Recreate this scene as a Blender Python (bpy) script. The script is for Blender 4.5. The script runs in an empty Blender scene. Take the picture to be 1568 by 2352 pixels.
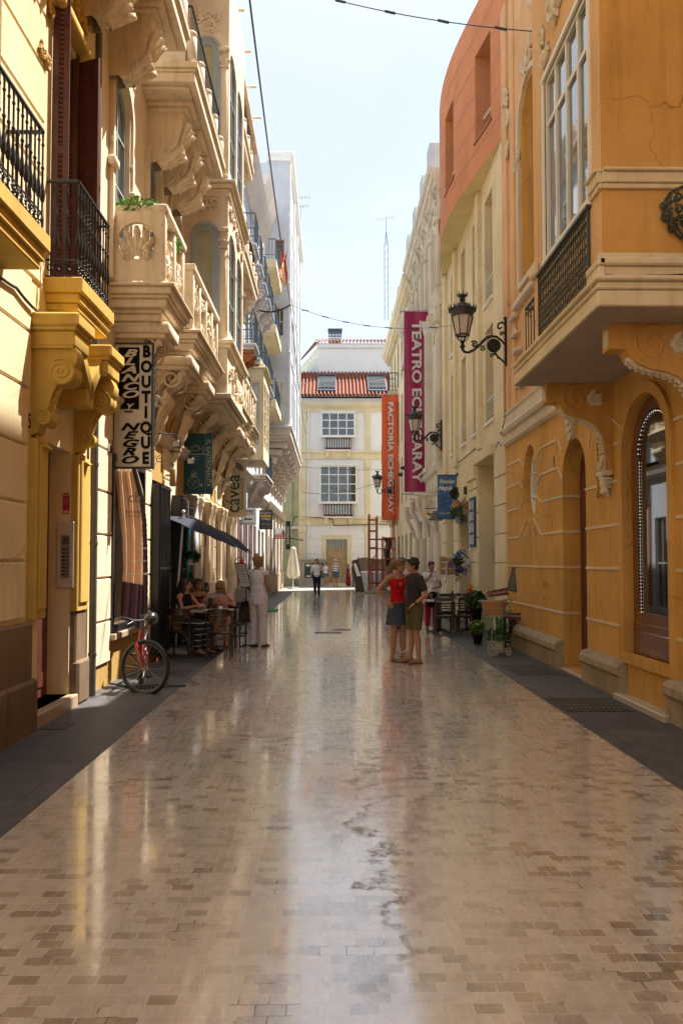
import bpy, bmesh, math, random
from mathutils import Vector, Matrix, noise
R = math.radians
random.seed(7)
S = bpy.context.scene
COL = S.collection
# ---------------------------------------------------------------- camera
FPX = 1829.0            # focal length on a 1568 x 2352 picture
YAW = math.atan(24 / FPX); PIT = math.atan(71 / FPX)
cam_d = bpy.data.cameras.new('camera'); cam = bpy.data.objects.new('camera', cam_d); COL.objects.link(cam)
cam.location = (0, 0, 1.7)
cam.rotation_euler = (math.pi / 2 + PIT, 0, -YAW)
cam_d.sensor_fit = 'VERTICAL'; cam_d.sensor_height = 36; cam_d.sensor_width = 24
cam_d.lens = FPX / 2352 * 36
cam_d.shift_y = 41 / 2352
cam_d.clip_end = 2000; cam_d.clip_start = .05
S.camera = cam
S.render.resolution_x = 682; S.render.resolution_y = 1024
# ---------------------------------------------------------------- sky, sun, exposure
SUN_AZ, SUN_EL = R(55), R(60)      # azimuth clockwise from +Y (along the street)
w = bpy.data.worlds.new('World'); S.world = w; w.use_nodes = True
nt = w.node_tree; bg = nt.nodes['Background']
sky = nt.nodes.new('ShaderNodeTexSky'); sky.sky_type = 'NISHITA'; sky.sun_disc = False
sky.sun_elevation = SUN_EL; sky.sun_rotation = SUN_AZ; sky.air_density = 1.0; sky.dust_density = 1.6; sky.ozone_density = 1
tc = nt.nodes.new('ShaderNodeTexCoord'); mp = nt.nodes.new('ShaderNodeMapping'); mp.inputs['Scale'].default_value = (1.2, 1.2, 3.0)
nz = nt.nodes.new('ShaderNodeTexNoise'); nz.inputs['Scale'].default_value = 1.6; nz.inputs['Detail'].default_value = 6; nz.inputs['Distortion'].default_value = .6
rp = nt.nodes.new('ShaderNodeValToRGB'); rp.color_ramp.elements[0].position = .35; rp.color_ramp.elements[1].position = .75
rp.color_ramp.elements[0].color = (.55, .55, .55, 1); rp.color_ramp.elements[1].color = (.92, .92, .92, 1)
mx = nt.nodes.new('ShaderNodeMixRGB'); mx.inputs[2].default_value = (5.0, 5.45, 5.9, 1)
nt.links.new(tc.outputs['Generated'], mp.inputs[0]); nt.links.new(mp.outputs[0], nz.inputs['Vector']); nt.links.new(nz.outputs['Fac'], rp.inputs[0])
nt.links.new(rp.outputs[0], mx.inputs[0]); nt.links.new(sky.outputs[0], mx.inputs[1]); nt.links.new(mx.outputs[0], bg.inputs['Color'])
bg.inputs['Strength'].default_value = .085
sl = bpy.data.lights.new('sun', 'SUN'); sun = bpy.data.objects.new('sun', sl); COL.objects.link(sun)
sl.energy = 5.0; sl.angle = R(.5); sl.color = (1, .955, .88)
sun.rotation_euler = Vector((math.sin(SUN_AZ) * math.cos(SUN_EL), math.cos(SUN_AZ) * math.cos(SUN_EL), math.sin(SUN_EL))).to_track_quat('Z', 'Y').to_euler()
sun.location = (20, 20, 30)
S.view_settings.view_transform = 'Standard'; S.view_settings.look = 'None'; S.view_settings.gamma = 1
S.view_settings.exposure = 1.3
S.render.engine = 'CYCLES'
S.cycles.max_bounces = 8; S.cycles.diffuse_bounces = 4; S.cycles.glossy_bounces = 4; S.cycles.transmission_bounces = 4
S.cycles.sample_clamp_indirect = 6; S.cycles.caustics_reflective = False; S.cycles.caustics_refractive = False
# ---------------------------------------------------------------- helpers
_f = Vector((math.sin(YAW) * math.cos(PIT), math.cos(YAW) * math.cos(PIT), math.sin(PIT)))
_r = Vector((math.cos(YAW), -math.sin(YAW), 0)); _u = _r.cross(_f)
XL, XR, YE = -3.07, 3.65, 54.5     # the two facade lines and the face of the house that closes the street
def P(px, py, X=None, Y=None, Z=None):
    d = _f + _r * ((px - 784) / FPX) + _u * ((1217 - py) / FPX); o = Vector((0, 0, 1.7))
    t = X / d.x if X is not None else (Y / d.y if Y is not None else (Z - 1.7) / d.z)
    return o + d * t
FL = Matrix(((0, 0, 1, XL), (1, 0, 0, 0), (0, 1, 0, 0), (0, 0, 0, 1)))      # (u, v, w) -> world, left side
FR = Matrix(((0, 0, -1, XR), (1, 0, 0, 0), (0, 1, 0, 0), (0, 0, 0, 1)))
def FC(y): return Matrix(((1, 0, 0, 0), (0, 0, -1, y), (0, 1, 0, 0), (0, 0, 0, 1)))   # faces the camera side, u = X
ORG = {}
class MB:
    def __init__(s, M=None): s.v = []; s.f = []; s.sm = []; s.M = M or Matrix.Identity(4)
    def add(s, vs, fs, smooth=False):
        n = len(s.v); M = s.M
        s.v += [M @ Vector(p) for p in vs]
        s.f += [[i + n for i in f] for f in fs]; s.sm += [smooth] * len(fs); return s
    def box(s, a0, a1, b0, b1, c0, c1):
        return s.add([(a0,b0,c0),(a1,b0,c0),(a1,b1,c0),(a0,b1,c0),(a0,b0,c1),(a1,b0,c1),(a1,b1,c1),(a0,b1,c1)],
                     [(0,3,2,1),(4,5,6,7),(0,1,5,4),(1,2,6,5),(2,3,7,6),(3,0,4,7)])
    def bbox(s, a0, a1, b0, b1, c0, c1, r=.01):       # box with bevelled upright and top edges
        if a0 > a1: a0, a1 = a1, a0
        if b0 > b1: b0, b1 = b1, b0
        if c0 > c1: c0, c1 = c1, c0
        r = min(r, (a1-a0)*.45, (b1-b0)*.45, (c1-c0)*.45)
        def ring(b, q): return [(a0+q,b,c0),(a1-q,b,c0),(a1,b,c0+q),(a1,b,c1-q),(a1-q,b,c1),(a0+q,b,c1),(a0,b,c1-q),(a0,b,c0+q)]
        def rin(b): return [(x+ (r if x<(a0+a1)/2 else -r)*(1 if (x in (a0,a1)) else 0), b, z+(r if z<(c0+c1)/2 else -r)*(1 if (z in (c0,c1)) else 0)) for x,_,z in ring(b, r)]
        vs = rin(b0) + ring(b0+r, r) + ring(b1-r, r) + rin(b1)
        fs = [list(range(8))[::-1], list(range(24,32))]
        for k in range(3):
            for i in range(8): j=(i+1)%8; fs.append((k*8+i,k*8+j,k*8+8+j,k*8+8+i))
        return s.add(vs, fs)
    def prism(s, pts, d, c0=0., axis=2):          # 2-D outline in two axes, extruded along the third from c0 to c0+d
        n = len(pts); o = {2: lambda a,b,c:(a,b,c), 1: lambda a,b,c:(a,c,b), 0: lambda a,b,c:(c,a,b)}[axis]
        vs = [o(a,b,c0) for a,b in pts] + [o(a,b,c0+d) for a,b in pts]
        return s.add(vs, [list(range(n))[::-1], list(range(n,2*n))] + [(i,(i+1)%n,n+(i+1)%n,n+i) for i in range(n)])
    def tube(s, pts, r, n=8, closed=False, caps=True, flat=1.0):
        pts = [Vector(p) for p in pts]; m = len(pts)
        rs = r if isinstance(r, (list, tuple)) else [r]*m
        vs = []; up = None
        for i, p in enumerate(pts):
            if closed: t = pts[(i+1)%m] - pts[i-1]
            else: t = pts[min(i+1,m-1)] - pts[max(i-1,0)]
            if t.length < 1e-9: t = Vector((0,0,1))
            t.normalize()
            if up is None:
                up = Vector((0,0,1)) if abs(t.z) < .9 else Vector((0,1,0))
            a = t.cross(up)
            if a.length < 1e-5: a = t.orthogonal()
            a.normalize(); b = a.cross(t); up = b
            for k in range(n):
                q = 2*math.pi*k/n; vs.append(p + a*math.cos(q)*rs[i] + b*math.sin(q)*rs[i]*flat)
        fs = []
        for i in range(m if closed else m-1):
            j = (i+1) % m
            for k in range(n): l = (k+1)%n; fs.append((i*n+k,i*n+l,j*n+l,j*n+k))
        if caps and not closed: fs += [list(range(n))[::-1], list(range((m-1)*n, m*n))]
        return s.add(vs, fs, True)
    def lathe(s, prof, c=(0,0,0), n=16, axis=2, a0=0, a1=360):
        c = Vector(c); full = (a1-a0) >= 360; k = n if full else n+1; vs = []
        for r, h in prof:
            for i in range(k):
                q = R(a0 + (a1-a0)*i/n); x, y = r*math.cos(q), r*math.sin(q)
                vs.append(c + Vector({2:(x,y,h),1:(x,h,y),0:(h,x,y)}[axis]))
        fs = []
        for j in range(len(prof)-1):
            for i in range(n):
                l = (i+1)%k; fs.append((j*k+i,j*k+l,j*k+k+l,j*k+k+i))
        if full:
            if prof[0][0] > 1e-4: fs.append(list(range(k))[::-1])
            if prof[-1][0] > 1e-4: fs.append(list(range((len(prof)-1)*k,len(prof)*k)))
        return s.add(vs, fs, True)
    def ball(s, c, r, n=10, sq=(1,1,1), rot=None):
        m = max(4, n//2+1); vs = []; c = Vector(c); rot = rot or Matrix.Identity(3)
        for j in range(m+1):
            t = math.pi*j/m
            for i in range(n):
                q = 2*math.pi*i/n
                vs.append(c + rot @ Vector((r*sq[0]*math.sin(t)*math.cos(q), r*sq[1]*math.sin(t)*math.sin(q), r*sq[2]*math.cos(t))))
        fs = [(j*n+i,j*n+n+i,j*n+n+(i+1)%n,j*n+(i+1)%n) for j in range(m) for i in range(n)]
        return s.add(vs, fs, True)
    def grid(s, fn, nu, nv, smooth=True):
        vs = [fn(i/nu, j/nv) for j in range(nv+1) for i in range(nu+1)]
        return s.add(vs, [(j*(nu+1)+i,j*(nu+1)+i+1,(j+1)*(nu+1)+i+1,(j+1)*(nu+1)+i) for j in range(nv) for i in range(nu)], smooth)
    def quad(s, a, b, c, d): return s.add([a,b,c,d], [(0,1,2,3)])
    def cut(s):
        s.marks = getattr(s, 'marks', []) + [(len(s.v), len(s.f))]
    def build_all(s, name, mat, parent=None):
        mk = [k for k in s.marks if k != (0, 0)]; a = (0, 0); out = []
        for k in mk + [(len(s.v), len(s.f))]:
            if k[1] > a[1]:
                q = MB(); q.v = s.v[a[0]:k[0]]; q.f = [[i-a[0] for i in f] for f in s.f[a[1]:k[1]]]; q.sm = s.sm[a[1]:k[1]]; out.append(q.build(name, mat, parent))
            a = k
        return out
    def build(s, name, mat, parent=None, label=None, thick=0, recalc=True):
        org = ORG.get(parent.name, Vector()) if parent else Vector()
        me = bpy.data.meshes.new(name); me.from_pydata([v - org for v in s.v], [], s.f)
        me.polygons.foreach_set('use_smooth', s.sm)
        if recalc:
            b = bmesh.new(); b.from_mesh(me); bmesh.ops.remove_doubles(b, verts=b.verts, dist=1e-5)
            bmesh.ops.recalc_face_normals(b, faces=b.faces); b.to_mesh(me); b.free()
        if any(s.sm):
            try: me.set_sharp_from_angle(angle=R(50))
            except Exception: pass
        me.materials.append(mat)
        o = bpy.data.objects.new(name, me); COL.objects.link(o)
        if parent: o.parent = parent
        ORG[o.name] = org
        if label: o['label'] = label
        return o
def tag(o, label=None, cat=None, group=None, kind=None):
    if label: o['label'] = label
    if cat: o['category'] = cat
    if group: o['group'] = group
    if kind: o['kind'] = kind
    return o
def thing(name, label, cat, loc=(0,0,0), group=None):
    o = bpy.data.objects.new(name, None); COL.objects.link(o); o.location = loc; o.empty_display_size = .2
    ORG[o.name] = Vector(loc); return tag(o, label, cat, group)
def copy_tree(o, parent=None):
    c = o.copy(); COL.objects.link(c)
    if parent: c.parent = parent
    for ch in [k for k in COL.objects if k.parent == o]: copy_tree(ch, c)
    return c
# ---------------------------------------------------------------- materials
def node_mat(name):
    m = bpy.data.materials.new(name); m.use_nodes = True
    return m, m.node_tree, m.node_tree.nodes['Principled BSDF']
def MT(name, col, rough=.6, metal=0., var=.12, vs=2.5, bump=.0, bs=60., spec=.5, streak=0., coat=0., streakcol=None, dirt=0., alpha=1, trans=0., crack=0.):
    m, t, b = node_mat(name); N, L = t.nodes.new, t.links.new
    b.inputs['Roughness'].default_value = rough; b.inputs['Metallic'].default_value = metal
    b.inputs['Specular IOR Level'].default_value = spec; b.inputs['Coat Weight'].default_value = coat
    if trans: b.inputs['Transmission Weight'].default_value = trans
    g = N('ShaderNodeNewGeometry'); c = (*col, 1)
    n1 = N('ShaderNodeTexNoise'); n1.inputs['Scale'].default_value = vs; n1.inputs['Detail'].default_value = 6; L(g.outputs['Position'], n1.inputs['Vector'])
    r1 = N('ShaderNodeMapRange'); r1.inputs[1].default_value = .3; r1.inputs[2].default_value = .7; r1.inputs[3].default_value = 1-var; r1.inputs[4].default_value = 1+var
    L(n1.outputs['Fac'], r1.inputs[0])
    mu = N('ShaderNodeMixRGB'); mu.blend_type = 'MULTIPLY'; mu.inputs[0].default_value = 1; mu.inputs[1].default_value = c; L(r1.outputs[0], mu.inputs[2])
    out = mu.outputs[0]
    if streak:
        mp = N('ShaderNodeMapping'); mp.inputs['Scale'].default_value = (6, 6, .35); L(g.outputs['Position'], mp.inputs[0])
        n2 = N('ShaderNodeTexNoise'); n2.inputs['Scale'].default_value = 1.6; n2.inputs['Detail'].default_value = 5; L(mp.outputs[0], n2.inputs['Vector'])
        r2 = N('ShaderNodeMapRange'); r2.inputs[1].default_value = .5; r2.inputs[2].default_value = .78; r2.inputs[3].default_value = 0; r2.inputs[4].default_value = streak
        L(n2.outputs['Fac'], r2.inputs[0])
        m2 = N('ShaderNodeMixRGB'); m2.inputs[2].default_value = (*(streakcol or (col[0]*.42, col[1]*.4, col[2]*.38)), 1); L(r2.outputs[0], m2.inputs[0]); L(out, m2.inputs[1]); out = m2.outputs[0]
    if dirt:
        n3 = N('ShaderNodeTexNoise'); n3.inputs['Scale'].default_value = 7; n3.inputs['Detail'].default_value = 9; n3.inputs['Roughness'].default_value = .7; L(g.outputs['Position'], n3.inputs['Vector'])
        r3 = N('ShaderNodeMapRange'); r3.inputs[1].default_value = .55; r3.inputs[2].default_value = .75; r3.inputs[4].default_value = dirt
        L(n3.outputs['Fac'], r3.inputs[0])
        m3 = N('ShaderNodeMixRGB'); m3.inputs[2].default_value = (.09, .06, .04, 1); L(r3.outputs[0], m3.inputs[0]); L(out, m3.inputs[1]); out = m3.outputs[0]
    if crack:
        nw = N('ShaderNodeTexNoise'); nw.inputs['Scale'].default_value = 1.1; nw.inputs['Detail'].default_value = 8; L(g.outputs['Position'], nw.inputs['Vector'])
        ad = N('ShaderNodeMixRGB'); ad.blend_type = 'ADD'; ad.inputs[0].default_value = .9; L(g.outputs['Position'], ad.inputs[1]); L(nw.outputs['Color'], ad.inputs[2])
        vo = N('ShaderNodeTexVoronoi'); vo.feature = 'DISTANCE_TO_EDGE'; vo.inputs['Scale'].default_value = .55; L(ad.outputs[0], vo.inputs['Vector'])
        r5 = N('ShaderNodeMapRange'); r5.inputs[1].default_value = .0; r5.inputs[2].default_value = .005; r5.inputs[3].default_value = crack; r5.inputs[4].default_value = 0; L(vo.outputs['Distance'], r5.inputs[0])
        nb = N('ShaderNodeTexNoise'); nb.inputs['Scale'].default_value = .7; L(g.outputs['Position'], nb.inputs['Vector'])
        r6 = N('ShaderNodeMapRange'); r6.inputs[1].default_value = .45; r6.inputs[2].default_value = .55; L(nb.outputs['Fac'], r6.inputs[0])
        mm = N('ShaderNodeMath'); mm.operation = 'MULTIPLY'; L(r5.outputs[0], mm.inputs[0]); L(r6.outputs[0], mm.inputs[1])
        m5 = N('ShaderNodeMixRGB'); m5.inputs[2].default_value = (col[0]*.3, col[1]*.28, col[2]*.25, 1); L(mm.outputs[0], m5.inputs[0]); L(out, m5.inputs[1]); out = m5.outputs[0]
        n7 = N('ShaderNodeTexNoise'); n7.inputs['Scale'].default_value = .45; n7.inputs['Detail'].default_value = 4; n7.inputs['Distortion'].default_value = 1.0; L(g.outputs['Position'], n7.inputs['Vector'])
        r7 = N('ShaderNodeMapRange'); r7.inputs[1].default_value = .48; r7.inputs[2].default_value = .62; r7.inputs[4].default_value = .35; L(n7.outputs['Fac'], r7.inputs[0])
        m7 = N('ShaderNodeMixRGB'); m7.inputs[2].default_value = (min(1,col[0]*1.08), min(1,col[1]*1.14+.02), min(1,col[2]*1.3+.03), 1); L(r7.outputs[0], m7.inputs[0]); L(out, m7.inputs[1]); out = m7.outputs[0]
    L(out, b.inputs['Base Color'])
    if bump:
        n4 = N('ShaderNodeTexNoise'); n4.inputs['Scale'].default_value = bs; n4.inputs['Detail'].default_value = 4; L(g.outputs['Position'], n4.inputs['Vector'])
        bp = N('ShaderNodeBump'); bp.inputs['Strength'].default_value = bump; bp.inputs['Distance'].default_value = .01; L(n4.outputs['Fac'], bp.inputs['Height']); L(bp.outputs[0], b.inputs['Normal'])
    return m
def stucco(name, col, streak=.18, dirt=.0, var=.1, bump=.25, bs=45, crack=0): return MT(name, col, .85, crack=crack, var=var, vs=1.3, bump=bump, bs=bs, spec=.2, streak=streak, dirt=dirt)
M_ = {}
M_['yellow'] = stucco('yellow_stucco', (.74, .60, .36), .3, .12, crack=.6)
M_['yellow2'] = stucco('ochre_stucco', (.55, .36, .085), .3, .15)
M_['plinth'] = stucco('worn_plinth', (.19, .13, .08), .6, .6, .25)
M_['cream'] = stucco('cream_stucco', (.76, .63, .45))
M_['creamo'] = stucco('carved_cream', (.74, .62, .46), .35, .30, bump=.9, bs=16)
M_['ochre'] = stucco('shop_ochre', (.50, .31, .10), .3, .2)
M_['orange'] = stucco('orange_stucco', (.63, .345, .10), .42, .22, .14, crack=.8)
M_['peach'] = stucco('peach_stucco', (.72, .45, .24), .2, crack=.6)
M_['slab'] = stucco('stained_cream', (.74, .63, .45), .3, .1)
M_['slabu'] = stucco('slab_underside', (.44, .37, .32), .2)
M_['joint'] = stucco('pale_joint', (.70, .57, .40), .1)
M_['leaf'] = stucco('plaster_white', (.70, .62, .50), .1, .25, bump=.9, bs=22)
M_['base'] = stucco('plinth_stone', (.38, .30, .205), .55, .5, .25)
M_['rcream'] = stucco('pale_cream', (.76, .65, .43), .2, crack=.5)
M_['rcream2'] = stucco('yellow_cream', (.74, .62, .33), .1)
M_['salmon'] = stucco('salmon_stucco', (.62, .26, .13), .12)
M_['teatro'] = stucco('ivory_stone', (.72, .65, .53), .15)
M_['white'] = stucco('white_wall', (.80, .80, .80), .04, var=.03)
M_['bluewhite'] = stucco('bluish_wall', (.54, .58, .65), .12)
M_['pinkwhite'] = stucco('pinkish_wall', (.72, .66, .62), .15)
M_['paley'] = stucco('pale_yellow', (.72, .63, .43), .15)
M_['green'] = stucco('pale_green', (.46, .46, .28), .15)
M_['wframe'] = MT('white_frame', (.78, .75, .69), .45, var=.06)
M_['bframe'] = MT('blue_grey_frame', (.36, .42, .45), .5, var=.08)
M_['brown'] = MT('dark_brown_wood', (.10, .028, .018), .4, var=.2, vs=8, streak=.3)
M_['wood'] = MT('varnished_wood', (.17, .062, .018), .3, var=.25, vs=6, streak=.5, coat=.3)
M_['dkwood'] = MT('dark_chair_wood', (.045, .02, .013), .35, var=.2, coat=.3)
M_['creamo'].node_tree.nodes['Principled BSDF'].inputs['Roughness'].default_value = .9
M_['glass'] = MT('window_glass', (.03, .045, .055), .03, var=.2, spec=1.0, coat=1)
M_['glassb'] = MT('shop_glass', (.012, .012, .012), .02, var=.2, spec=.9, coat=.6)
M_['glassy'] = MT('curtained_glass', (.42, .40, .28), .1, var=.15, spec=.8, coat=.6)
M_['curtain'] = MT('lace_curtain_glass', (.55, .55, .52), .12, var=.2, spec=.8, coat=.5)
M_['iron'] = MT('black_iron', (.018, .018, .02), .45, .3, var=.15)
M_['grniron'] = MT('green_grey_iron', (.06, .075, .065), .5, .3, var=.2)
M_['dark'] = MT('deep_dark', (.008, .007, .007), .8, spec=.1)
M_['black'] = MT('black_paint', (.012, .012, .014), .4)
M_['blueiron'] = MT('blue_rail', (.05, .085, .13), .5, .2)
M_['brick'] = stucco('red_brick', (.33, .12, .07), .3)
M_['brownc'] = stucco('terracotta_brown', (.40, .16, .07), .15)
M_['wht'] = MT('white_paint', (.8, .8, .78), .5, var=.03)
M_['greyshut'] = MT('grey_blue_shutter', (.27, .33, .35), .55)
M_['steel'] = MT('steel', (.5, .5, .5), .3, .9)
M_['rust'] = MT('rusty_red_steel', (.30, .055, .03), .6, .2, var=.3, vs=10, dirt=.3)
M_['navy'] = MT('navy_canvas', (.010, .016, .034), .8, bump=.2, bs=200)
M_['greenleaf'] = MT('green_leaf', (.045, .12, .02), .45, var=.4, vs=20)
M_['limeleaf'] = MT('lime_leaf', (.16, .30, .03), .45, var=.4, vs=20)
M_['darkleaf'] = MT('dark_leaf', (.02, .06, .02), .4, var=.4, vs=20)
def colmat(name, col, rough=.6, **k): return MT(name, col, rough, var=k.pop('var', .06), **k)
# ---------------------------------------------------------------- facade helpers
def outline(ua, ub, va, vb, kind='rect', rise=None, n=14):
    if kind == 'rect': return [(ua,va),(ub,va),(ub,vb),(ua,vb)]
    uc, hu = (ua+ub)/2, (ub-ua)/2
    if kind == 'oval':
        vc, hv = (va+vb)/2, (vb-va)/2
        return [(uc+hu*math.cos(2*math.pi*i/(2*n)), vc+hv*math.sin(2*math.pi*i/(2*n))) for i in range(2*n)]
    if kind == 'pill':
        r = hu
        return [(uc-r*math.cos(math.pi*i/n), va+r-r*math.sin(math.pi*i/n)) for i in range(n+1)] + [(uc+r*math.cos(math.pi*i/n), vb-r+r*math.sin(math.pi*i/n)) for i in range(n+1)]
    rise = rise or hu
    return [(ua,va),(ub,va)] + [(uc+hu*math.cos(math.pi*i/n), vb-rise+rise*math.sin(math.pi*i/n)) for i in range(n+1)]
def wall(mb, u0, u1, v0, v1, ops=(), depth=.25, w=0.):
    us = sorted({u0, u1, *[o[0] for o in ops], *[o[1] for o in ops]}); vs = sorted({v0, v1, *[o[2] for o in ops], *[o[3] for o in ops]})
    us = [x for x in us if u0-1e-6 <= x <= u1+1e-6]; vs = [x for x in vs if v0-1e-6 <= x <= v1+1e-6]
    for a, b in zip(us, us[1:]):
        for c, d in zip(vs, vs[1:]):
            m, n = (a+b)/2, (c+d)/2
            if not any(o[0] < m < o[1] and o[2] < n < o[3] for o in ops): mb.quad((a,c,w),(b,c,w),(b,d,w),(a,d,w))
    for o in ops:
        ua, ub, va, vb = o[:4]; kind = o[4] if len(o) > 4 else 'rect'; rise = o[5] if len(o) > 5 else None
        pts = outline(ua, ub, va, vb, kind, rise); n = len(pts)
        if kind != 'rect':
            uc = (ua+ub)/2; vc = (va+vb)/2
            for i in range(n):
                p, q = pts[i], pts[(i+1)%n]
                if abs(p[0]-q[0]) < 1e-7: continue
                top = (p[1]+q[1])/2 > vc
                if not top and kind == 'arch': continue
                e = vb if top else va
                mb.quad((p[0],p[1],w),(q[0],q[1],w),(q[0],e,w),(p[0],e,w))
        for i in range(n):
            p, q = pts[i], pts[(i+1)%n]
            mb.quad((p[0],p[1],w),(q[0],q[1],w),(q[0],q[1],w-depth),(p[0],p[1],w-depth))
def band(mb, u0, u1, v0, prof, w=0., ends=True):
    """moulding: prof = [(dv, dw)...] from bottom to top, extruded along u and closed to the wall"""
    pts = [(w-.02, v0+prof[0][0])] + [(w+b, v0+a) for a, b in prof] + [(w-.02, v0+prof[-1][0])]
    n = len(pts)
    mb.add([(u0,v,ww) for ww,v in pts]+[(u1,v,ww) for ww,v in pts], [list(range(n)), list(range(n,2*n))[::-1]] + [(i,(i+1)%n,n+(i+1)%n,n+i) for i in range(n)])
def ring(mb, pts, r, w, d, closed=True):
    """flat frame strip of width r inward from the outline pts, standing from w-d to w"""
    n = len(pts); cu = sum(p[0] for p in pts)/n; cv = sum(p[1] for p in pts)/n
    inn = []
    for i, p in enumerate(pts):
        a, b = Vector(pts[i-1]), Vector(pts[(i+1)%n]); P0 = Vector(p)
        t1 = (P0-a); t2 = (b-P0)
        if t1.length < 1e-7: t1 = t2
        if t2.length < 1e-7: t2 = t1
        t1.normalize(); t2.normalize()
        n1 = Vector((-t1.y, t1.x)); n2 = Vector((-t2.y, t2.x)); nn = (n1+n2)
        if nn.length < 1e-6: nn = n1
        nn.normalize(); k = r/max(.35, nn.dot(n1))
        q = P0 + nn*k
        if (Vector((cu,cv))-P0).dot(nn) < 0: q = P0 - nn*k
        inn.append((q.x, q.y))
    vs = [(p[0],p[1],w) for p in pts]+[(p[0],p[1],w) for p in inn]+[(p[0],p[1],w-d) for p in pts]+[(p[0],p[1],w-d) for p in inn]
    fs = []
    for i in range(n):
        j = (i+1)%n
        fs += [(i,j,n+j,n+i), (2*n+i,3*n+i,3*n+j,2*n+j), (i,2*n+i,2*n+j,j), (n+i,n+j,3*n+j,3*n+i)]
    mb.add(vs, fs); return inn
def window(F, root, ua, ub, va, vb, w, cols=2, rows=3, kind='rect', rise=None, fr='wframe', gl='glass', t=.05, bt=.03, name='window', transom=None):
    f = MB(F); pts = outline(ua, ub, va, vb, kind, rise); inn = ring(f, pts, t, w, .06)
    def top(u):
        if kind == 'rect': return vb
        hu = (ub-ua)/2; uc = (ua+ub)/2; x = max(0, 1-((u-uc)/hu)**2)
        if kind == 'oval': return (va+vb)/2 + (vb-va)/2*math.sqrt(x)
        r = rise or hu
        return vb - r + r*math.sqrt(x)
    def bot(u): 
        return (va+vb) - top(u) if kind in ('oval','pill') else va
    for i in range(1, cols):
        u = ua + (ub-ua)*i/cols; f.box(u-bt/2, u+bt/2, bot(u)+.01, top(u)-.01, w-.055, w-.006)
    ys = [va+(vb-va)*j/rows for j in range(1, rows)] if transom is None else transom
    for v in ys:
        lo, hi = ua, ub
        if kind != 'rect':
            hu = (ub-ua)/2; uc = (ua+ub)/2
            r = rise or hu
            if kind == 'oval': k = math.sqrt(max(0, 1-((v-(va+vb)/2)/((vb-va)/2))**2))
            else: k = 1 if v < vb-r else math.sqrt(max(0, 1-((v-(vb-r))/r)**2))
            lo, hi = uc-hu*k, uc+hu*k
        f.box(lo+.01, hi-.01, v-bt/2, v+bt/2, w-.052, w-.009)
    o = f.build(name, M_[fr], root)
    g = MB(F); n = len(pts); g.add([(p[0],p[1],w-.035) for p in pts], [list(range(n))]); g.build('pane', M_[gl], o, recalc=False)
    return o
def spiral(c, r, turns, ax, n=40, dirn=1, start=0):
    """spiral points about c in the plane of axes ax (two unit vectors)"""
    c = Vector(c); a, b = Vector(ax[0]), Vector(ax[1]); out = []
    for i in range(n+1):
        t = i/n; q = start + dirn*turns*2*math.pi*t; rr = r*(1-t*.88)
        out.append(c + a*rr*math.cos(q) + b*rr*math.sin(q))
    return out
def leafpad(mb, base, tip, side, nrm, width, lobes=4, th=.03):
    """lobed acanthus leaf lying from base to tip, curling out along nrm"""
    base, tip, side, nrm = Vector(base), Vector(tip), Vector(side).normalized(), Vector(nrm).normalized(); d = tip-base
    nu, nv = 10, 5*lobes
    def fn(a, b):
        s = a*2-1; t = b
        lob = .62 + .38*abs(math.sin(math.pi*lobes*t))
        wd = width*.5*math.sin(math.pi*min(1, .12+.86*t))**.7*lob
        h = th*(1.2-abs(s)**2)*(.6+.5*abs(math.sin(math.pi*lobes*t + abs(s)*2))) + th*1.6*t*t
        if abs(s) > .98 or t > .995: h = 0
        if abs(s) < .1: h += th*.3
        return base + d*t*(1 + .05*abs(s)) + side*s*wd - d.normalized()*abs(s)*wd*.25 + nrm*h
    mb.grid(fn, nu, nv)
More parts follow.
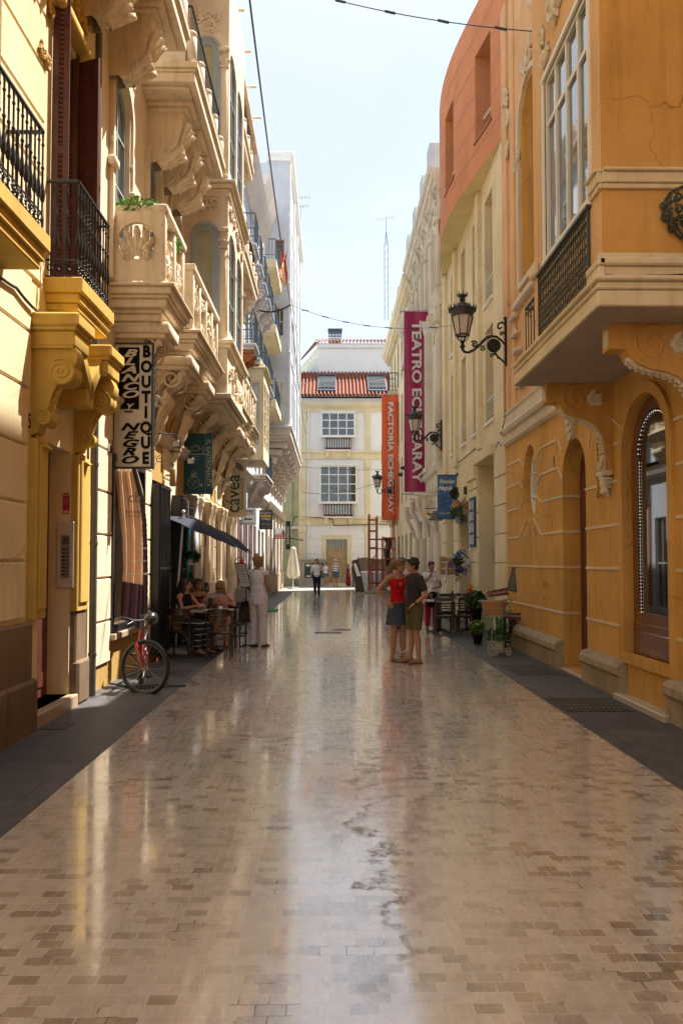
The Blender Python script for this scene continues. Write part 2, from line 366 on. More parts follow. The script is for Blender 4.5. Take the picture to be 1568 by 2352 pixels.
def acanthus(mb, uc, wd, vt, vb, wo, seed=0, convex=False):
    """carved corbel in facade coordinates, foot on the wall at vb, head reaching wo under the slab at vt"""
    H = vt-vb
    def prof(t):          # t 0 foot .. 1 head
        q = t*math.pi/2
        if convex: return (vb + H*(1-math.cos(q))**.8, wo*(.25+.75*math.sin(q)**.8))
        return (vb + H*math.sin(q)**.95, .05 + (wo-.05)*(1-math.cos(q)))
    def fn(a, b):
        s = a*2-1; v, w = prof(b); wdt = wd/2*(.72+.28*b)
        rib = abs(math.sin(s*math.pi*2.5 + .0))**.7
        veins = abs(math.sin((b*H/wd*2.3 - abs(s)*.8)*math.pi))**.5
        h = wd*(.035*rib + .05*veins*(1-.5*abs(s))) - wd*.12*abs(s)**5
        if abs(s) > .99: h = -wd*.22
        return (uc+s*wdt, v-h*.4, w+h)
    mb.grid(fn, 20, 34)
    n = 16; side = [prof(i/n) for i in range(n+1)]
    for sg in (-1, 1):
        poly = [(uc+sg*wd/2*(.72+.28*i/n), v, max(.0, w-wd*.2)) for i, (v, w) in enumerate(side)]
        back = [(p[0], p[1], 0) for p in poly]
        for i in range(n): mb.add([poly[i], poly[i+1], back[i+1], back[i]], [(0,1,2,3)])
        x = uc+sg*wd*.47
        mb.tube([(uc+sg*wd/2*(.74+.28*i/n), side[i][0]+.03, max(.02,side[i][1]-wd*.28)) for i in range(2, n+1)], .016, 5)
        mb.tube(spiral((x, vt-.17*H, wo*.62), .12*H, 1.7, ((0,1,0),(0,0,1)), 18, 1, seed), [.024*(1-.04*i) for i in range(19)], 5)
    V = lambda t, du=0., dw=.02: Vector((uc+du*wd, prof(t)[0]-dw*.6, prof(t)[1]+dw))
    rows = ((.05,.50,.9,3),(.45,.86,.8,3))
    for t0, t1, k, lb in rows:
        for du, sp in ((0,0),(-.26,-.16),(.26,.16)):
            a, b = V(t0, du*.6), V(t1, du+sp, .07); d = (b-a).normalized(); sd = Vector((1,0,0)); nn = sd.cross(d).normalized()
            if nn.z < 0: nn = -nn
            leafpad(mb, a, b, sd, nn, wd*.42*k, lb, wd*.075)
    if convex:
        c = (uc, vb+.12*H, wo*.42); mb.ball(c, wd*.34, 12, (1,.9,.9))
        for q in range(5):
            an = R(-70+35*q); a = Vector(c)+Vector((math.sin(an)*wd*.12,-wd*.30,wd*.1)); b = Vector(c)+Vector((math.sin(an)*wd*.44, wd*.22, wd*.22+.04*math.cos(an)))
            leafpad(mb, a, b, (math.cos(an),0,-math.sin(an)), (math.sin(an),0,math.cos(an)), wd*.26, 2, wd*.06)
def relief(mb, u0, u1, v0, v1, w, n, seed=1, s=.10):
    """carved foliage: scroll tubes and petals over a panel"""
    rnd = random.Random(seed)
    for k in range(n):
        u = u0+(u1-u0)*(k+.5+rnd.uniform(-.3,.3))/n; v = rnd.uniform(v0+s*.6, v1-s*.6); r = s*rnd.uniform(.6,1.05)
        mb.tube(spiral((u,v,w+.02), r, 1.4, ((1,0,0),(0,1,0)), 14, rnd.choice((-1,1)), rnd.uniform(0,6)), [.03*(1-.5*i/14)*s/.1 for i in range(15)], 5)
        for j in range(3):
            q = rnd.uniform(0,6.3); e = Vector((math.cos(q), math.sin(q), 0))
            m = Matrix((e, Vector((-e.y,e.x,0)), Vector((0,0,1)))).transposed()
            mb.ball(Vector((u,v,w+.025)) + e*r*.9, r*.5, 6, (1.1,.42,.5), m)
def rail(mb, u0, u1, v0, v1, w, sp=.11, r=.007, ends=True, deco=True, w0=0.):
    def line(a, b, vv0=v0, vv1=v1):
        a, b = Vector(a), Vector(b); L = (b-a).length; n = max(1, int(L/sp))
        for i in range(n+1):
            p = a.lerp(b, i/n); mb.tube([(p.x, vv0, p.z), (p.x, vv1, p.z)], r, 4, caps=False)
            if deco and i < n:
                q = a.lerp(b, (i+.5)/n); mb.ball((q.x, v0+.12*(v1-v0), q.z), sp*.36, 5, (.8,.9,.3)); mb.ball((q.x, v1-.12*(v1-v0), q.z), sp*.3, 5, (.8,.8,.3))
        for vv, rr in ((v0, r*1.8), (v0+.24*(v1-v0), r*1.2), (v1, r*2.6)):
            mb.tube([(a.x, vv, a.z), (b.x, vv, b.z)], rr, 5)
    line((u0,0,w),(u1,0,w))
    if ends: line((u0,0,w0),(u0,0,w)); line((u1,0,w0),(u1,0,w))
_fc = {}
def text(s, size, F, u, v, w, mat, parent, name='lettering', sx=1.0, rot=0., align='CENTER', bold=0., ext=.003, shear=0.):
    """flat letters in the frame F: u, v the middle of the line, rot turns it in the panel's plane"""
    c = bpy.data.curves.new(name, 'FONT'); c.body = s; c.size = size; c.align_x = align; c.align_y = 'CENTER'; c.extrude = ext; c.offset = bold; c.shear = shear; c.resolution_u = 3
    t = bpy.data.objects.new('t', c); COL.objects.link(t); bpy.context.view_layer.update()
    me = bpy.data.meshes.new_from_object(t.evaluated_get(bpy.context.evaluated_depsgraph_get())); bpy.data.objects.remove(t); bpy.data.curves.remove(c)
    ca, sa = math.cos(rot), math.sin(rot); mb = MB(F)
    vs = [(u + (p.co.x*sx)*ca - p.co.y*sa, v + (p.co.x*sx)*sa + p.co.y*ca, w + p.co.z) for p in me.vertices]
    mb.add(vs, [list(p.vertices) for p in me.polygons]); bpy.data.meshes.remove(me)
    return mb.build(name, mat, parent, recalc=False)
# ---------------------------------------------------------------- ground
def paving_material():
    m, t, b = node_mat('marble_pavers'); N, L = t.nodes.new, t.links.new
    g = N('ShaderNodeNewGeometry')
    def brick(mort):
        k = N('ShaderNodeTexBrick'); k.inputs['Scale'].default_value = 1; k.inputs['Brick Width'].default_value = .118; k.inputs['Row Height'].default_value = .076
        k.inputs['Mortar Size'].default_value = mort; k.inputs['Mortar Smooth'].default_value = .15; k.inputs['Bias'].default_value = 0
        k.inputs['Color1'].default_value = (0,0,0,1); k.inputs['Color2'].default_value = (1,1,1,1); k.inputs['Mortar'].default_value = (.5,.5,.5,1)
        k.offset = .42; k.squash = 1; L(g.outputs['Position'], k.inputs['Vector']); return k
    def noise_(sc, det=6, rough=.6, vec=None, dist=0):
        n = N('ShaderNodeTexNoise'); n.inputs['Scale'].default_value = sc; n.inputs['Detail'].default_value = det; n.inputs['Roughness'].default_value = rough; n.inputs['Distortion'].default_value = dist
        L(vec or g.outputs['Position'], n.inputs['Vector']); return n.outputs['Fac']
    def rng(x, a, c, d, e):
        r = N('ShaderNodeMapRange'); L(x, r.inputs[0]); r.inputs[1].default_value = a; r.inputs[2].default_value = c; r.inputs[3].default_value = d; r.inputs[4].default_value = e; return r.outputs[0]
    def mix(f, a, c, mode='MIX'):
        x = N('ShaderNodeMixRGB'); x.blend_type = mode
        for i, q in ((0,f),(1,a),(2,c)):
            if isinstance(q, (int,float)): x.inputs[i].default_value = q
            elif isinstance(q, tuple): x.inputs[i].default_value = (*q,1)
            else: L(q, x.inputs[i])
        return x.outputs[0]
    def ma(op, a, c=0.):
        x = N('ShaderNodeMath'); x.operation = op
        for i, q in ((0,a),(1,c)):
            if isinstance(q, (int,float)): x.inputs[i].default_value = q
            else: L(q, x.inputs[i])
        return x.outputs[0]
    k = brick(.0030)
    rp = N('ShaderNodeValToRGB'); rp.color_ramp.interpolation = 'LINEAR'; e = rp.color_ramp.elements
    e[0].position = 0; e[0].color = (.58,.525,.465,1); e[1].position = 1; e[1].color = (.27,.215,.16,1)
    for p_, c_ in ((.35,(.66,.60,.53)), (.62,(.56,.50,.43)), (.80,(.36,.29,.215)), (.86,(.28,.22,.16))):
        q = e.new(p_); q.color = (*c_,1)
    L(k.outputs['Color'], rp.inputs[0])
    # the darker stones come in patches
    patch = rng(noise_(.9, 3), .42, .62, .35, 1.0)
    col = mix(patch, (.60,.54,.465), rp.outputs[0])
    col = mix(.55, col, mix(1.0, col, rng(noise_(9, 8, .7), .3, .7, .7, 1.25), 'MULTIPLY'))
    col = mix(rng(k.outputs['Fac'], 0, 1, 0, 1), col, (.68,.62,.54))
    gaps = ma('MULTIPLY', k.outputs['Fac'], rng(noise_(2.2, 4, .8), .56, .62, 0, 1))
    col = mix(gaps, col, (.05,.03,.02))
    grime = rng(noise_(1.3, 9, .72, dist=1.2), .56, .74, 0, .55)
    col = mix(grime, col, (.13,.09,.06))
    fine = rng(noise_(26, 6, .75), .64, .72, 0, .7); col = mix(fine, col, (.20,.145,.10))
    # the wet run down the middle: a winding stain
    sp = N('ShaderNodeSeparateXYZ'); L(g.outputs['Position'], sp.inputs[0]); X, Y = sp.outputs[0], sp.outputs[1]
    wv = rng(noise_(1.5, 5, .65), .3, .7, -.34, .34)
    dx = ma('ABSOLUTE', ma('SUBTRACT', ma('ADD', X, wv), .36))
    wid = rng(noise_(3.3, 4, .6), .38, .66, .004, .075)
    st = rng(ma('SUBTRACT', dx, wid), -.045, .045, 1, 0)
    st = ma('MULTIPLY', st, rng(noise_(14, 5, .8), .42, .52, .15, 1))
    st = ma('MULTIPLY', st, rng(Y, 3.2, 3.6, 0, 1)); st = ma('MULTIPLY', st, rng(Y, 6.8, 8.2, 1, 0))
    col = mix(ma('MULTIPLY', st, 1.0), col, (.20,.145,.10))
    L(col, b.inputs['Base Color'])
    ro = rng(noise_(3.5, 8, .75, dist=.8), .3, .7, .16, .36)
    ro = ma('ADD', ro, ma('MULTIPLY', grime, .25)); ro = ma('ADD', ro, ma('MULTIPLY', st, .25)); ro = ma('ADD', ro, ma('MULTIPLY', k.outputs['Fac'], .3))
    mpg = N('ShaderNodeMapping'); mpg.inputs['Scale'].default_value = (14, 1.1, 1); L(g.outputs['Position'], mpg.inputs[0])
    ro = ma('ADD', ro, rng(noise_(1.6, 6, .7, mpg.outputs[0]), .45, .7, -.02, .16))
    L(ro, b.inputs['Roughness'])
    b.inputs['Specular IOR Level'].default_value = .6; b.inputs['IOR'].default_value = 1.6; L(ma('SUBTRACT', 1.0, ma('MULTIPLY', ma('MAXIMUM', st, grime), .85)), b.inputs['Coat Weight']); b.inputs['Coat IOR'].default_value = 2.5; L(rng(noise_(4.5, 9, .75, dist=1.0), .36, .66, .035, .17), b.inputs['Coat Roughness'])
    h = ma('SUBTRACT', ma('MULTIPLY', noise_(7, 3, .5), .9), ma('MULTIPLY', k.outputs['Fac'], .5))
    mp2 = N('ShaderNodeMapping'); mp2.inputs['Scale'].default_value = (1.2, 13.5, 1); L(g.outputs['Position'], mp2.inputs[0])
    h = ma('ADD', h, ma('MULTIPLY', noise_(1.0, 2, .5, mp2.outputs[0]), 1.5))
    h = ma('ADD', h, ma('MULTIPLY', k.outputs['Color'], .25))
    bp = N('ShaderNodeBump'); bp.inputs['Strength'].default_value = .22; bp.inputs['Distance'].default_value = .004; L(h, bp.inputs['Height']); L(bp.outputs[0], b.inputs['Normal'])
    return m
def slate_material():
    m, t, b = node_mat('slate_slabs'); N, L = t.nodes.new, t.links.new
    g = N('ShaderNodeNewGeometry')
    k = N('ShaderNodeTexBrick'); k.inputs['Scale'].default_value = 1; k.inputs['Brick Width'].default_value = 1.1; k.inputs['Row Height'].default_value = .62; k.inputs['Mortar Size'].default_value = .006
    k.inputs['Color1'].default_value = (.062,.062,.066,1); k.inputs['Color2'].default_value = (.088,.086,.088,1); k.inputs['Mortar'].default_value = (.022,.022,.022,1)
    L(g.outputs['Position'], k.inputs['Vector'])
    n = N('ShaderNodeTexNoise'); n.inputs['Scale'].default_value = 4; n.inputs['Detail'].default_value = 9; n.inputs['Roughness'].default_value = .7; L(g.outputs['Position'], n.inputs['Vector'])
    r = N('ShaderNodeMapRange'); r.inputs[1].default_value = .3; r.inputs[2].default_value = .75; r.inputs[3].default_value = .65; r.inputs[4].default_value = 1.6; L(n.outputs['Fac'], r.inputs[0])
    x = N('ShaderNodeMixRGB'); x.blend_type = 'MULTIPLY'; x.inputs[0].default_value = 1; L(k.outputs['Color'], x.inputs[1]); L(r.outputs[0], x.inputs[2]); L(x.outputs[0], b.inputs['Base Color'])
    b.inputs['Roughness'].default_value = .55
    bp = N('ShaderNodeBump'); bp.inputs['Strength'].default_value = .3; bp.inputs['Distance'].default_value = .004; L(n.outputs['Fac'], bp.inputs['Height']); L(bp.outputs[0], b.inputs['Normal'])
    return m
M_['slate'] = slate_material(); M_['pavers'] = paving_material()
EL_, ER_ = -2.03, 2.60
m = MB(); m.quad((-600,-600,0),(600,-600,0),(600,900,0),(-600,900,0)); tag(m.build('ground', M_['slate']), kind='structure')
m = MB(); m.quad((EL_,-14,.004),(ER_,-14,.004),(ER_,45,.004),(EL_,45,.004)); tag(m.build('road', M_['pavers']), kind='structure')
M_['palepave'] = MT('pale_cross_paving', (.42,.38,.34), .5, var=.1)
m = MB(); m.quad((-30,45,.004),(30,45,.004),(30,54.6,.004),(-30,54.6,.004)); tag(m.build('cross_street', M_['palepave']), kind='structure')
m = MB()
for x in (EL_, ER_): m.box(x-.012, x+.012, -14, 45, -.01, .007)
tag(m.build('kerb_strip', M_['slate']), kind='structure')
M_['gratebar'] = MT('grate_iron', (.10,.095,.09), .5, .1, var=.3)
def grating(px0, px1, py0, py1, label, nbar=9, name='drain_grating'):
    a = P(px0, py1, Z=0); b = P(px1, py1, Z=0); c = P((px0+px1)/2, py0, Z=0)
    x0, x1, y0, y1 = a.x, b.x, a.y, c.y
    r = thing(name, label, 'drain grating', ((x0+x1)/2, (y0+y1)/2, 0), 'drain gratings in the pavement')
    m = MB(); m.box(x0, x1, y0, y1, -.003, .004); m.build('slot_shade', M_['dark'], r)  # flat near-black plate, the shade between the bars put into its colour
    m = MB(); t = .012
    for q in ((x0,x1,y0,y0+t),(x0,x1,y1-t,y1),(x0,x0+t,y0+t,y1-t),(x1-t,x1,y0+t,y1-t)): m.box(*q, .0, .008)
    for i in range(nbar+2):
        x = x0+t+(x1-x0-2*t)*(i+.5)/(nbar+2); m.box(x-.27*(x1-x0)/(nbar+2), x+.27*(x1-x0)/(nbar+2), y0+t, y1-t, .004, .0075)
    for i in range(1, 4):
        y = y0+(y1-y0)*i/4; m.box(x0+t, x1-t, y-.018, y+.018, .0045, .0065)
    m.build('bars', M_['gratebar'], r)
grating(1300, 1460, 1604, 1635, 'wide iron grating in the right pavement, nearest the camera, below the shop window', 12)
grating(1185, 1300, 1528, 1551, 'iron grating in the right pavement just before the arched door', 10)
grating(318, 425, 1540, 1553, 'iron grating in the left pavement behind the red bicycle', 8)
grating(400, 462, 1514, 1520, 'thin dark grating in the left pavement beside the cafe chairs', 6)
grating(90, 150, 1662, 1676, 'small iron grating in the left pavement before the yellow portal', 5)
def mhole(px0, px1, py0, py1, label):
    a = P(px0, py1, Z=0); b = P(px1, py1, Z=0); c = P((px0+px1)/2, py0, Z=0)
    m = MB(); m.box(a.x, b.x, a.y, c.y, -.002, .009)
    for i in range(6): m.box(a.x+(b.x-a.x)*(i+.2)/6, a.x+(b.x-a.x)*(i+.6)/6, a.y+.02, c.y-.02, .009, .011)
    tag(m.build('utility_cover', M_['iron']), label, 'manhole cover')
mhole(722, 785, 1452, 1455, 'dark flat cover set in the middle of the paving left of the couple')
mhole(765, 806, 1445.5, 1448, 'second small dark cover in the paving, just beyond the first')
# ---------------------------------------------------------------- shared facade pieces
def slab(F, u0, u1, vb, wout, steps, mat, parent, name='balcony_slab', w0=0.):
    m = MB(F)
    v = vb
    for h, ins in steps: m.bbox(u0+ins, u1-ins, v, v+h, w0-.03, wout-ins, .012); v += h + .0005
    return m.build(name, mat, parent)
CORN = ((.07,.16),(.05,.13),(.10,.09),(.04,.06),(.10,.02),(.04,0))
def core(F, u0, u1, vt, mat, parent, w=-.36, deep=8., v0=-.3):
    m = MB(F); m.box(u0, u1, v0, vt, -deep, w); return m.build('core', mat, parent)
def leaves(m, c, ext, n, s, rnd, up=.3):
    for _ in range(n):
        while True:
            q = Vector((rnd.uniform(-1,1), rnd.uniform(-1,1), rnd.uniform(-1,1)))
            if q.length < 1: break
        p = Vector(c) + Vector((q.x*ext[0], q.y*ext[1], q.z*ext[2]))
        d = Vector((rnd.gauss(0,1), rnd.gauss(0,1), rnd.gauss(up,1))).normalized(); t = d.orthogonal().normalized()
        t = (Matrix.Rotation(rnd.uniform(0,6.3), 3, d) @ t); k = s*rnd.uniform(.6,1.3); b = d.cross(t)
        m.add([p-d*k, p+t*k*.5-d*k*.1+b*k*.1, p+d*k, p-t*k*.5-d*k*.1+b*k*.1], [(0,1,2),(0,2,3)])
def colon(m, F, u, w, v0, v1, r):   # engaged colonnette with base and capital
    m.lathe([(r*1.5,v0),(r*1.5,v0+.06),(r*1.1,v0+.09),(r,v0+.14),(r*.92,v1-.3),(r*.95,v1-.28),(r*1.5,v1-.1),(r*1.6,v1-.08),(r*1.6,v1)], (u,0,w), 10, 1)
# ================================================================ LEFT 1: yellow house with the scrolled portal
L1 = thing('yellow_house', 'ochre yellow house nearest on the left with iron balconies, brown shutters and scrolled portal', 'building', (-5, 4, 0))
ops = [(8.42,9.42,.14,2.98),(8.62,9.48,4.76,7.75),(6.2,7.0,4.76,7.75),(3.2,4.2,4.76,7.75),(3.2,4.3,.9,2.9)]
m = MB(FL); wall(m, -14, 10.3, 0, 16.4, ops, .30); m.quad((10.3,0,0),(10.3,16.4,0),(10.3,16.4,-.36),(10.3,0,-.36)); m.build('wall', M_['yellow'], L1)
core(FL, -14, 10.3, 16.4, M_['yellow2'], L1)
m = MB(FL)
for i in range(22):                                    # rusticated courses
    v = 1.13 + .58*i
    for a, b in ((-13.9,3.1),(4.4,8.0)) if v < 3 else ((-13.9,3.0),(4.4,6.0),(7.2,8.35),(9.75,10.25)) if v > 4.3 else ((-13.9,8.05),):
        m.bbox(a, b, v, v+.553, -.02, .028, .012)
m.build('rusticated_courses', M_['yellow'], L1)
m = MB(FL)                                            # plinth
m.bbox(-14, 8.12, -.05, .52, -.05, .13, .03); m.bbox(-14, 8.08, .5, 1.08, -.05, .08, .02)
m.bbox(9.46, 9.9, .0, .52, -.3, .11, .03); m.bbox(9.47, 9.88, .5, 1.1, -.29, .07, .02)
m.build('plinth', M_['plinth'], L1)
m = MB(FL); m.bbox(8.10,9.50,-.02,.14,-.3,.10,.015); m.build('doorstep', MT('step_marble',(.42,.30,.20),.4,bump=.2,dirt=.4), L1)
o = MB(FL)
o.box(8.42,9.42,.14,2.98,-.34,-.25)
for k in range(2):
    for j in range(3): o.bbox(8.47+.5*k,8.87+.5*k,.25+.92*j,1.08+.92*j,-.26,-.235,.012)
d = o.build('door', M_['brown'], L1); h = MB(FL); h.ball((8.98,1.2,-.2),.03); h.build('handle', M_['steel'], d)
m = MB(FL)                                            # portal pilasters, jambs
for a, b in ((8.10,8.40),(9.43,9.86)):
    m.cut(); m.bbox(a,b,1.1,2.95,-.02,.09,.012); m.bbox(a+.05,b-.05,1.2,2.9,.085,.115,.01)
m.build_all('portal_pilaster', M_['yellow2'], L1)
def volute_console(u, vt, vb, wd, wo):
    c = MB(FL); H = vt-vb
    prof = []                                          # side outline in (v, w)
    for i in range(25):
        q = i/24
        wv = wo*(1-q)**1.2*.8 + .07 + .05*math.sin(q*math.pi*3)*(1-q)
        prof.append((vt-.1*H-q*H*.86, wv))
    pts = [(vt,0)]+[(vt,wo*.86)]+prof+[(vb,0)]
    n = len(pts); vs = [(u-wd/2,v,w) for v,w in pts]+[(u+wd/2,v,w) for v,w in pts]
    c.add(vs, [list(range(n)), list(range(n,2*n))[::-1]]+[(i,(i+1)%n,n+(i+1)%n,n+i) for i in range(n)])
    for (cv, cw, r) in ((vt-.30*H, wo*.62, .23*H*.62), (vb+.20*H, wo*.26, .12*H*.7)):
        c.lathe([(r,u-wd*.62),(r,u+wd*.62)], (0,cv,cw), 22, 0)
        for sg in (-1,1):
            x = u+sg*wd*.62; c.tube(spiral((x,cv,cw), r*.97, 2.1, ((0,1,0),(0,0,1)), 44, 1, 1.2), .011+.02*r, 6)
            c.ball((x,cv,cw), r*.2, 8, (.5,1,1))
        for k in range(3): c.tube([(u-wd*.66+wd*1.32*k/2, cv+r*.98*math.cos(q), cw+r*.98*math.sin(q)) for q in [i*.3-.6 for i in range(14)]], .010, 5)
    for k in range(6):
        vv = vb+.36*H+.04*H*k; c.ball((u-.02*(k%2), vv, wo*.35+.02*k), .035, 6, (1,1,.8))
    c.ball((u, vb-.05, .07), .06, 8, (1,.8,.8)); c.ball((u, vb-.11, .05), .035, 8)
    leafpad(c, (u,vb+.0,.05),(u,vb-.14,.12),(1,0,0),(0,0,1),wd*1.3,3,.03)
    return c.build('console', M_['yellow2'], L1)
volute_console(8.24, 3.92, 2.98, .20, .50); volute_console(9.62, 3.88, 2.98, .22, .50)
m = MB(FL)                                            # hood on the consoles with a broken gable
for a, b in ((8.08,8.62),(9.30,9.86)):
    m.bbox(a+.03,b-.03,3.90,4.06,-.02,.45,.012); m.bbox(a,b,4.06,4.10,-.02,.47,.01); m.bbox(a-.02,b+.02,4.10,4.24,-.02,.50,.02)
    for k in range(9): m.box(a+.02+(b-a-.04)*k/9, a+.02+(b-a-.04)*(k+.55)/9, 3.875,3.90,0,.43)
for sgn, a, b in ((1,8.60,8.98),(-1,9.32,8.94)):
    m.add([(a,3.92,0),(a,4.08,0),(b,3.70,0),(b,3.52,0),(a,3.92,.38),(a,4.08,.38),(b,3.70,.38),(b,3.52,.38)], [(0,1,2,3),(4,7,6,5),(0,3,7,4),(1,5,6,2),(0,4,5,1),(3,2,6,7)])
m.bbox(8.84,9.08,3.42,3.62,-.02,.36,.012)
m.build('door_hood', M_['yellow2'], L1)
def iron_balcony(u0, u1, w, vb, vt, side0=True):
    s = slab(FL, u0-.05, u1+.05, vb-.36, w+.07, ((.08,.07),(.10,.04),(.16,.0)), M_['yellow2'], L1)
    m = MB(FL)
    def bal(u, ww):
        H = vt-vb; z = lambda k: vb+H*k
        m.lathe([(.010,z(0)),(.010,z(.12)),(.018,z(.13)),(.010,z(.15)),(.009,z(.30)),(.02,z(.32)),(.026,z(.36)),(.02,z(.42)),(.011,z(.50)),(.011,z(.62)),(.019,z(.64)),(.010,z(.66)),(.009,z(.85)),(.017,z(.87)),(.009,z(.89)),(.012,z(1))], (u,0,ww), 6, 1)
    n = int((u1-u0)/.098)
    for i in range(n+1): bal(u0+(u1-u0)*i/n, w)
    for k in range(1,3):
        bal(u0, w*k/3)
        bal(u1, w*k/3)
    for a, b in (((u0,0),(u0,w)),((u0,w),(u1,w)),((u1,w),(u1,0))):
        for vv, rr in ((vt,.020),(vb+.18,.009),(vb,.011)):
            m.tube([(a[0],vv,a[1]),(b[0],vv,b[1])], rr, 6)
    for i in range(int((u1-u0)/.075)):                 # cast scroll band at the foot
        u = u0+.037+i*.075
        m.tube(spiral((u,vb+.05,w),.034,1.1,((1,0,0),(0,1,0)),9,1),.006,4); m.tube(spiral((u,vb+.125,w),.034,1.1,((1,0,0),(0,1,0)),9,-1,2),.006,4)
    for i in range(3):
        ww = w*(i+.5)/3
        for uu in (u0,u1): m.tube(spiral((uu,vb+.09,ww),.06,1.1,((0,0,1),(0,1,0)),12,1),.008,4)
    return m.build('balcony_railing', M_['iron'], s)
iron_balcony(8.50, 9.66, .34, 4.76, 5.80)
iron_balcony(5.2, 7.36, .37, 4.76, 5.72)
def shutter(F, hinge, v0, v1, width, ang, name='shutter', mat='brown', parent=None, t=.035, slat=.055):
    """leaf hinged at (u,w), opened by ang: direction (cos, sin) in (u,w)"""
    c, s_ = math.cos(ang), math.sin(ang); u0, w0 = hinge
    T = F @ Matrix(((c,0,-s_,u0),(0,1,0,0),(s_,0,c,w0),(0,0,0,1)))
    m = MB(T)
    f = .06; m.box(0,f,v0,v1,-t/2,t/2); m.box(width-f,width,v0,v1,-t/2,t/2)
    H = v1-v0
    for k in (0, .10, .40, 1): 
        vv = v0+H*k; m.box(f,width-f, max(v0,vv-.045), min(v1,vv+.045), -t/2+.002, t/2-.002)
    n = int(H/slat)
    for i in range(n):
        v = v0+slat*(i+.5)
        if v < v0+.05 or v > v1-.05: continue
        m.add([(f,v-.020,-t/2+.002),(width-f,v-.020,-t/2+.002),(width-f,v+.010,t/2-.002),(f,v+.010,t/2-.002),(f,v-.013,-t/2+.002),(width-f,v-.013,-t/2+.002),(width-f,v+.017,t/2-.002),(f,v+.017,t/2-.002)],[(0,1,2,3),(4,7,6,5),(0,4,5,1),(2,6,7,3)])
    return m.build(name, M_[mat], parent)
shutter(FL, (8.60,.02), 4.80, 9.2, .43, R(88), parent=L1, label=None) if False else shutter(FL, (8.60,.02), 4.80, 8.3, .17, R(80), parent=L1)
shutter(FL, (9.50,.01), 4.80, 7.74, .30, R(112), parent=L1); shutter(FL, (9.46,-.30), 4.80, 7.80, .33, R(95), parent=L1)
shutter(FL, (6.16,.02), 4.80, 7.74, .42, R(95), parent=L1)
for a, b in ((8.62,9.48),(6.2,7.0),(3.2,4.2)): window(FL, L1, a, b, 4.76, 7.75, -.26, 2, 4, fr='brown', gl='glassb')
window(FL, L1, 3.2, 4.3, .9, 2.9, -.26, 2, 2, fr='brown', gl='glassb')
m = MB(FL)
for a, b in ((8.5,9.6),(6.1,7.1)):
    m.cut(); m.bbox(a,b,7.80,7.93,0,.16,.02); m.bbox(a+.04,b-.04,8.9,9.0,0,.10,.02)
    relief(m, a+.05,b-.05,8.0,8.85,.0,6,int(a*9),.14)
m.build_all('carved_lintel', M_['yellow2'], L1)
m = MB(FL); m.cut(); relief(m, 8.15,8.5,6.9,7.9,.02,3,4,.10); m.cut(); relief(m, 9.55,9.9,7.6,8.6,.02,3,5,.10); m.build_all('carved_ornament', M_['ochre'], L1)
F = FC(9.418)                                           # things on the jamb that faces the camera
m = MB(F); m.bbox(-3.22,-3.02,1.38,2.16,0,.018,.006); ic = m.build('intercom', MT('brushed_panel',(.60,.52,.40),.4,.1), L1)
m = MB(F); m.box(-3.165,-3.065,1.50,2.00,.018,.024)
q = m.build('call_panel', M_['steel'], ic)
m = MB(F)
for i in range(7): m.box(-3.155,-3.075,1.90+.012*i,1.906+.012*i,.0245,.0275)
for i in range(8):
    m.box(-3.155,-3.115,1.53+.042*i,1.548+.042*i,.0245,.0275); m.ball((-3.087,1.54+.042*i,.026),.010,6,(1,1,.4))
m.build('call_buttons', M_['black'], ic)
m = MB(F); m.box(-3.16,-3.08,2.25,2.50,.0,.004); st = m.build('alarm_notice', colmat('notice_red',(.45,.02,.02)), L1)
text('Vigilante', .028, F, -3.12, 2.475, .006, colmat('notice_white',(.7,.6,.5)), st); m = MB(F); m.tube([(-3.145,2.42,.006),(-3.095,2.42,.006),(-3.12,2.36,.006)],.004,4,True); m.box(-3.15,-3.09,2.262,2.29,.0045,.007); m.build('notice_mark', colmat('notice_pink',(.7,.45,.4)), st)
text('5', .22, FL, 8.03, 3.1, .032, M_['dark'], L1, 'house_number', .6, R(0))
tag(MB(FL).bbox(6.75,7.1,.12,.62,.12,.15,.01).build('gas_vent', MT('vent_grey',(.28,.25,.21),.6,dirt=.3), L1))
m = MB(FL); [m.box(6.79,7.06,.2+.035*i,.21+.035*i,.15,.155) for i in range(9)]; m.build('vent_slots', M_['dark'], L1)
# soft cable runs and the drain pipe
m = MB(FL); m.tube([(10.12,0,.07),(10.12,3.6,.07),(10.12,4.5,.06)],.045,10); m.tube([(10.12,4.5,.06),(10.12,16,.06)],.045,8)
for v in (.5,1.9,2.9,4.1): m.lathe([(.053,v),(.053,v+.04)],(10.12,0,.07),10,1)
tag(m.build('drain_pipe', MT('zinc_pipe',(.10,.095,.085),.5,.3,dirt=.4)), 'dark zinc drain pipe running down the joint between the yellow house and the carved house', 'drain pipe')
def cable(F, pts, r, label, cat='cable', sag=0, name='cable', mat='black', parent=None):
    m = MB(F); out = []
    for a, b in zip(pts, pts[1:]):
        a, b = Vector(a), Vector(b)
        for i in range(12): q = i/12; p = a.lerp(b,q); p.y -= sag*4*q*(1-q) if F is not None and F != Matrix.Identity(4) else 0; out.append(p)
    out.append(Vector(pts[-1])); m.tube(out, r, 5)
    o = m.build(name, M_[mat], parent)
    return tag(o, label, cat) if not parent else o
cable(FL, [(4,4.25,.05),(6.6,4.37,.04),(7.6,4.32,.05),(8.6,4.30,.06),(9.4,4.42,.05),(10.2,4.5,.05)], .016, 'black cables sagging along the yellow wall under the iron balconies', sag=.05)
cable(FL, [(10.2,2.6,.03),(10.22,3.4,.05),(10.17,3.8,.04),(10.2,4.4,.05)], .012, 'black cable looped against the wall beside the drain pipe', sag=0)
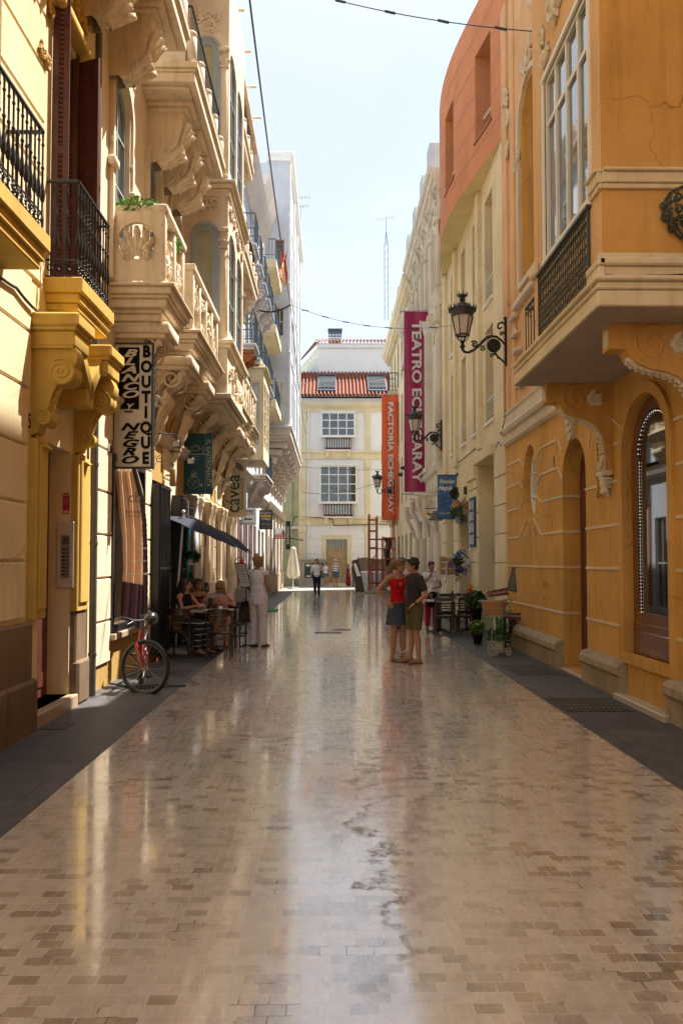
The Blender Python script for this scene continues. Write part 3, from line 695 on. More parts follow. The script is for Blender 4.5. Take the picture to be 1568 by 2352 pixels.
# ================================================================ LEFT 2: cream house with carved balconies
L2 = thing('carved_house', 'long cream house on the left with carved balconies, acanthus brackets and arched bay windows', 'building', (-5, 17, 0))
u0, u1 = 10.3, 24.5
arw = [(11.0,11.85,5.6,8.7,'arch'),(13.1,13.95,5.6,8.7,'arch'),(14.9,15.75,5.6,8.7,'arch'),(20.0,20.8,5.6,8.6,'arch'),(21.8,22.6,5.6,8.6,'arch'),(23.3,24.0,5.6,8.6,'arch')]
arw2 = [(a,b,9.8,12.3,'arch') for a,b,*_ in arw]
gnd = [(11.15,12.95,.75,3.15),(13.6,14.45,.12,3.1),(15.75,16.95,.12,3.0),(18.1,19.0,.12,3.0,'arch'),(20.1,21.0,.12,3.0,'arch'),(22.2,23.1,.12,3.0,'arch')]
m = MB(FL); wall(m, u0, u1, 3.9, 14.4, arw+arw2, .09); m.quad((u0,3.9,0),(u0,14.4,0),(u0,14.4,-.36),(u0,3.9,-.36)); m.quad((u1,0,0),(u1,14.4,0),(u1,14.4,-.36),(u1,0,-.36)); m.build('wall', M_['cream'], L2)
m = MB(FL); wall(m, u0, u1, 0, 3.9, gnd, .30); m.build('ground_floor_wall', M_['ochre'], L2)
core(FL, u0, u1, 14.4, M_['cream'], L2)
m = MB(FL)
for a, b in ((10.35,11.08),(13.0,13.55),(14.5,15.7),(17.0,18.05),(19.05,20.05),(21.05,22.15),(23.15,24.45)):
    m.cut()
    for i in range(6):
        v = .32+.58*i; m.bbox(a, b, v, v+.555, -.02, .03, .012)
m.build_all('ashlar_pier', M_['cream'], L2)
m = MB(FL)
for u in (17.15,17.9,19.2,19.9,21.25,22.0,23.3,24.3):
    m.cut(); colon(m, FL, u, .10, 1.1, 3.0, .075); m.bbox(u-.11,u+.11,.15,1.1,0,.2,.012); m.bbox(u-.13,u+.13,3.0,3.12,0,.22,.015)
m.build_all('colonnette', M_['creamo'], L2)
for i, g in enumerate(gnd):
    if i in (0,): window(FL, L2, *g[:4], -.2, 2, 1, fr='black', gl='glassb', t=.07)
    else: window(FL, L2, *g[:4], -.26, 2, 3, kind=(g[4] if len(g)>4 else 'rect'), fr='black' if i < 3 else 'bframe', gl='glassb', name='shop_door')
for g in arw+arw2: window(FL, L2, *g[:4], -.035, 2, 4, kind='arch', fr='bframe', gl='glass')
m = MB(FL)
for a, b, c, d, *_ in arw+arw2:
    m.cut(); pts = outline(a-.16, b+.16, c, d+.16, 'arch'); ring(m, pts, .10, .07, .10); pts = outline(a-.05, b+.05, c, d+.05, 'arch'); ring(m, pts, .045, .03, .05)
    relief(m, a+.2, b-.2, d+.1, d+.45, .05, 3, int(a*7), .09)
    m.bbox(a-.24,a-.02,c+1.55,c+1.68,0,.12,.02); m.bbox(b+.02,b+.24,c+1.55,c+1.68,0,.12,.02)
    relief(m, a-.2,a-.04,c+1.7,c+2.1,.03,2,int(a*3),.06); relief(m, b+.04,b+.2,c+1.7,c+2.1,.03,2,int(a*5),.06)
m.build_all('window_surround', M_['creamo'], L2)
m = MB(FL)
for u in (10.5,11.0):    # arched pilaster beside the first window
    pass
band(m, u0, u1, 3.78, [(0,.03),(.05,.08),(.12,.10),(.16,.14),(.20,.15)]); m.build('string_course', M_['creamo'], L2)
# first-floor balconies
WO = .75
def palmette(m, c, r, ax=((1,0,0),(0,1,0)), nrm=(0,0,1)):
    a, b = Vector(ax[0]), Vector(ax[1]); base = Vector(c) - b*r*.85
    for k in range(-4,5):
        q = k*R(21); d = a*math.sin(q) + b*math.cos(q); L = r*(1.72-.16*abs(k)) if abs(k)<3 else r*(1.15-.1*abs(k)); sd = d.cross(Vector(nrm))
        leafpad(m, base+d*r*.15, base+d*L, sd, nrm, r*.56, 3, r*.16)
        tip = base+d*L*.93; m.tube(spiral(tip - d*r*.06, r*.11, 1.2, (tuple(d), tuple(sd)), 10, 1 if k > 0 else -1), r*.04, 5)
def parapet(a, b, hole=False, vb=5.58, vt=6.67, wo=WO, n=None, seed=0):
    g = slab(FL, a-.05, b+.05, vb-.56, wo+.15, ((.06,.28),(.10,.24),(.06,.20),(.12,.13),(.05,.09),(.10,.05),(.045,.0)), M_['creamo'], L2)
    m = MB(FL); L = b-a; n = n or max(1, round(L/.75))
    m.box(a,b,vb-.02,vb+.10,wo-.12,wo)                                      # bottom rail
    for i in range(n+1):
        u = a+.06+(L-.12)*i/n; m.bbox(u-.06,u+.06,vb+.1,vt-.1,wo-.12,wo+.012,.01)
    m.bbox(a-.02,b+.02,vt-.11,vt,wo-.16,wo+.04,.015)
    m.box(a,b,vb+.1,vt-.1,wo-.115,wo-.075)
    for i in range(n):
        p, q = a+.06+(L-.12)*i/n+.07, a+.06+(L-.12)*(i+1)/n-.07; relief(m, p, q, vb+.12, vt-.14, wo-.06, 5, seed+i, .15)
    m.build('parapet', M_['creamo'], g)
    m = MB(FC(a-.008)); x1 = XL+wo+.014
    if hole:
        wall(m, XL, x1, vb+.0, vt-.105, [(-2.96,-2.44,5.89,6.41,'oval')], .07); m.build('end_panel', M_['creamo'], g)
        m = MB(FC(a+.03)); palmette(m, (-2.70,6.13,0), .27); m.build('palmette', M_['creamo'], g)
        m = MB(FC(a+.07)); m.box(XL,-2.96,vb,vt-.11,-.02,0); m.box(-2.44,x1,vb,vt-.11,-.02,0)
    else: wall(m, XL, x1, vb+.0, vt-.105)
    m.bbox(XL,x1+.035,vt-.107,vt+.003,-.14,.022,.012); m.build('end_cap', M_['creamo'], g)
    return g
parapet(10.95,12.42,True,n=2,seed=1); parapet(13.2,16.15,n=4,seed=11); parapet(19.5,22.3,n=4,seed=31); parapet(22.7,24.3,n=2,seed=41)
for k, u in enumerate((11.55,13.4,15.25,17.1,18.9,20.6,22.1,23.8)):
    b = MB(FL); acanthus(b, u, .56, 4.96, 3.55, .68, k); b.bbox(u-.36,u+.36,4.93,5.08,0,.78,.012); b.bbox(u-.33,u+.33,4.86,4.935,0,.72,.01)
    b.build('bracket', M_['creamo'], L2)
m = MB(FL)
for a, b in ((11.6,12.0),(12.5,13.3),(13.85,14.45),(15.0,15.55),(16.1,16.85),(17.4,18.4),(19.0,19.6),(20.2,20.7),(21.3,21.8)):
    uc, hw = (a+b)/2, (b-a)/2+.1
    pts = [(uc+hw*math.cos(math.pi*i/12), 3.98+.55*math.sin(math.pi*i/12), .05+.10*math.sin(math.pi*i/12)) for i in range(13)]
    m.cut(); m.tube(pts, .035, 6)
m.build_all('vault_rib', M_['ochre'], L2)
# bay window tower
bu0, bu1, bw = 16.4, 19.25, .92
bay = MB(FL)
side_ops = [(XL+.20,XL+.70,6.55,8.72,'arch'),(XL+.20,XL+.70,9.95,12.7,'arch')]
ms = MB(FC(bu0)); wall(ms, XL, XL+bw, 5.0, 14.4, side_ops, .10); ms.build('bay_wall', M_['creamo'], L2)
fr_ops = [(16.62,17.75,6.55,8.75,'arch',.35),(17.95,19.05,6.55,8.75,'arch',.35),(16.62,17.75,9.95,12.7,'arch',.35),(17.95,19.05,9.95,12.7,'arch',.35)]
T = FL @ Matrix.Translation((0,0,bw)); mf = MB(T); wall(mf, bu0, bu1, 5.0, 14.4, fr_ops, .10); mf.quad((bu1,5,0),(bu1,14.4,0),(bu1,14.4,-bw),(bu1,5,-bw)); mf.quad((bu0,5,0),(bu1,5,0),(bu1,5,-bw),(bu0,5,-bw)); mf.build('bay_front', M_['creamo'], L2)
mc = MB(FL); mc.box(bu0+.14,bu1-.1,5.05,14.3,0,bw-.14); mc.build('bay_core', M_['cream'], L2)
for a, b, c, d, k in side_ops:
    window(FC(bu0), L2, a, b, c, d, -.03, 1, 1, kind='arch', fr='bframe', gl='glassy', t=.11, name='bay_side_window')
    m = MB(FC(bu0)); ring(m, outline(a-.06,b+.06,c,d+.06,'arch'), .05, .03, .035); ring(m, outline(a-.02,b+.02,c,d+.02,'arch'), .02, .045, .04); m.build('window_surround', M_['bframe'], L2)
for a, b, c, d, k, r in fr_ops: window(T, L2, a, b, c, d, -.03, 2, 3, kind='arch', rise=r, fr='bframe', gl='glass', name='bay_front_window')
m = MB(FC(bu0))
for c0, c1 in ((6.3,8.55),(9.75,12.4)):               # corner columns
    m.bbox(XL+.76,XL+.90,c0,c1-.35,0,.05,.02); m.bbox(XL+.74,XL+.92,c1-.35,c1-.30,0,.07,.01); relief(m, XL+.74,XL+.93,c1-.30,c1-.02,.03,3,3,.06); m.bbox(XL+.72,XL+.94,c1,c1+.08,0,.09,.01); m.bbox(XL+.73,XL+.93,c0-.12,c0,0,.08,.01)
for v in (9.02,12.95):
    ring(m, [(XL+.15,v-.1),(XL+.75,v-.1),(XL+.75,v+.32),(XL+.15,v+.32)], .03, .02, .03); relief(m, XL+.2,XL+.7,v-.08,v+.3,0,4,int(v),.12)
m.build('bay_ornament', M_['creamo'], L2)
slab(FL, bu0-.12, bu1+.12, 9.36, bw+.16, ((.05,.14),(.06,.10),(.10,.06),(.06,.0)), M_['creamo'], L2, 'bay_cornice')
m = MB(FL)
for i in range(30): m.box(bu0-.10+i*.104, bu0-.05+i*.104, 9.30, 9.36, bw-.02, bw+.05)
for i in range(9): m.box(0,0,0,0,0,0) if False else None
m.build('dentils', M_['creamo'], L2)
slab(FL, bu0-.10, bu1+.10, 6.05, bw+.14, ((.06,.12),(.08,.05),(.08,.0)), M_['creamo'], L2, 'bay_sill')
m = MB(FL); relief(m, bu0+.2, bu1-.2, 5.3, 6.0, bw, 8, 9, .16); m.cut(); relief(m, bu0+.1,bu1-.1, 8.85, 9.3, bw, 8, 10, .14); m.build_all('bay_relief', M_['creamo'], L2)
slab(FL, bu0-.15, bu1+.15, 4.9, bw+.1, ((.06,.2),(.08,.1),(.1,0)), M_['creamo'], L2, 'bay_foot')
# second-floor slabs and rails
def upper_balcony(a, b, vb, wo, nb, z=.40):
    g = slab(FL, a, b, vb, wo, ((.05,.16),(.16,.0+.05),(.05,.03),(.11,0)), M_['creamo'], L2)
    m = MB(FL)
    for i in range(nb):
        u = a+.25+(b-a-.5)*(i+.5)/nb
    rail(m, a+.12, b-.12, vb+.40, vb+1.35, wo-.12, .13, .008, deco=False); m.build('balcony_railing', M_['iron'], g)
    m = MB(FL); n = max(2, int((b-a)/.8))
    for i in range(n+1):
        u = a+.1+(b-a-.2)*i/n; m.cut(); m.bbox(u-.07,u+.07,vb+.37,vb+.85,wo-.20,wo-.03,.05); m.ball((u,vb+.86,wo-.11),.085,8,(.9,.8,1))
    m.cut(); m.box(a+.02,a+.10,vb+.37,vb+.62,.02,wo-.2)
    m.build_all('balcony_post', M_['leaf'], g)
    for i in range(nb):
        u = a+.35+(b-a-.7)*(i+.5)/nb; q = MB(FL); acanthus(q, u, .44, vb-.12, vb-.98, .60, i, True); q.bbox(u-.32,u+.32,vb-.08,vb+.01,0,.76,.012); q.bbox(u-.27,u+.27,vb-.15,vb-.08,0,.68,.012)
        q.build('bracket', M_['creamo'], L2)
    m = MB(FL); ring(m, [(a+.2,.16),(b-.2,.16),(b-.2,wo-.2),(a+.2,wo-.2)], .08, 0, .05) if False else None
upper_balcony(4.0, 11.9, 9.38, .92, 6)
upper_balcony(12.55, 15.95, 9.38, .92, 3)
upper_balcony(19.4, 23.6, 9.38, .90, 3)
upper_balcony(19.4, 22.1, 12.3, .90, 2)
slab(FL, 3, 24.5, 14.0, .80, ((.10,.45),(.10,.30),(.14,.12),(.08,.0)), M_['creamo'], L2, 'eaves_cornice')
m = MB(FL); m.box(10.3,24.5,14.42,14.9,-8,.0); m.build('roof_parapet', M_['cream'], L2)
m = MB(FL)
for i in range(7): m.cut(); m.tube([(13.6+i*1.5,14.52,.5),(13.6+i*1.5,14.52,1.05)],.035,6)
m.build_all('roof_spout', M_['creamo'], L2)
# hedge on the first parapet
rnd = random.Random(3); h = thing('planter_hedge', 'low bright green hedge growing along the top of the first carved balcony', 'plant', (-2.7, 11.2, 6.6))
m = MB(); leaves(m, (-2.72,11.05,6.68), (.34,.10,.14), 420, .032, rnd); leaves(m, (-2.45,11.6,6.66), (.12,.5,.12), 420, .032, rnd); leaves(m, (-2.33,11.9,6.5), (.06,.30,.14), 150, .028, rnd)
m.build('foliage', MT('hedge_leaf', (.13,.30,.03), .5, var=.4, vs=25), h)
m = MB(); [m.tube([(-2.95+.09*i,11.05,6.5),(-2.95+.09*i+rnd.uniform(-.05,.05),11.05,6.72)],.006,4) for i in range(7)]; m.build('stem', M_['wood'], h)
# grilles and shutters in front of the shops
def folded_grille(a, b, v0, v1, w0, w1, label, mat='black'):
    m = MB(FL); n = int((b-a)/.055)
    for i in range(n): m.box(a+i*.055, a+i*.055+.032, v0, v1, w0, w1+(.02 if i%2 else 0))
    for v in (v0+.05,(v0+v1)/2,v1-.05): m.box(a,b,v-.02,v+.02,w1+.02,w1+.03)
    return tag(m.build('folding_grille', M_[mat]), label, 'grille')
folded_grille(13.52, 14.42, .12, 3.02, .02, .16, 'tall black folded metal grille beside the draped shop banner')
folded_grille(15.20, 15.72, .12, 2.95, .04, .22, 'narrow black folded grille behind the parasol pole')
folded_grille(15.98, 16.95, .12, 2.85, .02, .15, 'black barred shop grille behind the hanging plant, left of the pale pillar')
m = MB(FL); m.bbox(17.05,18.1,.0,3.0,.03,.12,.01); tag(m.build('pale_pillar', M_['bluewhite']), 'pale grey pillar panel between the black grille and the yellow piers', 'pillar')
m = MB(FL); m.bbox(15.55,15.9,.75,2.45,.24,.28,.01); tag(m.build('door_leaf', colmat('teal_paint',(.0,.22,.25),.4)), 'bright teal door leaf standing open behind the parasol pole', 'door')
# shop window frame and the draped banner
m = MB(FL); ring(m, [(11.1,.70),(13.0,.70),(13.0,3.2),(11.1,3.2)], .09, .05, .10); fr_ = m.build('shop_window_frame', M_['black'], L2)
m = MB(FL); m.bbox(11.05,13.05,.60,.69,0,.10,.01); m.build('window_sill', M_['base'], L2)
def drape():
    F = Matrix.Identity(4); m = MB()
    x_, y_ = -2.86, 11.45
    def edge(t):       # t 0 top .. 1 bottom : left and right edges in photo pixels
        L_ = [(266,1074),(271,1140),(281,1240),(284,1310),(279,1360),(276,1425)]
        R_ = [(316,1074),(330,1130),(336,1220),(336,1310),(335,1380),(333,1440)]
        k = t*5; i = min(4,int(k)); f = k-i
        return [(a[i][0]*(1-f)+a[i+1][0]*f, a[i][1]*(1-f)+a[i+1][1]*f) for a in (L_,R_)]
    def fn(a, b):
        (lx,ly),(rx,ry) = edge(b); px = lx+(rx-lx)*a; py = ly+(ry-ly)*a
        if b > .98: py += 30*a-12
        p = P(px, py, Y=y_); fold = .045*math.sin(a*19 + b*3.0 - 2)*(.5+b*.5)*(1-.3*b) + .02*math.sin(a*37+b*6)
        return (p.x, p.y + fold, p.z)
    def q(t0, t1): 
        return lambda a, b: fn(a, t0+(t1-t0)*b)
    t = thing('draped_banner', 'tan boutique banner hanging twisted in folds below the black and white sign', 'banner', (x_, y_, 2))
    m.grid(q(0,.70), 40, 40); 
    nm, nt_, nb = node_mat('banner_cloth'); N, Lk = nt_.nodes.new, nt_.links.new
    g = N('ShaderNodeNewGeometry'); v = N('ShaderNodeTexVoronoi'); v.inputs['Scale'].default_value = 16; Lk(g.outputs['Position'], v.inputs['Vector'])
    r = N('ShaderNodeMapRange'); r.inputs[1].default_value = .25; r.inputs[2].default_value = .32; r.inputs[3].default_value = .35; r.inputs[4].default_value = 0; Lk(v.outputs['Distance'], r.inputs[0])
    x = N('ShaderNodeMixRGB'); x.inputs[1].default_value = (.74,.50,.32,1); x.inputs[2].default_value = (.60,.34,.18,1); Lk(r.outputs[0], x.inputs[0]); Lk(x.outputs[0], nb.inputs['Base Color']); nb.inputs['Roughness'].default_value = .7
    tr = N('ShaderNodeBsdfTranslucent'); tr.inputs[0].default_value = (.8,.55,.36,1); ms_ = N('ShaderNodeMixShader'); ms_.inputs[0].default_value = .35; out = nt_.nodes['Material Output']; Lk(nb.outputs[0], ms_.inputs[1]); Lk(tr.outputs[0], ms_.inputs[2]); Lk(ms_.outputs[0], out.inputs[0])
    m.build('cloth', nm, t)
    m2 = MB(); m2.grid(q(.70,1.0), 40, 16); m2.build('printed_foot', colmat('banner_purple',(.13,.07,.09),.7), t)
    Fb = FC(y_-.07)
    wtx = colmat('banner_white',(.75,.7,.65))
    text('MODA EXCLUSIVA', .036, Fb, -2.77, 1.875, 0, wtx, t, sx=.95); text('TALLAS & MEDIDA', .036, Fb, -2.77, 1.70, 0, wtx, t, sx=.9); text('www.cob.com', .062, Fb, -2.765, 1.52, 0, wtx, t, sx=.95)
    text('cb', .22, Fb, -2.80, 2.60, 0, colmat('banner_logo',(.30,.20,.20)), t, sx=.9); text('blanco & negro', .052, Fb, -2.80, 2.40, 0, colmat('banner_ink',(.15,.09,.10)), t, sx=.8); text('B O U T I Q U E', .034, Fb, -2.80, 2.335, 0, colmat('banner_ink2',(.2,.12,.10)), t)
    m3 = MB(); pts = [P(px,py,Y=11.42) for px,py in ((308,1075),(316,1105),(326,1145),(332,1200),(334,1260),(335,1330),(334,1420))]
    pp = []
    for a, b in zip(pts, pts[1:]):
        for i in range(10): pp.append(a.lerp(b,i/10))
    m3.tube(pp, [.030+.006*(i%2) for i in range(len(pp))], 8); tag(m3.build('ribbed_hose', M_['black']), 'thick black ribbed hose curving down along the draped banner', 'hose')
drape()
# ================================================================ LEFT 3: grey-blue house with small scrolled balconies
L3 = thing('grey_blue_house', 'grey blue house beyond the carved house with curly terracotta brackets and dark blue balcony rails', 'building', (-5, 28.5, 0))
a, b = 24.5, 33.0
g3 = [(25.0,25.9,.15,3.1),(26.6,27.6,.15,3.1),(28.4,29.4,.15,3.1),(30.2,31.2,.15,3.1),(31.9,32.7,.15,3.1)]
wn = [(c-.4,c+.4,v,v+2.3) for v in (5.3,8.7,11.9) for c in (25.4,27.2,29.0,30.7,32.2)]
m = MB(FL); wall(m, a, b, 0, 15.6, g3+wn, .10); m.build('wall', M_['bluewhite'], L3); core(FL, a, b, 15.6, M_['bluewhite'], L3)
for q in wn: window(FL, L3, *q, -.06, 2, 4, fr='wframe')
for q in g3: window(FL, L3, *q, -.06, 2, 2, fr='wframe', gl='glassb', name='shop_window')
m = MB(FL)
for c in (26.1,27.8,29.6,31.4): 
    m.cut()
    m.bbox(c+.08,c+.30,.2,3.6,0,.04,.01)
m.build_all('brick_quoin', M_['brick'], L3)
m = MB(FL); wall(m, 24.6, 32.9, 4.6, 4.95); band(m, 24.5, 33, 4.4, [(0,.05),(.1,.15),(.25,.2),(.35,.25)]); m.cut(); band(m, 24.5,33,14.9,[(0,.1),(.2,.3),(.4,.5),(.6,.6)]); m.build_all('cornice', M_['pinkwhite'], L3)
def small_balcony(root, u0, u1, vb, wo, sm, nb=2, bm='brownc', lab=None):
    g = slab(FL, u0, u1, vb, wo, ((.10,.06),(.08,0)), M_[sm], root)
    r_ = MB(FL); rail(r_, u0+.05, u1-.05, vb+.18, vb+1.15, wo-.06, .12, .009, deco=False); r_.build('balcony_railing', M_['blueiron'], g)
    for i in range(nb):
        u = u0+.22+(u1-u0-.44)*i/max(1,nb-1) if nb > 1 else (u0+u1)/2; q = MB(FL)
        q.tube(spiral((u,vb-.20,wo*.58),.15,1.6,((0,1,0),(0,0,1)),22,1,.5), .05, 6); q.tube(spiral((u,vb-.58,wo*.24),.11,1.6,((0,1,0),(0,0,1)),18,-1,3), .04, 6); q.bbox(u-.10,u+.10,vb-.09,vb,0,wo*.9,.01); q.tube([(u,vb-.1,wo*.7),(u,vb-.5,wo*.3),(u,vb-.9,.05)],.07,6)
        q.build('bracket', M_[bm], root)
    return g
for v, bm in ((8.35,'brownc'),(11.55,'pinkwhite')):
    for c in (25.4,27.2,29.0,30.7,32.2): small_balcony(L3, c-.62, c+.62, v, .72, 'bluewhite', 2, 'brownc' if c < 28 and v < 9 else 'pinkwhite')
small_balcony(L3, 24.7, 26.3, 11.55+3.0-2.95+3.0, .8, 'bluewhite', 2) if False else None
small_balcony(L3, 29.6, 32.8, 4.75, .7, 'pinkwhite', 4, 'pinkwhite')
for c in (24.75,25.9): shutter(FL, (c,.02), 5.4, 7.7, .42, R(88), mat='greyshut', parent=L3)
# glazed wooden mirador
mr = [(26.6,28.9)]
mu0, mu1, mw = 26.7, 29.0, .80
m = MB(FC(mu0)); wall(m, XL, XL+mw, 5.1, 8.1, [(XL+.12,XL+mw-.1,5.55,7.75)], .06); m.build('mirador_side', M_['rcream'], L3)
T = FL @ Matrix.Translation((0,0,mw)); m = MB(T); wall(m, mu0, mu1, 5.1, 8.1, [(26.8,27.8,5.55,7.75),(27.9,28.9,5.55,7.75)], .06); m.quad((mu0,5.1,0),(mu1,5.1,0),(mu1,5.1,-mw),(mu0,5.1,-mw)); m.quad((mu1,5.1,0),(mu1,8.1,0),(mu1,8.1,-mw),(mu1,5.1,-mw)); m.build('mirador_front', M_['rcream'], L3)
window(FC(mu0), L3, XL+.12, XL+mw-.1, 5.55, 7.75, -.02, 2, 5, fr='rcream', gl='curtain', name='mirador_window')
for q in ((26.8,27.8),(27.9,28.9)): window(T, L3, *q, 5.55, 7.75, -.02, 2, 5, fr='rcream', gl='curtain', name='mirador_window')
slab(FL, mu0-.08, mu1+.08, 8.1, mw+.12, ((.08,.06),(.06,.0),(.12,.10)), M_['rcream'], L3, 'mirador_roof')
# ================================================================ LEFT 4, 5
L4 = thing('pale_house', 'pale narrow house before the white tower block, with cream box balconies and a flag', 'building', (-5, 35, 0))
a, b = 33.0, 37.2
g4 = [(33.5,34.6,.15,3.0),(35.3,36.4,.15,3.0)]; wn = [(c-.42,c+.42,v,v+2.3) for v in (5.2,8.5,11.8,14.6) for c in (34.1,36.0)]
m = MB(FL); wall(m, a, b, 0, 18.2, g4+wn, .10); m.build('wall', M_['pinkwhite'], L4); core(FL, a, b, 18.2, M_['bluewhite'], L4)
for q in wn: window(FL, L4, *q, -.06, 2, 3)
for q in g4: window(FL, L4, *q, -.06, 1, 1, gl='glassb', name='shop_window')
for v in (8.1,11.3,14.1):
    g = slab(FL, 33.4, 36.8, v, .75, ((.06,.05),(.35,0)), M_['rcream'], L4); q = MB(FL); rail(q, 33.45, 36.75, v+.42, v+1.3, .7, .13, .010, deco=False); q.build('balcony_railing', M_['blueiron'], g)
m = MB(FL); band(m, 33, 37.2, 17.4, [(0,.1),(.2,.3),(.4,.4),(.6,.5)]); m.cut(); band(m, 33,37.2,4.2,[(0,.05),(.2,.2),(.3,.2)]); m.build_all('cornice', M_['pinkwhite'], L4)
f = thing('flag', 'red and yellow flag hanging from the pale balcony rail high on the left', 'flag', (-2.2, 35.5, 14.6))
for i, c in enumerate(((.55,.02,.02),(.75,.45,.02),(.55,.02,.02))):
    m = MB(); m.grid(lambda a,b,i=i: (-2.28+.10*i+.10*a+.03*math.sin(b*7+i), 35.3+.2*math.sin(b*5+i*2), 15.6-1.35*b-.25*math.sin((i+a)*1.05)), 4, 14); m.build('stripe', colmat('flag%d'%i, c), f)
L5 = thing('white_tower_block', 'tall white block on the far left whose upper storeys jut out on stepped corbels', 'building', (-5, 43, 0))
a, b = 37.2, 50.5; X5 = -2.0
g5 = [(38.2,39.6,.15,2.9),(40.8,42.2,.15,2.9),(43.4,44.6,.15,2.9),(46,47.2,.15,2.9)]; wn = [(c-.4,c+.4,v,v+1.7) for v in (5.0,) for c in (38.8,41.2,43.6,46,48.4)]
m = MB(FL); wall(m, a, b, 0, 8.3, g5+wn, .25); m.build('wall', M_['pinkwhite'], L5); core(FL, a, b, 8.3, M_['pinkwhite'], L5); core(FL, a, b, 20.6, M_['bluewhite'], L5, w=.0, v0=8.3)
for q in wn: window(FL, L5, *q, -.2, 2, 3)
for q in g5: window(FL, L5, *q, -.2, 1, 1, gl='glassb', name='shop_window')
F5 = FC(a); sops = [(-2.62,-2.22,15.5,16.9),(-2.62,-2.22,12.3,13.7),(-2.62,-2.22,8.9,10.2)]
m = MB(F5); wall(m, -3.07, -2.0, 8.0, 20.8, sops, .15); m.build('upper_side_wall', M_['bluewhite'], L5)
for i, q in enumerate(sops): window(F5, L5, *q, -.10, 2, 2, fr='brownc' if i == 0 else 'wframe', gl='glass' if i < 2 else 'curtain', t=.05)
T = FL @ Matrix.Translation((0,0,1.07)); fops = [(c-.4,c+.4,v,v+1.8) for v in (8.9,12.2,15.4) for c in (38.4,40.2,42,44,46,48,49.8)]
m = MB(T); wall(m, a, b, 8.0, 20.8, fops, .15); m.quad((a,8,0),(b,8,0),(b,8,-1.07),(a,8,-1.07)); m.quad((a,20.8,0),(b,20.8,0),(b,20.8,-1.07),(a,20.8,-1.07)); m.quad((b,8,0),(b,20.8,0),(b,20.8,-1.07),(b,8,-1.07)); m.build('upper_front_wall', M_['bluewhite'], L5)
for q in fops: window(T, L5, *q, -.10, 2, 2)
m = MB(FL)
for c in (37.3,41.5,45.6,49.7):
    m.bbox(c,c+.28,8.0,20.85,1.06,1.16,.02)
for i in range(2): m.bbox(37.05-.0,50.6,20.7+.2*i,20.9+.2*i,0,1.2+.1*i,.03)
for v in (11.5,14.8,18.0): m.bbox(37.2,50.5,v,v+.12,1.06,1.12,.02)
m.build('trim', M_['white'], L5)
slab(FL, 37.05, 50.6, 7.35, 1.25, ((.12,.3),(.12,.15),(.30,.08),(.12,.0)), M_['pinkwhite'], L5, 'overhang_cornice')
for c in (37.9,39.9,41.9,43.9,46,48,50):
    q = MB(FL)
    for i in range(4): q.bbox(c-.28,c+.28,6.0+.35*i,6.3+.35*i,0,.30+.22*i,.06)
    q.prism([(5.2,0),(7.35,0),(7.35,1.0),(7.0,.9),(6.2,.35),(5.6,.2)], .34, c-.17, 0) if False else q.box(c-.16,c+.16,5.4,7.35,0,.18)
    q.build('corbel', M_['pinkwhite'], L5)
m = MB(FL); m.bbox(37.3,50.4,0,1.0,-.05,.10,.02)
for c in (37.4,40.0,42.6,45.2,48): m.bbox(c,c+.5,1.0,4.0,-.02,.09,.02)
band(m, 37.2, 50.5, 4.1, [(0,.05),(.1,.15),(.3,.22),(.4,.25)]); m.build('stone_base', M_['base'], L5)
# ================================================================ RIGHT 1: orange corner house with the jutting bay
R1 = thing('orange_house', 'big orange house on the right with a jutting bay window, scrolled consoles and arched openings', 'building', (6, 4, 0))
DOOR = (11.35,12.5,.04,3.55,'arch'); WIN = (8.50,9.80,.43,3.64,'arch'); OV = (14.08,15.04,2.38,3.84,'oval'); UP = (13.6,14.97,6.9,10.6,'arch')
W0 = (5.6,6.9,.43,3.64,'arch')
m = MB(FR); wall(m, -14, 16.45, 0, 13.4, [DOOR,WIN,W0,OV,UP,(-2,-.8,.4,3.4),(2.4,3.6,.4,3.4)], .30); m.build('wall', M_['orange'], R1)
m = MB(FR); m.box(-14,16.45,-.3,13.4,-9,-.42); m.box(-14,13.9,13.41,17.2,-9,0); m.build('core', M_['orange'], R1)  # unseen upper block, height stepped to set the shadow edge on the left facades
m = MB(FR); m.box(10.4,16.44,4.5,13.5,.004,.03); 
m = MB(FR)                                            # peach upper storey panels
wall(m, 10.3, 16.44, 4.75, 13.2, [(13.45,15.12,6.75,10.75,'arch')], .02, w=.012)
m.bbox(16.0,16.44,4.75,13.3,.0,.07,.01); m.bbox(15.45,15.75,4.75,13.3,.0,.05,.01)
m.build('upper_panels', M_['peach'], R1)
m = MB(FR)
def jl(pts, s=.036, d=.014):                          # pale joint line following a polyline in (u, v)
    for (a,b),(c,e) in zip(pts, pts[1:]):
        t = Vector((c-a, e-b)); L_ = t.length; t.normalize(); n = Vector((-t.y, t.x))*s/2; t = t*s*.3
        q = [(a-n.x-t.x,b-n.y-t.y),(c-n.x+t.x,e-n.y+t.y),(c+n.x+t.x,e+n.y+t.y),(a+n.x-t.x,b+n.y-t.y)]
        m.add([(x,y,0) for x,y in q]+[(x,y,d) for x,y in q], [(4,5,6,7),(0,1,5,4),(1,2,6,5),(2,3,7,6),(3,0,4,7)])
VS = [.88,1.60,2.16,2.72,3.20,3.66]
for v in VS[:2]: jl([(12.5,v),(16.43,v)]); jl([(9.86,v),(11.35,v)]); jl([(7.0,v),(8.44,v)])
for v, k in ((2.16,.30),(2.72,.13),(3.20,-.12),(3.66,-.16)):
    e = 14.56; g_ = abs(v+k-3.11)/.73; hw = .48*math.sqrt(max(.03,1-min(.98,g_)**2))+.03
    jl([(16.43,v),(15.32,v),(e+hw+.02,v+k)]); jl([(12.75,v),(13.80,v),(e-hw-.02,v+k)]); jl([(12.75,v),(12.5,v if v < 3 else v-.2)])
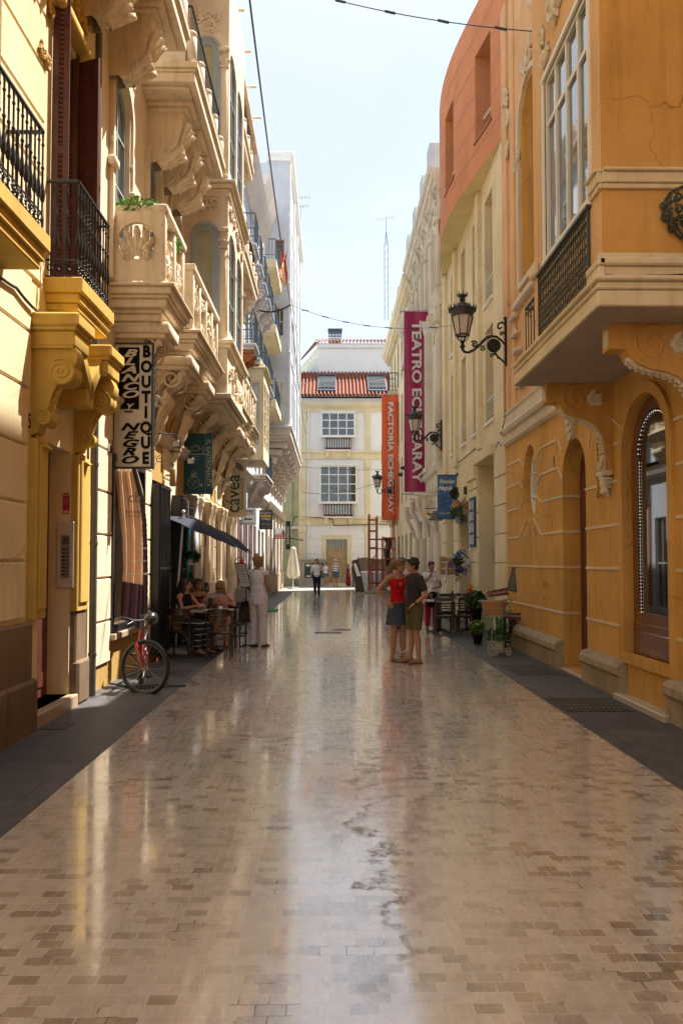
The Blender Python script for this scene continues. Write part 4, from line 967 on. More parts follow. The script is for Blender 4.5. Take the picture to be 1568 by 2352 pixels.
for v in VS[2:5]:
    jl([(9.86,v),(11.35,v)] if v < 3 else [(9.95,v),(10.2,v),(10.45,v)] )
    jl([(7.0,v),(8.44,v)])
jl([(10.25,3.55),(9.85,3.35)]); jl([(10.5,3.6),(10.9,3.75)]); jl([(11.2,3.3),(11.0,3.75)])
for a, b in (((14.70,2.32),(14.9,1.62)),((14.40,2.32),(14.2,1.62)),((14.3,3.86),(14.2,4.08)),((14.8,3.86),(14.9,4.08))): jl([a,b], .014, .006)
for v in (.88,1.60,2.16,2.72):                        # the same lines run through the door reveal
    m.box(12.488,12.503,v-.018,v+.018,-.29,-.001)
m.build('joint_lines', M_['joint'], R1)
m = MB(FR)                                            # plinth with weathered coping
def plinth(a, b):
    m.cut(); m.add([(a,-.05,-.05),(b,-.05,-.05),(b,.27,-.05),(a,.27,-.05),(a,-.05,.10),(b,-.05,.10),(b,.27,.10),(a,.27,.10)],[(0,3,2,1),(4,5,6,7),(0,1,5,4),(1,2,6,5),(2,3,7,6),(3,0,4,7)])
    m.prism([(.0,.27),(.17,.27),(.185,.30),(.18,.38),(.13,.44),(.0,.50)], b-a, a, 0) if False else None
    pr = [(.27,.125),(.30,.14),(.38,.135),(.43,.09),(.46,.0)]
    pts = [(.27,-.02)]+pr; n = len(pts)
    m.add([(a,v,w) for v,w in pts]+[(b,v,w) for v,w in pts], [list(range(n)),list(range(n,2*n))[::-1]]+[(i,(i+1)%n,n+(i+1)%n,n+i) for i in range(n)])
plinth(12.52,16.44); plinth(9.82,11.33); plinth(7.0,8.48); plinth(-14,5.58)
m.build_all('plinth', M_['base'], R1)
m = MB(FR); m.bbox(11.3,12.55,-.02,.035,-.3,.06,.01); m.cut(); m.bbox(8.5,9.8,.0,.42,-.28,-.02,.01); m.bbox(8.4,9.9,-.02,.07,-.05,.16,.012)
m.build_all('doorstep', MT('marble_step',(.52,.45,.34),.4,bump=.2,dirt=.2), R1)
d = MB(FR); pts = outline(11.37,12.48,.04,3.53,'arch'); n = len(pts); d.add([(p[0],p[1],-.27) for p in pts],[list(range(n))])
for k in range(2):
    for j in range(3): d.bbox(11.45+.52*k,11.87+.52*k,.2+1.0*j,1.05+1.0*j,-.27,-.245,.012)
d = d.build('door', M_['brown'], R1); h = MB(FR); h.ball((11.93,1.15,-.22),.03); h.build('handle', M_['steel'], d)
w_ = window(FR, R1, 8.52,9.78,.95,3.62,-.07,1,1,kind='arch',rise=.64,fr='wood',gl='glassb',t=.13,name='arched_shop_window')
d = MB(FR); d.bbox(8.52,9.78,.43,.95,-.26,-.06,.01); d.bbox(8.66,9.64,.50,.86,-.07,-.035,.02); d.build('window_panel', M_['wood'], R1)
# string of lights just inside the glass
m = MB(FR); pts = outline(8.66,9.64,1.0,3.44,'arch',.5,n=26)
P2 = []
for (a,b),(c,e) in zip(pts[1:], pts[2:]):
    L_ = math.hypot(c-a,e-b); k = max(1,int(L_/.042))
    for i in range(k): P2.append((a+(c-a)*i/k, b+(e-b)*i/k))
P2 = [(9.60, 1.0+.042*i) for i in range(int(1.94/.042))] + [p for p in P2 if p[1] > 2.94]
em, et, eb = node_mat('led_white'); eb.inputs['Emission Color'].default_value = (1,1,1,1); eb.inputs['Emission Strength'].default_value = 1.1; eb.inputs['Base Color'].default_value = (.9,.9,.9,1)
for p in P2: m.ball((p[0],p[1],-.092),.0042,6)
m.build('light_string', em, w_)
window(FR, R1, 5.62,6.88,.95,3.62,-.20,1,1,kind='arch',rise=.64,fr='wood',gl='glassb',t=.11,name='arched_shop_window')
window(FR, R1, 14.12,15.0,2.44,3.78,-.12,2,3,kind='oval',fr='wframe',gl='curtain',t=.07,name='oval_window')
window(FR, R1, 13.65,14.92,6.95,10.55,-.22,2,5,kind='arch',fr='wframe',gl='curtain',name='upper_window')
for q in ((2.4,3.6,.4,3.4),(-2,-.8,.4,3.4)): window(FR, R1, *q, -.2, 2, 2, fr='wood', gl='glassb')
m = MB(FR); ring(m, outline(8.36,9.94,.45,3.78,'arch'), .13, .05, .06); ring(m, outline(5.46,7.04,.45,3.78,'arch'), .13, .05, .06); m.build('arch_surround', M_['orange'], R1)
m = MB(FR)
ring(m, outline(13.42,15.15,6.9,10.78,'arch'), .10, .06, .07); relief(m, 13.9,14.7,10.7,11.6,.03,4,3,.18); relief(m, 15.0,15.35,9.2,9.7,.03,2,5,.12); relief(m, 15.7,16.1,10.6,11.4,.05,3,15,.16); relief(m, 15.75,16.05,9.8,10.5,.05,2,16,.10); relief(m, 13.4,14.0,11.3,12.6,.05,4,17,.16)
m.bbox(13.3,15.3,6.55,6.68,0,.14,.02)
for i in range(5): relief(m, 15.35-.0*i,15.6,6.4-.34*i,6.62-.34*i,.03,1,i,.07); m.bbox(15.2-.12*i,15.62-.12*i,6.42-.36*i,6.50-.36*i,0,.14,.02)
m.build('plaster_ornament', M_['leaf'], R1)
m = MB(FR)
band(m, 10.3, 16.44, 4.06, [(0,.03),(.04,.09),(.08,.10),(.10,.06),(.22,.06),(.24,.13),(.30,.16),(.34,.15),(.42,.06),(.60,.05),(.64,.09),(.67,.09)]); m.build('string_course', M_['leaf'], R1)
# carved keystone panel over the door
m = MB(FR); m.add([(11.72,4.06,.0),(12.14,4.06,.0),(12.05,3.52,.0),(11.82,3.52,.0),(11.72,4.06,.10),(12.14,4.06,.10),(12.05,3.52,.05),(11.82,3.52,.05)],[(4,5,6,7),(0,4,7,3),(1,2,6,5),(3,7,6,2),(0,1,5,4)])
for i in range(4): m.tube([(11.93+.12*math.cos(q),3.98-.12*i+.05*math.sin(q)-.05,.10-.012*i) for q in [math.pi+i_*math.pi/8 for i_ in range(9)]],.012,5)
m.build('keystone', M_['leaf'], R1)
# consoles under the bay
def big_console(y, wo):
    k = wo/.90
    S_ = [(wo,4.0),(wo,3.76),(wo-.17,3.75),(wo-.20,3.68),(.64*k,3.61),(.52*k,3.56),(.38*k,3.535),(.26*k,3.48),(.17*k,3.38),(.12,3.26),(.10,3.1),(.10,2.86),(0,2.86)]
    pts = [(0,4.0)]+S_; n = len(pts); t = .11
    c = MB(FR); c.add([(y-t,v,w) for w,v in pts]+[(y+t,v,w) for w,v in pts], [list(range(n)),list(range(n,2*n))[::-1]]+[(i,(i+1)%n,n+(i+1)%n,n+i) for i in range(n)])
    ctr = (y-t, 3.80, .52*k)
    c.tube(spiral(ctr, .19, 1.6, ((0,0,1),(0,1,0)), 46, -1, 2.2), .020, 6); c.lathe([(.175,y-t-.006),(.175,y+t)], (0,3.80,.52*k), 24, 0)
    o_ = c.build('console', M_['orange'], R1)
    c = MB(FR)
    c.bbox(y-.065,y+.065,3.79,3.95,wo,wo+.008,.004)
    c.cut()
    for i, q in enumerate((R(150),R(118),R(186),R(168))):       # leaf springing from the volute
        d_ = Vector((0, math.sin(q), math.cos(q))); b0 = Vector((y-t-.004, 3.76, .33*k)); leafpad(c, b0, b0+d_*(.19 if i else .22), d_.cross(Vector((1,0,0))), (-1,0,0), .10, 2, .02)
    c.cut(); seq = [Vector((0,v,w)) for w,v in S_[3:11]]
    for a, b in zip(seq, seq[1:]):
        nn = 4
        for i in range(nn):
            p = a.lerp(b, (i+.5)/nn); d_ = (b-a).normalized(); nrm = Vector((0,d_.z,-d_.y))
            if nrm.y > 0: nrm = -nrm
            p.x = y + .03*(1 if i%2 else -1); c.ball(p+nrm*.01, .036, 6, (1.2,.8,.9)); c.ball(Vector((y,p.y,p.z))+nrm*.006+Vector((-.05,0,0)), .028, 5)
    c.cut(); c.box(y-.085,y+.085,2.88,3.08,.10,.115); relief(c, y-.08,y+.08,2.9,3.06,.115,2,3,.06)
    c.bbox(y-.13,y+.13,2.80,2.87,0,.15,.015)
    for i in range(3): c.bbox(y-.09+.02*i,y+.09-.02*i,2.74-.05*i,2.79-.05*i,0,.12-.025*i,.012)
    leafpad(c,(y,2.80,.12),(y,2.56,.05),(1,0,0),(0,0,1),.20,3,.03); c.ball((y,2.56,.04),.026,6); c.ball((y-.06,2.72,.10),.03,6); c.ball((y+.06,2.72,.10),.03,6)
    c.build_all('console_carving', M_['leaf'], R1)
big_console(10.33, .86); big_console(7.72, .95)
# the cream slab of the bay
g = slab(FR, 7.09, 10.40, 4.005, 1.24, ((.001,0),(.15,.0),(.03,-.02),(.05,.01),(.045,-.03)), M_['slab'], R1, 'bay_slab')
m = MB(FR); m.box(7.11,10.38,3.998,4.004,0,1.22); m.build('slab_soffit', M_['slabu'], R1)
slab(FR, 10.40, 11.0, 4.0, .30, ((.05,.05),(.12,.0),(.08,-.02)), M_['slab'], R1, 'slab_end')
BX = 1.15; By0, By1 = 7.22, 9.66
T = FR @ Matrix.Translation((0,0,BX))
m = MB(T); wall(m, By0, By1, 4.25, 15, [(7.54,9.12,5.2,7.32)], .12); m.quad((By1,4.25,0),(By1,15,0),(By1,15,-BX),(By1,4.25,-BX)); m.build('bay_side', M_['peach'], R1)
m = MB(FC(By0)); wall(m, XR-BX, 9, 4.25, 15); m.build('bay_front', M_['orange'], R1)
m = MB(FR); m.box(By0+.15,By1-.1,4.3,14.9,-.2,BX-.15); m.build('bay_core', M_['orange'], R1)
w_ = window(T, R1, 7.54, 9.12, 5.2, 7.32, -.01, 4, 2, t=.055, bt=.055, transom=[6.78], name='bay_window', gl='glass')
m = MB(T); m.box(7.48,9.18,5.12,5.2,-.02,.035); m.box(7.48,7.54,5.2,7.36,-.02,.02); m.box(9.12,9.18,5.2,7.36,-.02,.02); m.box(7.48,9.18,7.32,7.38,-.02,.03); m.build('window_casing', M_['wframe'], R1)
m = MB(T); relief(m, 8.3,8.8,7.7,8.6,.0,4,3,.2); relief(m, 8.9,9.2,7.45,8.0,.0,3,4,.12); m.build('bay_ornament', M_['leaf'], R1)
# cast iron panel under the bay window
m = MB(T); va, vb_ = 4.30, 5.10; r_ = .006
for v in (va, va+.06, vb_-.10, vb_-.02): m.box(7.56,9.34,v-.008,v+.008,.010,.030)
m.box(7.50,9.40,vb_-.005,vb_+.03,-.01,.05)
for i in range(25):
    u = 7.58+i*.0725; m.tube([(u,va,.02),(u,vb_,.02)], .0065, 5)
    if i < 24:
        for (dv, rr, dr) in ((.14,.032,1),(.23,.026,-1),(.36,.032,1),(.46,.026,-1),(.58,.032,1)): m.tube(spiral((u+.036,va+dv,.026),rr,1.3,((1,0,0),(0,1,0)),10,dr*(1 if i%2 else -1),i),.0065,4)
        m.ball((u+.036,va+.30,.026),.016,5,(1,2.2,.6)); m.ball((u+.036,vb_-.14,.026),.013,5)
for u in (7.54,9.36): m.box(u-.012,u+.012,va,vb_,.0,.035)
m.build('iron_panel', M_['grniron'], R1)
m = MB(T); m.box(7.5,9.4,4.28,5.12,-.03,.004); m.build('panel_backing', M_['peach'], R1)
m = MB(FC(By0)); X0 = XR-BX                            # mouldings wrapping round the bay
for v, h, d in ((5.14,.05,.03),(5.19,.10,.05),(5.29,.03,.08)): m.bbox(X0-.001,9,v,v+h-.001,-.0,d,.008)
m.bbox(X0-.05,9,4.27,4.40,0,.06,.01); m.bbox(X0-.06,9,4.40,4.47,0,.10,.015); m.bbox(X0-.05,9,4.47,4.53,0,.05,.012)
m.build('bay_moulding', M_['slab'], R1)
m = MB(T)
for v, h, d in ((5.14,.05,.03),(5.19,.10,.05),(5.29,.03,.08)): m.bbox(By0-.03,7.48,v,v+h-.001,0,d,.008)
m.bbox(By0-.08,7.50,4.27,4.40,0,.06,.01); m.bbox(By0-.1,7.50,4.40,4.47,0,.07,.012)
m.cut(); m.bbox(9.42,9.66,5.14,5.3,0,.07,.02)
m.build_all('bay_side_moulding', M_['slab'], R1)
m = MB(FC(By0)); c = 3.42                             # bulging wrought iron basket on the front of the bay
for i in range(13):
    q = -math.pi/2+math.pi*i/12*1.0; x = .36*math.sin(q); k = math.cos(q)
    pts = [(c+x*(.55+.45*math.sin(t*2.4)), 4.66+.42*t, .03+.34*k*(.25+.75*math.sin(t*2.1+.3))) for t in [j/12 for j in range(13)]]
    m.tube(pts, .012, 5)
    for j in (3,6,9): m.tube(spiral(pts[j], .05, 1.3, ((1,0,0),(0,1,0)), 9, 1 if i%2 else -1, i), .010, 4)
for t in (0.02,.35,.7,1): m.tube([(c+.36*math.sin(q)*(.55+.45*math.sin(t*2.4)), 4.66+.42*t, .03+.34*math.cos(q)*(.25+.75*math.sin(t*2.1+.3))) for q in [-math.pi/2+math.pi*i/16 for i in range(17)]], .014, 5)
m.build('iron_basket', M_['grniron'], R1)
m = MB(FR); rail(m, 9.75, 10.3, 4.28, 5.0, 1.1, .12, .008, ends=True, w0=0); m.build('balcony_railing', M_['grniron'], R1)
cable(FC(By0), [(X0-.05,4.36,.02),(X0+.02,4.30,.09),(X0+.4,4.295,.10),(X0+.9,4.33,.10),(4.6,4.35,.1)], .010, 'dark cable lying along the ledge of the orange bay', sag=.01)
cable(FR, [(16.2,6.2,.08),(16.2,4.6,.09),(16.2,4.3,.17)], .010, '', parent=R1)
m = MB(FR); m.box(10.62,10.66,2.55,4.0,.03,.05); m.box(10.70,10.73,2.55,4.0,.03,.05); m.bbox(10.58,10.74,2.80,3.02,.02,.07,.01); m.tube([(10.64,2.8,.05),(10.68,2.6,.06),(10.72,2.55,.05)],.012,5); m.build('cable_strap', M_['ochre'], R1)
m = MB(FR); m.box(12.92,12.97,3.22,3.42,.0,.006); m.build('street_number', M_['blueiron'], R1)
T2 = FR @ Matrix.Translation((0,0,.003)); text('VMGS', .17, FR @ Matrix(((-1,0,0,27.1),(0,1,0,0),(0,0,1,0),(0,0,0,1))), 13.55, 1.28, .002, colmat('pink_spray',(.55,.13,.10)), R1, 'graffiti', .8, R(-6), shear=.3, ext=.001)
m = MB(FR @ Matrix.Translation((0,0,0))); m.tube([(13.40,1.08,.0),(13.5,1.10,.0),(13.62,1.07,.0),(13.68,1.03,.0)],.007,4); m.build('graffiti', colmat('pink_spray2',(.5,.12,.10)), R1)
# ================================================================ RIGHT 2: cream house with the wavy salmon storey
R2 = thing('salmon_house', 'cream house whose salmon pink top storeys swell out over the street in a wave', 'building', (6, 21, 0))
a, b = 16.45, 25.9
def bulge(u): 
    t = (u-a)/(b-a); return .58*math.sin(math.pi*min(1,max(0,t))**1.05)**1.35
g2 = [(17.6,19.6,-.02,4.05),(20.9,22.5,.0,3.3),(23.5,25.0,-.02,3.3)]
ww = [(17.75,18.65,4.9,7.1),(17.75,18.65,7.7,10.2),(19.6,20.3,4.9,7.3),(19.6,20.3,7.9,10.3),(21.4,22.1,4.9,7.3),(21.4,22.1,7.9,10.3),(23.3,24.0,4.9,7.3),(23.3,24.0,7.9,10.3)]
m = MB(FR); wall(m, a, b, 0, 10.8, g2, .55) ; m2 = None
m.v = []; m.f = []; m.sm = []
wall(m, a, b, 0, 10.8, g2+ww, .50); m.build('wall', M_['rcream'], R2)
m = MB(FR); m.box(a,b,-.3,14.8,-9,-.52); m.build('core', M_['rcream2'], R2)
for q in ww: 
    window(FR, R2, *q, -.36, 1, 2, t=.06); m = MB(FR); m.bbox(q[0]-.05,q[1]+.05,q[2]-.07,q[2],-.3,.06,.01); m.tube([(q[0]+.05,q[2]+.55,-.03),(q[1]-.05,q[2]+.55,-.03)],.022,6)
    for k in range(5): m.tube([(q[0]+.05,q[2]+.1*k+.08,-.03),(q[1]-.05,q[2]+.1*k+.08,-.03)],.008,5)
    m.build('window_bars', M_['wht'], R2)
    m = MB(FR); m.box(q[0],q[1],q[3]-.28,q[3],-.34,-.30); m.build('roller_blind', M_['white'], R2)
window(FR, R2, 17.6,19.6,.0,3.0,-.42,2,1,fr='wframe',gl='glassb',name='entrance_door'); window(FR, R2, 20.9,22.5,0,3.3,-.40,2,1,fr='greyshut',gl='glassb',name='shop_door'); window(FR, R2, 23.5,25.0,0,3.3,-.40,2,1,fr='greyshut',gl='curtain',name='shop_door')
m = MB(FR)
for p, q in ((a+.02,17.55),(19.65,20.85),(22.55,23.45),(25.05,25.85)):
    m.cut()
    for i in range(6): m.bbox(p,q,.42+.62*i,.42+.62*i+.60,-.02,.045,.012)
    m.bbox(p-.0,q+.0,0,.40,-.02,.09,.015)
m.build_all('pier', M_['rcream'], R2)
m = MB(FR); m.bbox(17.5,19.75,4.05,4.30,-.02,.14,.02); m.bbox(19.75,20.9,3.75,4.05,-.02,.10,.02); m.build('lintel', M_['rcream'], R2)
m = MB(FR); 
for p in (19.05,22.7,24.7): m.cut(); m.bbox(p,p+.38,4.4,10.7,-.02,.10,.01)
m.build_all('pilaster', M_['rcream'], R2)
cable(FR, [(19.2,4.55,.02),(21.5,4.5,.03),(23.4,4.52,.02)], .012, '', parent=R2); cable(FR, [(17.4,4.2,.02),(17.2,4.3,.02),(16.9,4.15,.02)], .010, '', parent=R2)
# swelling storeys
wv = [(a+.9,a+1.9,11.55,13.6),(a+3.6,a+4.6,11.55,13.6),(a+6.2,a+7.1,11.55,13.6)]
N_ = 48; us = sorted({a+(b-a)*i/N_ for i in range(N_+1)} | {x for q in wv for x in q[:2]}); vsn = [10.75,11.55,13.6,14.8]
m = MB(FR)
for p, q in zip(us, us[1:]):
    for c, d in zip(vsn, vsn[1:]):
        mu = (p+q)/2
        if c == 11.55 and any(o[0] < mu < o[1] for o in wv): 
            m.add([(p,c,bulge(p)),(q,c,bulge(q)),(q,c,-.3),(p,c,-.3)],[(0,1,2,3)]); m.add([(p,d,bulge(p)),(q,d,bulge(q)),(q,d,-.3),(p,d,-.3)],[(0,1,2,3)]); continue
        m.add([(p,c,bulge(p)),(q,c,bulge(q)),(q,d,bulge(q)),(p,d,bulge(p))],[(0,1,2,3)], True)
for o in wv:
    for u in o[:2]: m.quad((u,o[2],bulge(u)),(u,o[3],bulge(u)),(u,o[3],-.3),(u,o[2],-.3))
for p, q in zip(us, us[1:]): m.add([(p,14.8,bulge(p)),(q,14.8,bulge(q)),(q,14.8,-1),(p,14.8,-1)],[(0,1,2,3)])
m.quad((a,10.75,-.3),(a,14.8,-.3),(a,14.8,0),(a,10.75,0))
m.build('swelling_wall', M_['salmon'], R2)
m = MB(FR)
for p, q in zip(us, us[1:]): m.add([(p,10.752,bulge(p)-.003),(q,10.752,bulge(q)-.003),(q,10.752,-.1),(p,10.752,-.1)],[(0,1,2,3)])
m.build('soffit', M_['rcream2'], R2)
m = MB(FR)
for v in (11.3,12.0,12.7,13.4,14.1):
    for p, q in zip(us, us[1:]):
        if 11.5 < v < 13.6 and any(o[0] < (p+q)/2 < o[1] for o in wv): continue
        m.add([(p,v-.012,bulge(p)+.003),(q,v-.012,bulge(q)+.003),(q,v+.012,bulge(q)+.003),(p,v+.012,bulge(p)+.003)],[(0,1,2,3)])
for o in wv:
    for i in range(6):
        p = o[0]-.06+(o[1]-o[0]+.12)*i/6; q = o[0]-.06+(o[1]-o[0]+.12)*(i+1)/6
        m.add([(p,11.50,bulge(p)+.03),(q,11.50,bulge(q)+.03),(q,11.56,bulge(q)+.03),(p,11.56,bulge(p)+.03),(p,11.50,bulge(p)-.05),(q,11.50,bulge(q)-.05),(q,11.56,bulge(q)-.05),(p,11.56,bulge(p)-.05)],[(0,1,2,3),(4,7,6,5),(3,2,6,7),(0,4,5,1)])
m.build('scored_joints', colmat('salmon_joint',(.30,.12,.06)), R2)
for o in wv: window(FR, R2, o[0],o[1],o[2],o[3],-.15,2,2,gl='glass'); q = MB(FR); q.tube([(o[0]+.04,12.1,bulge(o[0])-.2),(o[1]-.04,12.1,bulge(o[1])-.2)],.025,6); q.build('window_bars', M_['wht'], R2)
m = MB(FR); m.box(a,b,14.8,16.0,-9,-1.6); m.build('attic', M_['rcream2'], R2)  # unseen setback block, added to keep the sun off the left pavement
# ================================================================ RIGHT 3: theatre front
R3 = thing('theatre', 'ornate ivory theatre front with heavy cornices, brick window niches and scrolled door surrounds', 'building', (6, 30, 0))
a, b = 25.9, 35.0
w3 = [(c-.45,c+.45,11.2,13.2) for c in (27.4,29.0,30.6,32.2,33.8)]
d3 = [(27.0,28.1,0,3.3),(29.2,30.8,0,3.9),(31.9,33.0,0,3.3)]; e3 = [(26.6,27.5,5.4,8.2,'arch'),(29.4,30.6,5.4,8.8,'arch'),(32.5,33.4,5.4,8.2,'arch')]
m = MB(FR); wall(m, a, b, 0, 14.3, w3+d3+e3, .30); m.build('wall', M_['teatro'], R3); core(FR, a, b, 14.3, M_['teatro'], R3)
for q in w3: 
    m = MB(FR); m.box(q[0],q[1],q[2],q[3],-.33,-.26); m.build('brick_niche', M_['brick'], R3); m = MB(FR); c = (q[0]+q[1])/2; m.bbox(c-.13,c+.13,11.2,12.6,-.26,-.1,.02); m.bbox(c-.18,c+.18,12.6,12.75,-.26,-.06,.02); m.build('niche_post', M_['teatro'], R3)
for q in d3: window(FR, R3, *q, -.24, 2, 1, fr='greyshut', gl='glassb', name='entrance_door')
for q in e3: window(FR, R3, *q[:4], -.24, 2, 3, kind='arch', fr='wframe', gl='glass')
m = MB(FR)
band(m, a, b, 14.1, [(0,.08),(.08,.12),(.12,.20),(.24,.24),(.26,.32),(.42,.36),(.44,.44),(.60,.48),(.66,.46)])
m.build('top_cornice', M_['teatro'], R3)
m = MB(FR); band(m, a, 27.6, 10.2, [(0,.04),(.12,.08),(.2,.12),(.35,.16),(.45,.2),(.55,.2)]); m.build('middle_cornice', M_['teatro'], R3)
m = MB(FR); band(m, 33.9, b, 10.2, [(0,.06),(.12,.16),(.2,.22),(.35,.34),(.45,.42),(.55,.42)]); m.build('middle_cornice', M_['teatro'], R3)
m = MB(FR); band(m, a, b, 4.1, [(0,.05),(.15,.12),(.5,.14),(.55,.24),(.7,.3)]); m.build('lower_cornice', M_['teatro'], R3)
for i, c in enumerate((26.3,28.2,29.8,31.4,33.0,34.6)):
    m = MB(FR); m.bbox(c-.16,c+.16,10.9,14.1,0,.14,.015); relief(m, c-.16,c+.16,13.2,13.9,.14,3,i,.13); m.bbox(c-.22,c+.22,13.0,13.12,0,.24,.02); acanthus(m, c, .3, 14.1, 13.1, .34, i); m.build('upper_pilaster', M_['teatro'], R3)
for i, c in enumerate((26.3,30.6,32.4,34.6)):
    m = MB(FR); m.bbox(c-.2,c+.2,4.9,9.6,0,.20,.02); m.bbox(c-.27,c+.27,9.6,10.15,0,.26,.03); m.bbox(c-.26,c+.26,4.75,5.0,0,.28,.03)
    m.tube(spiral((c,9.75,.26),.20,1.6,((0,1,0),(0,0,1)),20,1),.05,6); relief(m, c-.22,c+.22,8.9,9.5,.2,3,i,.16); m.build('giant_pilaster', M_['teatro'], R3)
for i, (c, vt, vb) in enumerate(((28.9,4.1,2.5),(31.1,4.1,2.5),(26.8,3.9,2.6),(33.3,3.9,2.6))):
    m = MB(FR); m.tube(spiral((c,vt-.25,.30),.22,1.7,((0,1,0),(0,0,1)),26,1,.5),.055,6); m.tube([(c,vt-.1,.5),(c,vt-.5,.48),(c,vt-.9,.25),(c,vb,.12)],[.09,.09,.08,.06],8); m.bbox(c-.13,c+.13,vt-.02,vt+.05,0,.6,.02); m.bbox(c-.14,c+.14,0.9,vb+.05,0,.16,.02)
    for k in range(3): m.bbox(c-.17-.03*k,c+.17+.03*k,.9-.2*k-.2,.9-.2*k,0,.22+.05*k,.02)
    m.build('door_console', M_['teatro'], R3)
m = MB(FR); ring(m, [(28.6,4.9),(31.4,4.9),(31.4,10.0),(30.0,11.0),(28.6,10.0)], .2, .25, .3); m.build('window_frame_moulding', M_['teatro'], R3)
m = MB(FR @ Matrix.Translation((2.6,0,0))); m.bbox(28.9,31.1,10.2,11.1,0,.5,.03); m.lathe([(.0,12.05),(.12,12.0),(.28,11.75),(.34,11.45),(.28,11.15),(.16,11.05)], (30.0,0,.55), 14, 1); m.lathe([(.0,12.0),(.25,11.7),(.30,11.45),(.16,11.05)], (28.9,0,.5), 12, 1); m.lathe([(.0,12.0),(.25,11.7),(.30,11.45),(.16,11.05)], (31.1,0,.5), 12, 1); m.build('gable_urns', M_['teatro'], R3)
m = MB(FR @ Matrix.Translation((2.6,0,0))); m.add([(28.2,10.1,0),(31.8,10.1,0),(30,11.4,0),(28.2,10.1,.62),(31.8,10.1,.62),(30,11.4,.62),(28.2,9.95,.62),(31.8,9.95,.62),(28.2,9.95,0),(31.8,9.95,0)],[(3,4,5),(0,3,5,2),(1,2,5,4),(6,7,4,3),(8,6,3,0),(9,1,4,7),(8,9,7,6)]); m.build('pediment', M_['teatro'], R3)
for i, u in enumerate((26.6,28.9,31.5,34.3)): m = MB(FR); m.bbox(u,u+.8,14.7,16.0,-.6,.30,.03); m.build('parapet_block', M_['bluewhite'], R3)
# ================================================================ RIGHT 4
R4 = thing('yellow_balcony_house', 'pale yellow house at the far right end of the street with rows of iron balconies', 'building', (6, 42, 0))
a, b = 35.0, 49.3
bc = (36.4,38.6,40.8,43.0,45.2,47.4); w4 = [(c-.45,c+.45,v,v+2.4) for v in (4.6,7.9,11.1) for c in bc]; d4 = [(c-.5,c+.5,0,3.0) for c in bc]
m = MB(FR); wall(m, a, b, 0, 14.4, w4+d4, .25); m.build('wall', M_['paley'], R4); core(FR, a, b, 14.4, M_['paley'], R4)
for q in w4: window(FR, R4, *q, -.2, 2, 3)
for q in d4: window(FR, R4, *q, -.2, 1, 1, fr='brown', gl='glassb', name='door')
m = MB(FR); band(m, a, b, 13.9, [(0,.1),(.1,.15),(.15,.3),(.3,.34),(.35,.42),(.6,.48)])
for i in range(70): m.box(a+.1+i*.2,a+.2+i*.2,13.78,13.9,0,.2)
m.build('cornice', M_['rcream'], R4)
for v in (4.4,7.7):
    for c in (44.0,45.9,47.8):
        g = slab(FR, c-.75, c+.75, v-.12, .62, ((.06,.06),(.06,0)), M_['rcream'], R4); q = MB(FR); rail(q, c-.7, c+.7, v+.02, v+1.0, .56, .12, .010, deco=False); q.build('balcony_railing', M_['iron'], g)
        q = MB(FR); acanthus(q, c, .5, v-.12, v-.75, .45, int(c)); q.build('bracket', M_['rcream'], R4)
for c in (44.0,): 
    g = slab(FR, c-.75, c+.75, 10.9, .5, ((.06,.06),(.06,0)), M_['rcream'], R4); q = MB(FR); rail(q, c-.7, c+.7, 11.04, 12.0, .46, .12, .010, deco=False); q.build('balcony_railing', M_['iron'], g)
for i, u in enumerate((36.5,40.5,44.5)): m = MB(FR); m.bbox(u,u+.9,14.5,15.9,-.7,.2,.03); m.build('chimney', M_['bluewhite'], R4)
# ================================================================ END HOUSE
E = thing('end_house', 'white and yellow house closing the street with tiled roof, skylights and two glazed bays', 'building', (2, 58, 0))
F = FC(YE); x0, x1 = -2.2, 11
dr = (-.34,1.10,0,3.15); m = MB(F); wall(m, x0, x1, 0, 13.0, [dr,(4.2,5.2,5.6,8.2),(4.2,5.2,10.0,12.0)], .3); m.build('wall', M_['white'], E)
m = MB(); m.box(x0,x1,YE+.35,YE+10,-.3,13.0); m.quad((x0,YE,0),(x0,YE,13),(x0,YE+.4,13),(x0,YE+.4,0)); m.build('core', M_['white'], E)
m = MB(F)
for p, q in ((-2.2,-1.72),(2.33,2.68),(7,7.4)):
    m.cut(); m.bbox(p,q,0,12.0,-.02,.08,.012)
    for v in (4.15,8.6,11.9): m.bbox(p-.05,q+.05,v-.5,v-.1,0,.12,.02)
m.build_all('corner_pilaster', M_['paley'], E)
m = MB(F)
for v in (4.15,8.68): m.cut(); m.bbox(x0-.02,x1,v,v+.50,0,.10,.01); m.bbox(x0-.04,x1,v+.42,v+.56,0,.2,.02)
m.cut(); band(m, x0-.1, x1, 11.95, [(0,.08),(.2,.12),(.3,.25),(.45,.4),(.6,.48)])
m.build_all('yellow_band', M_['paley'], E)
m = MB(F)
for p, q in ((-1.68,-.62),(1.38,2.3),(2.7,7)):
    m.cut()
    for i in range(7): v = .55+.53*i; m.bbox(p,q,v-.50,v-.01,-.02,.03,.01)
m.build_all('coursed_blocks', M_['white'], E)
m = MB(F); ring(m, [(-.62,-.1),(1.38,-.1),(1.38,3.45),(-.62,3.45)], .28, .07, .1); m.build('door_frame', M_['paley'], E)
d = MB(F); d.box(-.34,1.1,0,2.45,-.2,-.12); d.box(-.34,1.1,2.45,2.55,-.2,-.08)
for p, q in ((-.28,.34),(.42,1.04)):
    d.bbox(p,q,1.85,2.35,-.13,-.09,.02); d.bbox(p,p+.27,.15,1.75,-.13,-.09,.02); d.bbox(q-.27,q,.15,1.75,-.13,-.09,.02)
